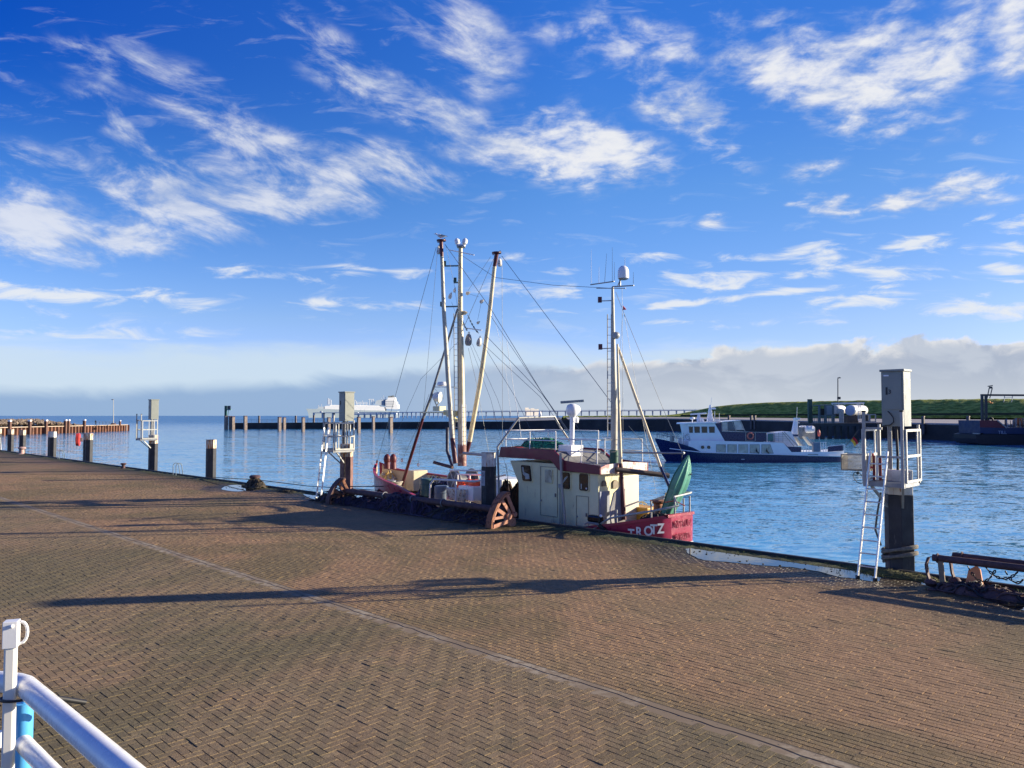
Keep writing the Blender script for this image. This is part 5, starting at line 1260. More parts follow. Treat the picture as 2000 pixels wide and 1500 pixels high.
    a = MB(); a.torus(P(1465.5, 851.5, .45), .38, .10, X_, ZV, 24, 8); lb = single('lifebuoy', a, mat('buoy_orange', (.62, .17, .12), .5, var=.35, scale=3), 'orange and white lifebuoy hung on the navy side of the launch', 'lifebuoy', smooth=60)
    a = MB()
    for x in (1456.5, 1475): a.bar(P(x, 844.5, .50), P(x, 862, .50), .06, .06)
    a.bar(P(1456.5, 861.5, .50), P(1475, 861.5, .50), .06, .06); part('buoy_frame', a, cf, g)
    # mast with radars
    a = MB(); a.prism([P(1381, 825.5, 2.3), P(1394.5, 826, 2.3), P(1388.6, 791, 2.6), P(1387, 791, 2.6)], (0, .5, 0)); m_ = part('mast', a, whitec, g, bevel=.03)
    a = MB(); a.tube([P(1388, 792, 2.6), P(1390.4, 776, 2.6)], .02, 5); a.bar(P(1388, 797, 2.6), P(1396, 796, 2.6), .06, .06); a.box(P(1393, 798, 2.6), (.6, .4, .2)); part('antenna', a, whitec, g)
    a = MB(); a.bar(P(1348.5, 809.3, 2.5), P(1380, 807, 2.5), .16, .20); a.lathe(P(1365, 826, 2.5), [(.3, 0), (.28, .5), (.2, .95), (.15, 1.1)], 12); part('radar', a, whitec, g, smooth=40)
    a = MB(); a.ball(P(1352, 817, 1.2), .36, 12, (1, .6, .5)); a.tube([P(1352, 826, 1.2), P(1352, 818, 1.2)], .07, 6); part('searchlight', a, whitec, g, smooth=50)
    a = MB(); a.prism([P(1372, 826, 1.5), P(1377, 826, 1.5), P(1373.5, 816.5, 1.5), P(1371, 816.5, 1.5)], (0, .6, 0)); a.tube([P(1396, 825, 2), P(1396, 803, 2)], .04, 5); a.tube([P(1405, 825, 3), P(1405, 807, 3)], .03, 5); a.box(P(1400, 823, 2.5), (.7, 1, .5)); part('roof_gear', a, whitec, g)
    # foredeck rail and windlass
    a = MB(); 
    def rl(pts, r_=.03):
        a.tube(pts, r_, 6)
    for sgn in (-1, 1):
        def Q(px, py): return Vector((X(px), YC+sgn*hbf(px)*.92, at(px, py, Y0).z))
        for dz in (0, 5): rl([Q(1291, 844.5+dz), Q(1300, 845.5+dz), Q(1320, 850.5+dz*.8), Q(1340, 856+dz*.6)])
        for px in (1292, 1299, 1308, 1317, 1328, 1338): rl([Q(px, 857), Q(px, 845.5)])
    part('bow_rail', a, galv, g)
    a = MB(); a.lathe(P(1313, 862, 2.6), [(.3, 0), (.25, .5), (.3, .7)], 12); a.torus(P(1344, 853, .9), .35, .04, X_, ZV, 16, 6); a.tube([P(1334, 867, .5), P(1335, 852, .5), P(1341, 850, .5), P(1346, 853, .5), P(1346, 868, .5)], .04, 6); a.bar(P(1310, 863, 1.2), P(1310, 845, 1.2), .22, .22); part('windlass', a, [galv], g, smooth=40)
    a = MB(); a.box(P(1328, 861, 2.6), (.4, .4, .8)); part('deck_vent', a, whitec, g)
    # after part: companion, second mast, bench seats, rafts
    pl('after_companion', [(1513, 845.5), (1545, 843), (1560, 872), (1536, 872), (1530, 863), (1513, 863)], 1.2, 4.6, wt)
    a = MB()
    for x, y in ((1513, 845), (1521, 844.5), (1529, 844)): a.bar(P(x, 863, .6), P(x, y, .6), .05, .05)
    for k in range(5): a.bar(P(1512, 846+k*3.4, .6), P(1532+k*2.6, 845+k*3.6, .6), .04, .04)
    a.bar(P(1532, 844, .6), P(1558, 871, .6), .10, .10); a.bar(P(1528, 844, .6), P(1551, 872, .6), .08, .08); part('stair_rail', a, galv, g)
    a = MB(); a.prism([P(1547.5, 848.5, 2.5), P(1559, 848.5, 2.5), P(1558, 816, 2.8), P(1554, 816, 2.8)], (0, .6, 0)); a.tube([P(1556, 817, 2.8), P(1557, 795, 2.8)], .03, 5); a.bar(P(1551, 826, 2.8), P(1562, 826, 2.8), .08, .08); a.box(P(1556, 818, 2.8), (.7, .7, .25)); part('funnel_mast', a, whitec, g, bevel=.02)
    for i, (x0, x1, dy, y) in enumerate(((1561, 1576, 3.6, 838), (1573, 1590, 1.8, 838.5))):
        c = MB(); c0, c1 = P(x0, y, dy), P(x1, y, dy); c.lathe(c0, [(.25, 0), (.42, .06), (.46, .2), (.46, (c1-c0).length-.2), (.42, (c1-c0).length-.06), (.25, (c1-c0).length)], 16, ax=c1-c0)
        for q in (.3, .7): c.torus(c0.lerp(c1, q), .47, .02, Y_, ZV, 18, 5)
        lr = single('life_raft', c, white, '%s white life raft drum on the after deck of the launch' % ('left hand' if i == 0 else 'right hand'), 'life raft', 'life raft drums on the launch', smooth=50)
    a = MB(); a.bar(P(1560, 846, 2.4), P(1592, 846, 2.4), .1, 1.6); a.bar(P(1563, 846, 2.4), P(1563, 858, 2.4), .08, .08); a.bar(P(1588, 846, 2.4), P(1588, 858, 2.4), .08, .08); part('raft_cradle', a, galvdk, g)
    pl('after_deck_bulwark', [(1530, 864.5), (1538, 872), (1565, 873), (1565, 883.5), (1546, 883.5)], .02, .10, nv)
    pl('after_deck_bulwark', [(1617, 872.5), (1646, 869.5), (1646.5, 880.5), (1617, 882.5)], .10, .18, nv)
    for x0, x1 in ((1556, 1570), (1573, 1590)):
        a = MB(); a.prism([P(x0, 853, .8), P(x0+4, 853, .8), P(x1+3, 871, .8), P(x1-3, 871, .8)], (0, 1.3, 0)); part('bench_seat', a, mat('bench_cream', (.62, .60, .52), .5), g)
    a = MB(); a.box(P(1594, 873, .3), (.85, .5, 1.2)); part('deck_locker', a, mat('locker_grey', (.16, .20, .26), .5), g)
    a = MB()
    for x in (1569, 1575, 1580, 1603, 1608, 1613): a.bar(P(x, 883, .3), P(x, 864 if x > 1600 else 871, .3), .06, .06)
    for y in (864, 869, 874): a.bar(P(1603, y, .3), P(1614, y, .3), .05, .05)
    a.bar(P(1617, 871.5, .2), P(1650, 868.5, .2), .07, .07); a.bar(P(1650, 868.5, .2), P(1650, 882, .2), .07, .07); part('stern_rail', a, whitec, g)
    a = MB(); a.ball(P(1599.4, 846, 1.0), .17, 10, (1, 1, 2.8)); part('red_fender', a, mat('soft_red', (.60, .10, .08), .5), g, smooth=60)
    a = MB(); a.box(P(1588, 889, -.03), (1.3, .05, .28)); part('hull_plate', a, mat('grey_plate', (.30, .33, .33), .5), g)
    a = MB(); a.box(P(1451, 897, -.03), (.4, .04, .06)); part('hull_plate', a, whitec, g)
    # national flag on a slanting staff
    fl = empty('flag', 'black red and gold flag on a slanting staff at the stern of the launch', 'flag', P(1651, 871))
    a = MB(); a.tube([P(1651, 872, 1), P(1678, 838.5, 1)], .035, 6); part('staff', a, darkw, fl)
    b0, b1 = P(1671.5, 849, 1), P(1661.5, 860, 1)       # hoist edge on the staff
    fly = P(1681, 863, .6)-P(1671.5, 849, 1)
    for k, c in enumerate(((.012, .012, .012), (.50, .02, .02), (.72, .42, .03))):
        rows = [[], []]
        for i in range(9):
            s = i/8; w = Vector((0, .12*math.sin(s*7+k*.2), .05*math.sin(s*6)))
            for j in (0, 1): rows[j].append(b0.lerp(b1, (k+j)/3)+fly*s*(.95-.1*(k+j)/3)+w)
        a = MB(); a.loft([rows[0], rows[1], [q+Vector((0, .02, 0)) for q in rows[1]], [q+Vector((0, .02, 0)) for q in rows[0]]]); part('stripe', a, mat(['flag_black', 'flag_red', 'flag_gold'][k], c, .7), fl, smooth=60)
    person('passenger with dark jacket seated behind the fourth window of the launch', Vector((X(1477), Y0-.55+.45, at(1477, 887, Y0).z)), .95, (.03, .03, .04), True, rad(90))
    person('tan jacketed passenger seated behind the last slanting window of the launch', Vector((X(1497), Y0-.55+.45, at(1497, 887, Y0).z)), .95, (.12, .08, .05), True, rad(90))
ferry()
# ------------------------------------------------------------------ the red fishing cutter at the quay
BO = UN(12.9, 20.7)                                   # stern end of the centre line, level with the quay top
BF = (DV*18.1+NV*1.1).normalized(); BN = (NV*18.1-DV*1.1).normalized()
def B(a_, b_, z=0): return BO+BF*a_+BN*b_+ZV*z
def onb(px, py, bb):
    r = ray(px, py); k = (bb-(CAM-BO).dot(BN))/r.dot(BN); return CAM+r*k
BAX = (BF, BN, ZV)
def cutter():
    g = empty('fishing_cutter', 'red hulled fishing cutter with cream wheelhouse and tall masts moored at the quay', 'boat', B(9, 0, WATER))
    # hull: half breadth and sheer along the length
    def hb(a_, s=-1):                                   # the rounded stern leans towards the quay
        if s > 0: return float(np.interp(a_, [0, .06, .3, .8, 1.5, 2.5, 4, 8, 11, 13, 14.5, 16, 17, 17.7, 18.1], [.02, .16, .45, .92, 1.40, 1.85, 2.2, 2.25, 2.2, 2.1, 1.9, 1.45, .95, .5, .06]))
        return float(np.interp(a_, [0, .06, .2, .5, 1.2, 2.2, 4, 8, 11, 13, 14.5, 16, 17, 17.7, 18.1], [1.0, 1.25, 1.5, 1.68, 1.88, 2.02, 2.15, 2.2, 2.15, 2.05, 1.85, 1.4, .92, .5, .06]))
    def sh(a_): return float(np.interp(a_, [0, .6, 1.5, 2.5, 3.5, 5, 9, 10, 11.7, 13, 14, 16, 17, 17.6, 18.1], [.52, .38, .19, .02, -.28, -.38, -.38, -.15, .20, .48, .62, .76, .86, .96, 1.28]))
    st = [0, .06, .12, .3, .5, .8, 1.2, 1.7, 2.2, 3, 4, 5.5, 7, 8.5, 10, 11, 12, 13, 13.8, 14.5, 15.2, 16, 16.6, 17.2, 17.6, 17.9, 18.1]
    def sec(a_, inner=0, zlo=-3.0, off=0.0):
        top = sh(a_)+off; out = []; out2 = []
        rake = 0
        for i in range(8):
            f = i/7; z = zlo+(top-zlo)*f
            fl = 1-(1-f)**2*(.28 if a_ < 13 else .28+.5*min(1, (a_-13)/5))
            fore = -(1-f)**1.5*(1.0 if a_ > 16 else 0)*(a_-16)/2.1 if a_ > 16 else (0.12*(1-f)**1.2*(1-a_/2) if a_ < 2 else 0)
            out.append(B(a_+fore, -(hb(a_)-inner)*fl, z)); out2.append(B(a_+fore, (hb(a_, 1)-inner)*fl, z))
        return out+out2[::-1]
    a = MB(); a.loft([sec(x)[:8] for x in st]); a.loft([sec(x)[8:] for x in st]); s0 = sec(0); a.add(s0, [tuple(range(len(s0)))]); hull = part('hull', a, hullred, g, smooth=50)
    a = MB()                                            # inside of the bulwarks, cream forward and yellow aft
    zi = lambda x: sh(x)-.75
    def inner(xs):
        def pt(x, s, z, dd):
            f = min(1.0, max(0, (z+3)/(sh(x)+3))); fl = 1-(1-f)**2*(.28 if x < 13 else .28+.5*min(1, (x-13)/5)); return B(x, s*max(.02, hb(x, s)*fl-dd), z)
        return tuple([[pt(x, s, sh(x)-.02, .09), pt(x, s, sh(x)-.4, .10), pt(x, s, zi(x)-.15, .12)] for x in xs] for s in (-1, 1))
    xs = [10, 11, 12, 13, 13.8, 14.5, 15.2, 16, 16.6, 17.2, 17.6, 17.95]
    l, r_ = inner(xs); a.loft(l); a.loft(r_); part('fore_bulwark_lining', a, creamdk, g, smooth=50)
    a = MB(); xs = [.1, .3, .5, .8, 1.2, 1.7, 2.2, 3, 4, 6, 8, 10]; l, r_ = inner(xs); a.loft(l); a.loft(r_)
    a.loft([[B(.12, -1.2, sh(0)), B(.18, -1.2, -.6)], [B(.12, .05, sh(0)), B(.18, .05, -.6)]]); part('after_bulwark_lining', a, mat('ochre_lining', (.52, .28, .03), .5, var=.15), g, smooth=50)
    a = MB(); dk = [[B(x, -(hb(x)-.3), sh(x)-.9), B(x, hb(x, 1)-.2, sh(x)-.9)] for x in st[3:-2]]; a.loft(dk); part('deck', a, mat('deck_grey', (.16, .15, .14), .8, var=.3), g)
    a = MB()                                            # gunwale cap rail
    for s in (-1, 1):
        xs = st[1:-1]; a.loft([[B(x, s*(hb(x, s)+.03), sh(x)+.03), B(x, s*(hb(x, s)+.03), sh(x)-.05), B(x, s*max(.02, hb(x, s)-.11), sh(x)-.05), B(x, s*max(.02, hb(x, s)-.11), sh(x)+.03), B(x, s*(hb(x, s)+.03), sh(x)+.03)] for x in xs])
    a.loft([[B(-.03, -1.2, .55), B(-.03, -1.2, .47), B(.1, -1.2, .47), B(.1, -1.2, .55), B(-.03, -1.2, .55)], [B(-.03, .12, .55), B(-.03, .12, .47), B(.1, .12, .47), B(.1, .12, .55), B(-.03, .12, .55)]])
    part('gunwale', a, mat('gunwale_red', (.34, .025, .055), .4, var=.25, col2=(.14, .03, .03), f2=.36), g, smooth=40)
    # white boot line near the stern quarter
    a = MB()
    for s in (-1, 1):
        rows = []
        for x in st[1:14]:
            f = (-.62+3.0)/(sh(x)+3.0); fl = 1-(1-f)**2*.28; ff = 0.12*(1-f)**1.2*(1-x/2) if x < 2 else 0
            rows.append([B(x+ff, s*(hb(x, s)*fl+.012), -.50), B(x+ff, s*(hb(x, s)*fl+.012), -.34)])
        a.loft(rows)
    a.add([B(-.02, -1.05, -.50), B(-.02, .05, -.50), B(-.02, .05, -.34), B(-.02, -1.05, -.34)], [(0, 1, 2, 3)]); part('boot_line', a, white, g)
    # lettering
    letm = mat('letter_white', (.72, .70, .68), .5)
    pts = {}
    def side_at(x, z):
        f = min(1.0, (z+3.0)/(sh(x)+3.0)); fl = 1-(1-f)**2*.28; ff = 0.12*(1-f)**1.2*(1-x/2) if x < 2 else 0
        return B(x+ff, -hb(x)*fl, z)
    def near_px(px, py):
        best = None
        for i in range(80):
            for j in range(40):
                x, z = .1+i*.04, -.5+j*.025
                p = side_at(x, z)-CAM; D_ = p.y*c_+p.z*s_; q = (1000+1500*p.x/D_, 750-1500*(-p.y*s_+p.z*c_)/D_)
                e_ = abs(q[0]-px)+abs(q[1]-py)
                if best is None or e_ < best[0]: best = (e_, x, z)
        return best[1:]
    lets = MB()
    for ch, px, py in (('T', 1227.5, 1050), ('R', 1242.5, 1047.5), ('O', 1256.5, 1045.5), ('T', 1271, 1043), ('Z', 1284.5, 1041)):
        x, z = near_px(px, py); p_0 = side_at(x, z); rt_ = (side_at(x-.22, z)-p_0).normalized(); upv = (side_at(x, z+.3)-p_0).normalized(); nr_ = rt_.cross(upv).normalized()
        text_mb(ch, p_0+nr_*.03, rt_, upv, .40, .006, .010, mb=lets, sx=.84)
    o = part('name', lets, letm, g); o.parent = hull
    for body, z, sz, b0_ in (('NEPTUN', .14, .32, -.90), ("W'HAVEN", -.24, .28, -.88)):
        q0 = B(-.015, b0_, z); q1 = B(-.015, .05, z); rr = (q1-q0).normalized()
        a = text_mb(body, q0-BF*.02, rr, ZV, sz, .010, .0, sx=.66 if sz > .3 else .62); o = part('home_port', a, mat('raised_red', (.30, .013, .052), .35), g); o.parent = hull
    # stern rail
    a = MB(); rp = [onb(1150, 1040, -2.0), onb(1178, 1020, -2.0), onb(1192, 1012, -2.0), onb(1225, 1006, -2.0), onb(1280, 997, -1.8), onb(1325, 988, -1.3), B(.05, -.8, 1.06), B(.02, -.05, 1.12), B(.25, .35, 1.1), B(1.0, 1.0, 1.02), B(2.2, 1.65, .85), B(2.6, 1.8, .1)]
    a.tube(rp, .032, 8); part('stern_rail', a, galv, g, smooth=60)
    for x, y in ((.35, -1.52), (1.4, -1.86), (.06, -.75), (.06, .0), (1.0, .98), (2.0, 1.58)):
        a = MB(); a.tube([B(x, y, sh(x)), B(x, y, sh(x)+.52 if x < 1.3 else sh(x)+.42)], .028, 7); part('rail_post', a, galv, g, smooth=60)
    # wheelhouse -----------------------------------------------------------------
    W0, W1 = -1.3, .72                                  # quay side and water side
    AA = 2.66                                            # after end
    FB, FT = 6.50, 7.05                                  # front bottom and front top
    prof = [(AA, -.75), (FB, -.75), (FB, 1.05), (FT-.08, 1.86), (4.6, 1.86), (4.35, 1.62), (AA, 1.62)]
    a = MB(); a.prism([B(x, W0, z) for x, z in prof], BN*(W1-W0)); wh = part('wheelhouse', a, cream, g, bevel=.02)
    def sub(nm, mb, m_, par=wh, **k):
        o = part(nm, mb, m_, g, **k); o.parent = par; return o
    # roof: burgundy fascia band with two levels
    top = [(AA-.30, 1.94), (4.02, 2.02), (4.50, 2.36), (7.55, 2.40)]; bot = [(AA-.30, 1.60), (4.22, 1.66), (4.62, 1.98), (7.62, 1.98)]
    top = [(AA-.22, 1.90), (4.05, 2.00), (4.52, 2.32), (7.30, 2.36)]; bot = [(AA-.22, 1.62), (4.30, 1.66), (4.68, 1.98), (7.42, 1.98)]
    pf = [B(x, W0-.16, z) for x, z in bot]+[B(x, W0-.16, z) for x, z in top[::-1]]
    a = MB(); a.prism(pf, BN*.06); sub('roof_fascia', a, burg, bevel=.01)
    pf2 = [B(x, W1+.22, z) for x, z in bot]+[B(x, W1+.22, z) for x, z in top[::-1]]
    a = MB(); a.prism(pf2, BN*.06); sub('roof_fascia', a, burg, bevel=.01)
    a = MB(); a.prism([B(AA-.22, W0-.10, 1.62), B(AA-.22, W1+.22, 1.62), B(AA-.22, W1+.22, 1.90), B(AA-.22, -.2, 1.98), B(AA-.22, W0-.10, 1.90)], BF*.06); sub('roof_fascia', a, mat('sunlit_fascia', (.55, .22, .20), .5, var=.2, col2=(.72, .66, .58), f2=.55), bevel=.01)  # after fascia: sunlight put into a paler, pinkish copy of the burgundy
    a = MB(); a.prism([B(7.36, W0-.10, 1.98), B(7.36, W1+.22, 1.98), B(7.28, W1+.22, 2.36), B(7.28, W0-.10, 2.36)], -BF*.06); sub('roof_fascia', a, burg, bevel=.01)
    a = MB(); a.loft([[B(x, W0-.10, z-.06) for x, z in top], [B(x, W1+.22, z-.06) for x, z in top], [B(x, W1+.22, z-.12) for x, z in top], [B(x, W0-.10, z-.12) for x, z in top]]); sub('roof', a, mat('roof_grey', (.14, .14, .14), .8, var=.3))
    # windows on the quay side
    def win(c, w, h_, sk=0.0, gm=glass, b_=W0, r_=.07):
        x, z = c; n_ = 5; out = []
        for (sx, sz, a0) in ((1, 1, 0), (-1, 1, 90), (-1, -1, 180), (1, -1, 270)):
            for k in range(n_):
                an = rad(a0+90*k/(n_-1)); px_ = sx*(w/2-r_)+r_*math.cos(an); pz = sz*(h_/2-r_)+r_*math.sin(an); out.append((px_, pz))
        o2 = [(p[0]*1.13+sk*p[1], p[1]*1.10) for p in out]; o1 = [(p[0]+sk*p[1], p[1]) for p in out]
        a = MB(); a.prism([B(x+p[0], b_-.035, z+p[1]) for p in o2], BN*.04); f = sub('window', a, cream, bevel=.006)
        a = MB(); a.prism([B(x+p[0], b_-.042, z+p[1]) for p in o1], BN*.03); o = part('pane', a, gm, g); o.parent = f
    def bz(px, py, b_=W0): q = onb(px, py, b_)-BO; return (q.dot(BF), q.z)
    c = bz(1029.5, 924); win(c, .50, .56, .16)
    def pale(pts, col='curtain_pale'):
        a = MB(); a.prism([B(bz(*p)[0], W0-.046, bz(*p)[1]) for p in pts], BN*.003); sub('curtain', a, mat(col, (.42, .44, .40), .6))
    pale([(1021, 912), (1024, 912), (1027, 930), (1023, 926)]); pale([(1026, 922), (1035, 926), (1036, 935), (1028, 936)]); pale([(1100, 946), (1104, 934), (1110, 929), (1110, 932), (1104, 940)]); pale([(1136, 945), (1138, 945), (1138, 955), (1136, 955)])
    c = bz(1072.5, 930); win(c, .34, .44, .0, mat('lit_glass', (.42, .44, .33), .12, var=.6, scale=3, col2=(.10, .11, .08), f2=.4), r_=.05)  # bright reflection put into the colour of this pane
    c = bz(1106, 938.5); win(c, .42, .56, .02)
    c = bz(1141.5, 941.5); win(c, .40, .57, 0)
    x_, z_ = bz(1155, 955); a = MB(); a.box(B(bz(1147, 954)[0], W0-.048, bz(1147, 954)[1]), (.05, .008, .05), BAX); sub('window_sticker', a, whitec)
    # doors
    seam = mat('door_seam', (.30, .28, .20), .6)
    def door(pA, pB, nm='door'):
        (x0, z0), (x1, z1) = bz(*pA), bz(*pB)
        x0, x1 = sorted((x0, x1)); z0, z1 = sorted((z0, z1)); z0 = max(z0, -.72)
        a = MB(); t_ = .025; fw = .022
        for q, w in (((x0, z0), (x0, z1)), ((x1, z0), (x1, z1)), ((x0, z1), (x1, z1)), ((x0, z0), (x1, z0))): a.bar(B(q[0], W0-.008, q[1]), B(w[0], W0-.008, w[1]), fw, fw)
        d_ = sub(nm, a, seam); 
        a = MB(); a.box(B(x0+.08, W0-.03, (z0+z1)/2-.1), (.03, .05, .12), BAX); a.box(B(x1-.03, W0-.015, z0+.3*(z1-z0)), (.05, .03, .06), BAX); o = part('handle', a, galvdk, g); o.parent = d_
        return d_
    door((1056, 911), (1089, 1010)); door((1126, 968), (1150, 1030), 'hatch')
    # vertical pipe on the wall
    a = MB(); q = bz(1104.5, 874); a.tube([B(q[0]-.02, W0-.26, 2.25), B(q[0]-.06, W0-.24, 1.2), B(q[0]-.16, W0-.2, .1), B(q[0]-.18, W0-.2, -.5)], .045, 10); sub('exhaust_pipe', a, galv, smooth=50)
    a = MB(); x2, z2 = bz(1098, 975); a.box(B(x2, W0-.06, z2+.45), (.16, .10, .12), BAX)
    for dx in (-.05, .05): a.tube([B(x2+dx, W0-.06, z2+.45), B(x2+dx, W0-.06, -.6)], .018, 6)
    sub('junction_box', a, galvdk)
    a = MB(); x3, z3 = bz(1140, 1012); a.tube([B(6.3, W0-.55, -.42), B(3.9, W0-.55, -.42), B(3.6, W0-.55, -.50), B(3.45, W0-.55, -.75)], .03, 8); sub('side_rail', a, galv, smooth=50)
    # after wall: grey door, arched openings, white panel
    def af(nm, b0, b1, z0, z1, d_, m_, arch=False, **k):
        if arch: pts = [B(AA-.01, b0, z0), B(AA-.01, b1, z0)]+[B(AA-.01, (b0+b1)/2+(b1-b0)/2*math.cos(t), z1+(b1-b0)/2*math.sin(t)) for t in [math.pi*i/10 for i in range(11)]]
        else: pts = [B(AA-.01, b0, z0), B(AA-.01, b1, z0), B(AA-.01, b1, z1), B(AA-.01, b0, z1)]
        a = MB(); a.prism(pts, BF*-d_); return sub(nm, a, m_, **k)
    greyd = mat('blue_grey_door', (.22, .25, .32), .5, var=.15)
    af('after_door', W0+.03, -.78, -.72, 1.05, .035, greyd, bevel=.01); af('after_window', -1.15, -.95, 1.22, 1.30, .04, mat('arch_dark', (.22, .17, .11), .5), True)
    af('after_window', -.62, -.36, 1.12, 1.26, .04, mat('arch_dark', (.22, .17, .11), .5), True)
    af('white_panel', -.22, .68, -.60, 1.50, .05, mat('cream_white_panel', (.66, .61, .50), .45, var=.04), bevel=.02)  # panel in its own even cream white
    # upright board standing behind the wheelhouse
    a = MB(); bp = [B(2.35, -1.05, -.5), B(2.30, -.45, -.5), B(2.32, -.42, 1.1), B(2.36, -.60, 1.2), B(2.42, -.85, 1.0), B(2.44, -1.02, .5)]
    a.prism(bp, -BF*.05+BN*0); part('upright_board', a, mat('weathered_board', (.36, .35, .34), .6, var=.2), g, bevel=.01)
    # roof rails
    wr = mat('rail_white', (.74, .74, .72), .4, var=.05)
    def rail(pts, hs, posts, nm='roof_rail', r_=.020, base=None):
        for h_ in hs:
            a = MB(); a.tube([Vector(p)+ZV*h_ for p in pts], r_, 7); part(nm, a, wr, g, smooth=60)
        for p in posts:
            a = MB(); a.tube([Vector(p)-ZV*.02, Vector(p)+ZV*max(hs)], r_*1.05, 7); part('rail_post', a, wr, g, smooth=60)
    zq, zq2 = 2.34, 1.96
    rail([B(4.6, W0, zq), B(7.2, W0, zq), B(7.2, W1+.15, zq), B(4.6, W1+.15, zq)], (.30, .62), [B(4.6, W0, zq), B(5.9, W0, zq), B(7.2, W0, zq), B(7.2, W1+.15, zq), B(5.9, W1+.15, zq), B(4.6, W1+.15, zq)])
    rail([B(4.4, W0, zq2), B(2.7, W0, zq2), B(2.6, W1+.15, zq2), B(4.4, W1+.15, zq2)], (.35, .75), [B(3.4, W0, zq2), B(2.7, W0, zq2), B(2.6, -.3, zq2), B(2.6, W1+.15, zq2), B(3.6, W1+.15, zq2), B(4.3, W1+.15, zq2)])
    # hoop in front of the wheelhouse
    a = MB(); hp = [onb(976, 1015, -1.75), onb(975, 971, -1.75), onb(971.5, 873, -1.75), onb(1013, 816, -1.2), onb(1083, 813.5, .9), onb(1094, 834, 1.25), onb(1112, 860, 1.6)]
    a.tube(hp, .040, 9); part('pipe_hoop', a, galv, g, smooth=50)
    a = MB(); a.lathe(onb(1055, 815, 0)+ZV*.02, [(.05, 0), (.07, .08), (.03, .2)], 10); part('anchor_light', a, whitec, g, smooth=50)
    # radar post
    rb = onb(1116.6, 873, -.3); rt2 = onb(1117.8, 812, -.3)
    a = MB(); a.tube([rb-ZV*.1, rt2], .085, 12); part('radar_post', a, whitec, g, smooth=50)
    a = MB(); a.lathe(rt2-ZV*.05, [(.10, 0), (.14, .05), (.20, .12), (.22, .30), (.18, .42), (.08, .47)], 16); a.ball(rt2+BN*.18+ZV*.22, .17, 12); a.lathe(rt2-BN*-.2-ZV*.25, [(.08, 0), (.10, .15), (.05, .22)], 10); part('radar_housing', a, whitec, g, smooth=50)
    a = MB(); c0 = rt2+ZV*.50; dirr = Vector((.98, .15, .07)).normalized(); a.bar(c0-dirr*.42, c0+dirr*.42, .10, .09); part('radar_scanner', a, mat('scanner_grey', (.22, .27, .30), .4, metal=.2), g, bevel=.015)
    q = onb(1128.5, 890, -.2); a = MB(); a.box(B((q-BO).dot(BF), -.55, 2.22), (.62, .62, .52), BAX); part('white_locker', a, white, g, bevel=.02)
    # heap of green net on the roof
    # aft mast -------------------------------------------------------------------
    def mast(pts_px, b_, radii, m_, nm, n=12, mats=None, split=None):
        pts = [onb(x, y, b_) for x, y in pts_px]; a = MB()
        for i in range(len(pts)-1):
            a.mi = 0 if not split else split[i]; a.tube([pts[i], pts[i+1]], radii[i], n, r1=radii[i+1])
        return part(nm, a, m_, g, smooth=50), pts
    am, ap = mast([(1199, 905), (1200.5, 800), (1198, 700), (1196.5, 561)], 0, [.115, .10, .085, .045], mastg, 'aft_mast')
    a = MB(); a.tube([onb(1199, 905, 0)-ZV*.05, onb(1199.3, 879, 0)], .15, 12); part('mast_foot', a, greenp, g, smooth=50)
    sm, _ = mast([(1206, 672), (1209, 800), (1212, 905), (1219, 1015)], -.55, [.028, .045, .065, .075], [mastc, maroon], 'mast_strut', split=[0, 0, 1])
    sm, _ = mast([(1207, 678), (1250, 800), (1290, 912), (1312, 962)], .5, [.045, .05, .05, .05], [mastc, navy], 'mast_strut', split=[0, 0, 1])
    a = MB(); q0, q1 = onb(1203, 917, -.75), onb(1306, 929, .9); a.tube([q0, q1], .085, 14); part('horizontal_boom', a, mat('boom_brown', (.10, .075, .06), .45, var=.3), g, smooth=50)
    a = MB(); a.tube([onb(1214, 884, 0), onb(1334, 885, 0)], .028, 8); a.lathe(onb(1333, 885, 0), [(.05, 0), (.05, .06)], 10, ax=BN); part('boom_pole', a, galvdk, g, smooth=50)
    a = MB(); a.tube([onb(1332, 887, 0), onb(1332, 920, 0)], .012, 5); part('boom_line', a, darkw, g)
    def spreader(pA, pB, r_=.022, m_=galv): a = MB(); a.tube([onb(*pA, 0), onb(*pB, 0)], r_, 7); return part('crossarm', a, m_, g, smooth=50)
    spreader((1153.5, 556), (1199.5, 549.5)); spreader((1196, 560), (1238, 557.5)); spreader((1165, 563), (1222, 563), .015); spreader((1207, 558), (1212, 545), .02)
    for x, y0, y1, xb in ((1154.7, 552.5, 488, 1154.7), (1169.6, 553, 521, 1170), (1181, 552.5, 495, 1185), (1196, 549, 483, 1196), (1199.8, 548, 512, 1200), (1237, 554, 531, 1237), (1220.5, 520, 503, 1220.5)):
        a = MB(); a.tube([onb(x, y0, 0), onb(xb, y1, 0)], .010, 5, r1=.005); part('antenna', a, whitec if x in (1154.7, 1169.6, 1220.5) else mat('antenna_blue', (.14, .25, .38), .4), g)
    a = MB(); rc = onb(1217.5, 545, 0); a.lathe(rc, [(.13, 0), (.185, .02), (.19, .10), (.185, .27), (.15, .38), (.08, .44), (.01, .455)], 18); part('radome', a, whitec, g, smooth=50)
    a = MB(); a.lathe(rc-ZV*.03, [(.10, 0), (.17, .03)], 14); a.tube([onb(1211, 559, 0), onb(1211, 546, 0)], .03, 7); part('radome_bracket', a, galvdk, g, smooth=50)
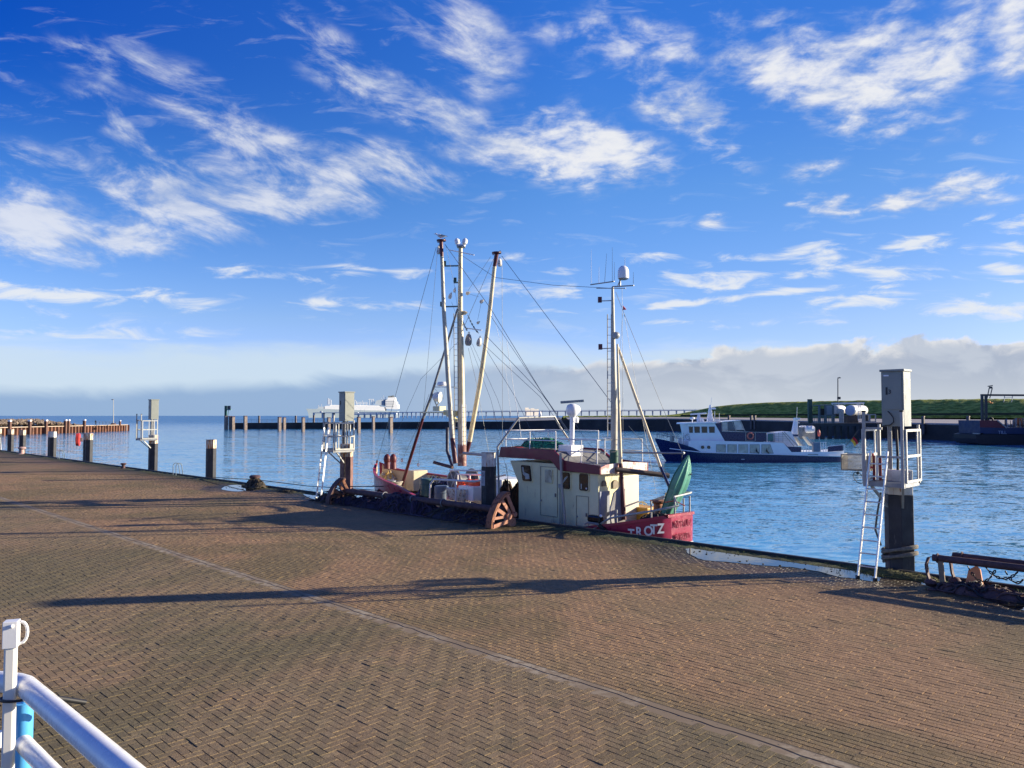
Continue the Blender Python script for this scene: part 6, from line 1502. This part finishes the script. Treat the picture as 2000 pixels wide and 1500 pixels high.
    for (x, y, ya) in ((1172, 585.5, 588), (1173, 677.5, 681)):
        a = MB(); a.tube([onb(x-1, ya, 0), onb(1196, ya-1, 0)], .018, 6); lp = part('lamp_arm', a, galv, g); a = MB(); a.box(onb(x-.5, y, 0), (.13, .13, .19)); o = part('signal_lamp', a, mat('lamp_red', (.10, .01, .03), .3), g); o.parent = lp
    a = MB(); a.lathe(onb(1203.5, 655, 0), [(.10, -.08), (.12, -.05), (.12, .05), (.10, .08)], 14, ax=BN); part('deck_light', a, galv, g, smooth=50)
    # ladder on the aft mast
    def mast_ladder(x0, x1, y0, y1, step, b_, dx=0, m_=galv):
        L_ = []
        for x in (x0, x1):
            a = MB(); a.tube([onb(x, y0, b_), onb(x+dx, y1, b_)], .020, 6); L_.append(part('ladder_rail', a, m_, g, smooth=50))
        y = y0+step*.6
        while y < y1-2:
            f = (y-y0)/(y1-y0); a = MB(); a.tube([onb(x0+dx*f, y, b_), onb(x1+dx*f, y, b_)], .011, 5); o = part('rung', a, wr, g); o.parent = L_[0]; y += step
    mast_ladder(1186.6, 1194, 614, 852, 15.6, -.05)
    # fore mast ------------------------------------------------------------------
    mast([(902.5, 908), (901.5, 800), (900.5, 700), (899, 600), (899.5, 484)], 0, [.17, .15, .125, .11, .085], [mastc, maroon], 'main_mast', 14, split=[0, 0, 0, 0])
    a = MB(); a.tube([onb(902.5, 910, 0), onb(902.3, 868, 0)], .185, 12); part('mast_foot', a, mat('mast_foot_rust', (.24, .10, .08), .6, var=.4, col2=(.42, .33, .25), f2=.45), g, smooth=50)
    mast([(889.5, 905), (883.5, 856), (875.5, 745), (867, 610), (863, 501), (861.5, 472)], -.75, [.10, .10, .095, .085, .075, .085], [mastc, maroon, mastg], 'derrick_boom', split=[1, 2, 2, 2, 1])
    mast([(911, 884), (917, 862), (938, 745), (953, 640), (966, 520), (970, 496)], .85, [.10, .10, .10, .09, .08, .09], [mastc, maroon], 'derrick_boom', split=[1, 0, 0, 0, 1])
    for (x, y, b_) in ((862, 470, -.75), (970, 494, .85)):
        a = MB(); c0 = onb(x, y, b_); a.lathe(c0, [(.11, -.04), (.20, -.02), (.20, .03), (.08, .05)], 12); a.torus(c0+BF*.22, .05, .015, BF, ZV, 10, 5); a.torus(c0-BF*.22, .05, .015, BF, ZV, 10, 5); part('boom_head', a, maroon, g, smooth=50)
    mast([(785, 947), (826, 817), (840, 779), (894, 603)], -.3, [.075, .065, .055, .045], [maroon, galvdk], 'mast_strut', split=[0, 1, 1])
    a = MB(); a.tube([onb(873.5, 835, .3), onb(873.5, 881, .3), onb(883, 909, .2)], .07, 9); part('bent_strut', a, mat('navy_tube', (.02, .02, .05), .5), g, smooth=50)
    a = MB(); a.tube([onb(848, 903, -.2), onb(884, 913, -.2)], .07, 9); part('winch_boom', a, rustdk, g, smooth=50)
    # top fittings
    a = MB(); tc = onb(900.5, 483, 0); a.box(tc+ZV*.02, (.34, .34, .06)); part('top_plate', a, galvdk, g)
    a = MB()
    for s in (-1, 1):
        cx_ = onb(900.5+s*9, 474, 0); a.lathe(cx_-Vector((s*.05, 0, .02)), [(.05, -.05), (.11, -.02), (.11, .14), (.05, .20), (.01, .22)], 12, ax=(s*.25, 0, 1))
    a.tube([onb(893, 479, 0), onb(908, 479, 0)], .055, 8); part('masthead_lights', a, white, g, smooth=50)
    spreader((877, 488), (926, 498), .022, white)
    for (x0, x1, y, bx) in ((866, 896, 519.5, 868.5), (863, 895, 599, 862.5), (887, 897, 552, 889)):
        a = MB(); a.tube([onb(x0, y, 0), onb(x1, y-.5, 0)], .035, 7); lp = part('lamp_arm', a, mat('teal_grey', (.10, .18, .19), .5), g); a = MB(); a.box(onb(bx, y-5, 0), (.12, .12, .20)); o = part('signal_lamp', a, mat('lamp_green', (.01, .05, .05), .3), g); o.parent = lp
    mast_ladder(886.5, 893.6, 612, 862, 10.8, -.15, 1.5)
    mast_ladder(902.5, 909.5, 790, 870, 9.5, -.35, .5, white)
    a = MB(); a.bar(onb(876, 805.5, -.1), onb(830, 805.5, -.1), .55, .06); a.bar(onb(893, 808, -.1), onb(872, 805.5, -.1), .35, .22); a.bar(onb(892, 822, -.1), onb(874, 808, -.1), .2, .12); pf_ = part('lamp_platform', a, cream, g, bevel=.01)
    a = MB(); a.box(onb(858, 798, -.1), (.50, .34, .20), BAX); o = part('battery_box', a, cream, g, bevel=.01); o.parent = pf_
    a = MB(); lc = onb(853, 775, -.1); a.lathe(lc, [(.10, -.17), (.17, -.12), (.21, .0), (.235, .16), (.22, .17)], 18, ax=Vector((.93, -.25, -.12)).normalized()); sl = part('searchlight', a, white, g, smooth=40); a = MB(); a.lathe(lc+Vector((.93, -.25, -.12)).normalized()*.172, [(.20, 0), (.20, .01)], 18, ax=Vector((.93, -.25, -.12)).normalized()); o = part('lens', a, mat('lens_cream', (.72, .66, .50), .15), g); o.parent = sl
    a = MB(); a.tube([lc+Vector((-.1, 0, -.16)), lc+Vector((0, 0, -.40)), lc+Vector((0, 0, -.45))], .025, 6); a.tube([lc+Vector((.14, 0, -.16)), lc+Vector((0, 0, -.40))], .025, 6); o = part('bracket', a, galv, g); o.parent = sl
    a = MB(); rc = onb(864.5, 750, -.1); a.lathe(rc-ZV*.09, [(.20, 0), (.235, .03), (.235, .12), (.20, .18)], 20); part('radar_drum', a, whitec, g, smooth=40); a = MB(); a.bar(onb(854, 756, -.1), onb(888, 756, -.1), .28, .03); part('radar_bracket', a, white, g)
    # pulley blocks
    blk = mat('block_white', (.66, .62, .55), .5, var=.15, col2=(.35, .22, .14), f2=.32)
    blg = mat('block_grey', (.25, .24, .24), .5, var=.3)
    def block(x, y, b_, L, ang, m_=None):
        c0 = onb(x, y, b_); u_ = (ZV*math.cos(ang)+BF*-math.sin(ang)); s_ = ZV.cross(BN)
        s_ = u_.cross(BN).normalized(); a = MB(); out = []
        for t in [2*math.pi*i/18 for i in range(18)]:
            rr = .62+.16*math.sin(t); out.append(c0+s_*(L*.30*math.cos(t))*(1-.35*math.sin(t))+u_*(L*.5*math.sin(t)))
        a.prism([p-BN*L*.14 for p in out], BN*L*.28); p_ = part('pulley_block', a, m_ or blk, g, bevel=.012)
        a = MB(); a.lathe(c0-u_*L*.15-BN*L*.17, [(L*.09, 0), (L*.09, L*.34)], 10, ax=BN); a.torus(c0+u_*L*.58, L*.10, L*.03, s_, u_, 10, 5); o = part('pin', a, galvdk, g, smooth=50); o.parent = p_
    block(857, 489, -.75, .34, .0); block(976, 513, .85, .34, 0); block(879.5, 578, -.6, .26, .5); block(888, 567, -.2, .20, .3); block(914, 572.5, .2, .24, 1.4); block(941, 588.5, .5, .24, 1.2); block(907.5, 611, .1, .28, 1.6, mastc); block(934, 630, .5, .18, 1.2)
    block(915, 664, .2, .50, .1, blg); block(936, 668, .55, .38, .3)
    a = MB(); chain(a, onb(913.5, 615, .2), onb(934, 650, .5), .08, r=.014, L=.075); chain(a, onb(901, 620, 0), onb(912, 645, .2), .04, r=.014, L=.075); part('chain', a, darkw, g, kind='stuff')
    a = MB(); a.tube([onb(911, 641, .2), onb(941, 645, .55)], .025, 6); part('spreader_bar', a, white, g)
    # standing and running rigging: every wire its own part
    def wire(pts, r_=.009, m_=darkw, nm='wire'):
        a = MB(); a.tube([onb(*p) for p in pts], r_, 4); part(nm, a, m_, g)
    wb = mat('blue_grey_wire', (.07, .10, .14), .5); wl = mat('pale_line', (.55, .56, .56), .7)
    wire([(852, 483, -.75), (736.5, 903, -.1)], .011, wb); wire([(854, 496, -.75), (829, 780, -.4), (817, 907, 1.0)], .007, wb)
    wire([(893, 669, 0), (822, 740, 0), (758, 884, 0)], .008, wb); wire([(838, 770, -.2), (812.5, 841, 0), (785, 899, .9)], .008, wb)
    wire([(869, 477, -.75), (958.5, 603, .3), (1058, 766, .1), (1124, 862, .2)], .011, wb); wire([(980, 500, .85), (1060.5, 608, .5), (1193, 785, 0)], .012, wb)
    wire([(902, 499, 0), (967.6, 542, .4), (1080, 557, 0), (1195, 563, 0)], .008, wb); wire([(964, 506, .85), (907.5, 636, .1)], .009, wb); wire([(958.5, 501, .85), (914, 568, .2)], .007, wb)
    wire([(980.5, 508, .85), (981.6, 780, .9), (981, 868, .9)], .008, wb); wire([(914.7, 680, .2), (930, 745, .2), (956, 890, .3)], .007); wire([(919, 676, .2), (958.5, 780, .3), (984, 880, .4)], .007); wire([(922, 671, .2), (972, 780, .3), (1004, 880, .4)], .007)
    wire([(958.5, 617, .7), (1044.7, 746, .5), (1112, 850, .2)], .010, wb); wire([(947, 653, .6), (1058, 769, .4), (1126, 862, .2)], .011, wb); wire([(942.6, 671, .6), (1055, 775, .4), (1120, 868, .2)], .009, wb)
    wire([(949, 682, .6), (1008, 778, .5), (1046, 860, .4)], .010, wb); wire([(990, 667, .7), (1006, 780, .2), (1013, 815, -.6), (1018, 858, -.6)], .009, wl, 'line'); wire([(871, 480, -.75), (889, 565, -.2), (898, 640, 0)], .006, wb)
    wire([(882, 590, -.5), (890, 612, -.2), (886, 640, -.2), (866, 780, -.3), (850, 760, -.3)], .006, wb); wire([(893, 610, 0), (862, 700, 0), (835, 812, .2)], .007, wb)
    wire([(967, 545, .85), (960, 600, .85), (985, 700, .9), (998, 812, .9)], .005, wl, 'line'); wire([(940, 590, .5), (933, 625, .5)], .005, wb); wire([(916, 574, .2), (936, 580, .5)], .005, wb)
    wire([(1215, 563, .1), (1216.5, 800, .1), (1217, 880, .1)], .006, wb); wire([(1202.6, 570, 0), (1216.5, 606, .1), (1295, 798, .6), (1332, 884, .2)], .008, wb); wire([(1218.6, 612, .1), (1248.5, 787, .5), (1282, 965, .8)], .006, wb)
    wire([(1216, 612, .1), (1211, 690, .1), (1207, 800, 0)], .005, wb); wire([(1092, 478+340, .2), (1130, 880, -.5), (1178, 925, -1.3)], .010, wb); wire([(1120, 822, -.3), (1146, 862, -.6), (1205, 930, -.9)], .008, wb); wire([(1228, 832, .3), (1290, 905, .8), (1304, 925, .9)], .008, wb)
    wire([(988, 905, -1.2), (994, 960, -1.2)], .008, wb); wire([(975, 880, 0), (960, 900, .4), (1010, 925, .2)], .008, wb); wire([(978, 872, -.5), (1000, 960, .4)], .006, wb)
    a = MB(); a.prism([onb(1216.5, 597, .1), onb(1223, 604.5, .1), onb(1216.8, 605.5, .1)], BN*.02); part('red_pennant', a, mat('pennant_red', (.60, .08, .06), .6), g)
    # fore deck gear -------------------------------------------------------------
    a = MB()
    for x in (756, 768): 
        c0 = onb(x, 897, .1); a.ball(c0, .21, 12, (.8, .8, 1.25)); a.lathe(c0-ZV*.45, [(.16, 0), (.13, .4)], 10)
    part('bow_fairlead', a, mat('fairlead_maroon', (.12, .018, .02), .5, var=.2), g, smooth=60)
    a = MB(); a.tube([onb(736, 903, -.1)-ZV*.1, onb(736, 903, -.1)+ZV*.06], .04, 8); a.torus(onb(736.5, 901, -.1), .06, .018, BF, ZV, 10, 5); a.torus(onb(785, 899, .9), .07, .018, BF, ZV, 10, 5); a.torus(onb(817, 908, 1.2), .07, .018, BF, ZV, 10, 5); part('eye_ring', a, rustm, g, smooth=50, kind='stuff')
    def obox(nm, x, y, b_, size, m_, par=None, **k):
        a = MB(); a.box(onb(x, y, b_), size, BAX); o = part(nm, a, m_, g, **k); return o
    obox('fish_hatch', 814, 938, 1.0, (.62, .8, .95), creamdk, bevel=.02); a = MB(); hc = onb(830, 948, .5)
    for k in range(4): a.torus(hc, .18+.08*k, .018, BF, ZV, 24, 6, arc=.5)
    for k in range(1, 6): an = math.pi*k/6; a.bar(hc, hc+BF*.42*math.cos(an)+ZV*.42*math.sin(an), .015, .015)
    part('fan_grating', a, galvdk, g, smooth=50)
    a = MB(); a.tube([B(11.4, -1.75, -.6), B(11.3, -1.75, .75), B(11.1, -1.72, .95), B(8.6, -1.62, 1.02), B(8.0, -.6, 1.25)], .04, 8); a.tube([B(9.7, -1.68, -.5), B(9.7, -1.68, .95)], .035, 7); part('winch_frame', a, wr, g, smooth=50)
    a = MB(); a.tube([B(11.0, -.6, -.3), B(11.0, -.6, 1.10), B(9.2, -.5, 1.18)], .04, 8); a.tube([B(10.2, -.6, -.3), B(10.2, -.6, 1.12)], .035, 7); part('winch_frame', a, wr, g, smooth=50)
    a = MB(); wc = onb(905, 938, .2); a.lathe(wc-BN*.5, [(.48, 0), (.48, .06), (.22, .08), (.22, .92), (.48, .94), (.48, 1.0)], 24, ax=BN); a.box(wc-ZV*.35, (.8, 1.0, .3), BAX); part('trawl_winch', a, mat('winch_grey', (.13, .13, .14), .5, var=.3), g, smooth=40)
    a = MB(); a.torus(wc-BN*.52, .42, .035, BF, ZV, 24, 8); 
    for k in range(6): an = k*math.pi/3; a.bar(wc-BN*.52, wc-BN*.52+BF*.4*math.cos(an)+ZV*.4*math.sin(an), .04, .04)
    part('winch_wheel', a, mat('wheel_pale', (.40, .40, .40), .5), g, smooth=40)
    obox('steel_tray', 897, 966, -1.35, (1.25, .35, .50), steel, bevel=.015)
    obox('fish_bin', 929, 962, -.9, (.95, 1.0, .55), white, bevel=.03); obox('low_locker', 985, 955, -.2, (1.3, 1.4, .85), white, bevel=.03)
    a = MB(); a.tube([B(10.6, -1.3, 1.32), B(8.4, -1.25, 1.42), B(8.1, -1.0, 1.25)], .035, 8); part('deck_tube', a, wr, g, smooth=50)
    a = MB(); a.tube([onb(905, 885, -.6), onb(940, 888, -.6), onb(960, 889, -.9)], .06, 8); part('cross_tube', a, galv, g, smooth=50)
    a = MB(); a.lathe(onb(764, 946, -.6)-ZV*.25, [(.20, 0), (.17, .08), (.17, .30), (.24, .34), (.24, .42), (.10, .46)], 16); part('capstan', a, galvdk, g, smooth=40)
    a = MB(); a.lathe(onb(1285, 985, .2)-ZV*.3, [(.22, 0), (.15, .06), (.14, .32), (.26, .38), (.26, .43)], 16); part('stern_capstan', a, rustm, g, smooth=40)
    a = MB(); a.prism([onb(1271, 977, .5), onb(1298, 967, .5), onb(1296, 975, .5), onb(1283, 981, .5)], BN*.04); part('glass_screen', a, mat('pale_screen', (.35, .42, .42), .2), g)
    obox('ochre_locker', 1252, 1004, .9, (1.1, .7, .55), mat('ochre_box', (.55, .30, .04), .5, var=.15), bevel=.02)
    a = MB(); a.tube([onb(1243, 982, 1.6), onb(1255, 980, 1.6), onb(1262, 984, 1.6), onb(1272, 998, 1.6)], .03, 7); a.tube([onb(1255, 981, 1.6), onb(1254, 996, 1.6)], .025, 6); part('far_rail', a, galv, g, smooth=50)
    # mooring gear of the cutter on the quay edge side
    for x, r_ in ((12.3, .16), (9.8, .15), (7.0, .15), (2.2, .15)):
        a = MB(); a.ball(B(x, -hb(x)-.12, -.75), r_*1.6, 12, (1, .7, 1.3), BAX); part('hull_fender', a, black, g, smooth=60)
    for k, (p, q) in enumerate((((731, 968), (768, 950)), ((728, 975), (748, 945)))):
        a = MB(); a.tube([onb(*p, -2.0), onb(*q, -1.2)], .05, 7); part('bow_strut', a, darkw, g, smooth=50)
    return g, sh, hb
cut, sh, hb = cutter()
# things carried by the cutter ------------------------------------------------------
def at_b(px, py, b_): return onb(px, py, b_)
# green canoe leaning over the stern
def canoe():
    p_lo, p_hi = onb(1306, 1006, .1), onb(1350.5, 892.5, .2); ax = (p_hi-p_lo); L = ax.length; ax.normalize()
    view = (CAM-p_lo).normalized(); nrm = (view-ax*view.dot(ax)).normalized(); nrm = (nrm*.62+Vector((1, .05, 0))*.72).normalized(); nrm = (nrm-ax*nrm.dot(ax)).normalized(); sd = ax.cross(nrm)
    g = empty('canoe', 'green plastic canoe standing tilted bow up over the cutter stern', 'canoe', p_lo)
    secs = []; N = 26
    for i in range(N+1):
        t = i/N; w = .37*min(1, (max(0, 1-t)/.60))**.75*min(1, .80+t*.6) if t > .3 else .37*(.86+.14*t/.3)*1
        w = .40*(1-max(0, (t-.52)/.48)**2.2)*(.74+.26*min(1, t/.5))+.004; dp = w*.62+.02
        row = []
        for j in range(17):
            an = math.pi*j/16; cw = math.cos(an); rr = 1+.075*(1 if j % 4 in (1, 2) else -1)*(1 if 2 < j < 14 else 0)
            row.append(p_lo+ax*(L*t*1.0)+sd*(w*cw*rr)+nrm*(dp*math.sin(an)**.8*rr-.12))
        secs.append(row)
    a = MB(); a.loft(secs); part('shell', a, mat('canoe_green', (.12, .34, .23), .35, var=.18, scale=3, col2=(.22, .42, .32), f2=.36), g, smooth=35)
    a = MB()
    for s in (0, 16): a.tube([r[s] for r in secs], .022, 7)
    part('gunwale_lip', a, mat('canoe_lip', (.03, .16, .10), .4), g, smooth=50)
    a = MB(); a.add([r[0]+nrm*.02 for r in secs]+[r[16]+nrm*.02 for r in secs], [(i, i+1, N+1+i+1, N+1+i) for i in range(N)]); part('cockpit', a, mat('canoe_inside', (.01, .05, .035), .5), g)
    a = MB(); c0 = secs[19][5]; a.ball(c0, .03, 8); a.ball(secs[19][6], .025, 8); part('fitting', a, black, g)
canoe()
a = MB(); a.tube([onb(1299, 981, -.3), onb(1318, 978, -.4), onb(1330, 984, -.6), onb(1338, 988, -.6)], .014, 6); single('red_strap', a, redp, 'red strap holding the green canoe to the stern rail', 'strap', smooth=50)
heap('dark_tarpaulin', 'black crumpled tarpaulin under the green canoe at the stern', 'tarpaulin', B(.95, -.55, .10), .55, .45, .42, mat('tarp_black', (.012, .012, .016), .45, var=.4), [black], 41, 14, ax=BF, ay=BN)
# orange buoys in the fish bin
for i, (x, y, sz) in enumerate(((900, 945, .30), (916, 942, .24), (928, 945, .33))):
    a = MB(); a.ball(onb(x, y, -.9), sz*.72, 14, (1.35, 1, .8), BAX); single('orange_buoy', a, orange, ['left, flat orange buoy lying on the white fish bin', 'middle orange buoy, smallest of three on the fish bin', 'right hand orange buoy beside the notice pile, on the fish bin'][i], 'buoy', 'orange buoys on the fish bin', smooth=60)
yl = mat('yellow_rope', (.62, .42, .12), .8, var=.3, scale=20, bump=.6, bscale=80)
heap('rope_heap', 'tangle of yellow rope in the bow of the cutter', 'rope heap', onb(757, 936, .3)-ZV*.35, .55, .5, .75, creamdk, [yl, yl, white], 42, 60, ax=BF, ay=BN, sr=.022)
a = MB(); r_ = random.Random(3)
for k in range(9): a.torus(B(15.6, -.7, .15)+ZV*(.045*k)+BF*r_.uniform(-.05, .05), .33+.04*math.sin(k), .03, BF, BN, 22, 6)
single('rope_coil', a, mat('grey_rope', (.36, .32, .26), .85, var=.3, scale=20), 'coil of grey rope behind the bow capstan', 'rope coil', smooth=60)
heap('green_net', 'bright green net bundled on the wheelhouse roof', 'net', B(6.0, -.55, 2.36), 1.05, .45, .36, mat('green_net_body', (.01, .14, .085), .8, var=.4), [mat('green_twine', (.02, .30, .18), .7), greenp], 43, 90, ax=BF, ay=BN, sr=.010)
heap('fishing_net', 'blue net piled over the drum amidships on the cutter', 'fishing net', onb(856, 960, -.2)-ZV*.45, 1.15, .85, 1.05, mat('blue_net_body', (.012, .022, .050), .8, var=.4), [bluep, netm2, darkw], 44, 130, ax=BF, ay=BN, sr=.014)
heap('fishing_net', 'rust brown net hanging in front of the wheelhouse', 'fishing net', B(7.35, -.9, -.75), .62, .75, 1.75, mat('rusty_net_body', (.030, .014, .010), .85, var=.5), [netbr, mat('rust_twine', (.11, .04, .02), .8)], 45, 130, ax=BF, ay=BN, sr=.014, flat=.35)
def barrel(lb, p, r_, h_, m_):
    a = MB(); a.lathe(p, [(r_*.9, 0), (r_, .03), (r_*.97, h_*.33), (r_*1.03, h_*.35), (r_*.97, h_*.37), (r_*.97, h_*.66), (r_*1.03, h_*.68), (r_*.97, h_*.70), (r_, h_-.04), (r_*.85, h_)], 20); single('barrel', a, m_, lb, 'barrel', 'barrels on the cutter deck', smooth=40)
barrel('blue grey barrel in front of the blue net on the cutter', onb(862, 975, -1.3)-ZV*.3, .29, .85, mat('barrel_bluegrey', (.10, .14, .20), .5))
barrel('dark green barrel left of the blue net on the cutter', onb(833, 955, -.9)-ZV*.3, .27, .75, mat('barrel_teal', (.03, .09, .10), .5))
# outboard motor on the quay side rail
o = empty('outboard_motor', 'black outboard motor clamped to the cutter rail at the quay edge', 'outboard motor', onb(1166, 1022, -2.0))
c0 = onb(1163, 1013, -2.0); a = MB(); a.box(c0, (.50, .26, .22), BAX); part('cowling', a, mat('gloss_black', (.012, .012, .014), .15), o, bevel=.06)
a = MB(); a.box(c0+BF*.02-ZV*.14, (.44, .22, .08), BAX); part('lower_cowl', a, mat('motor_grey', (.20, .20, .21), .4), o, bevel=.02)
a = MB(); a.bar(c0-BF*.15-ZV*.15, c0-BF*.52-ZV*.42, .10, .12); part('leg', a, black, o); a = MB(); a.tube([c0+BF*.2-ZV*.1, c0+BF*.45-ZV*.22], .025, 7); part('tiller', a, galvdk, o)
a = MB(); a.ball(c0-BF*.22+ZV*.10, .05, 8); part('filler_cap', a, whitec, o, smooth=50)
# mooring lines
a = MB(); a.tube([onb(749, 950, -1.8), UN(28.0, 18.3, .5), UN(29.5, 17.6, .15)], .022, 6); single('mooring_line', a, darkw, 'dark mooring line from the cutter bow to the quay by the left trawl shoe', 'mooring line', 'mooring lines of the cutter', smooth=60)
a = MB(); q = [onb(744, 958, -1.8), UN(31, 18.0, .35), UN(35.6, 17.95, .35), UN(42.1, 18.25, .12)]; a.tube(q, .018, 6); single('mooring_line', a, ropedk, 'long slack mooring line along the quay edge to the heaped bollard', 'mooring line', 'mooring lines of the cutter', smooth=60)
# gull on top of the left boom
gb = onb(861, 469.5, -.75)+ZV*.05
g = empty('gull', 'white and grey gull perched on the head of the left derrick boom', 'gull', gb)
a = MB(); hd = Vector((-1, 0, 0))
def gp(x, y, z): return gb+Vector((-x, y, z))
secs = []
for x, r_, z in ((-.24, .008, .12), (-.16, .030, .125), (-.06, .062, .13), (.04, .075, .14), (.11, .060, .16), (.15, .036, .19), (.19, .036, .225), (.225, .030, .235), (.25, .012, .230), (.285, .005, .222)):
    secs.append([gp(x, r_*math.cos(t), z+r_*1.05*math.sin(t)) for t in [2*math.pi*i/12 for i in range(12)]])
a.loft(secs, closed=True, caps=True); part('body', a, whitec, g, smooth=70)
for s in (-1, 1):
    a = MB(); a.prism([gp(.09, s*.062, .17), gp(-.05, s*.075, .185), gp(-.30, s*.02, .125), gp(-.12, s*.068, .12), gp(.06, s*.07, .13)], Vector((0, s*.015, 0))); part('wing', a, mat('gull_grey', (.30, .32, .35), .6), g)
    a = MB(); a.tube([gp(-.01, s*.03, .08), gp(0, s*.03, .0)], .006, 5); part('leg', a, mat('gull_pink', (.5, .25, .2), .6), g)
a = MB(); a.lathe(gp(.25, 0, .228), [(.011, 0), (.008, .03), (.002, .055)], 8, ax=Vector((-1, 0, -.15))); part('beak', a, mat('beak_yellow', (.65, .42, .05), .5), g)
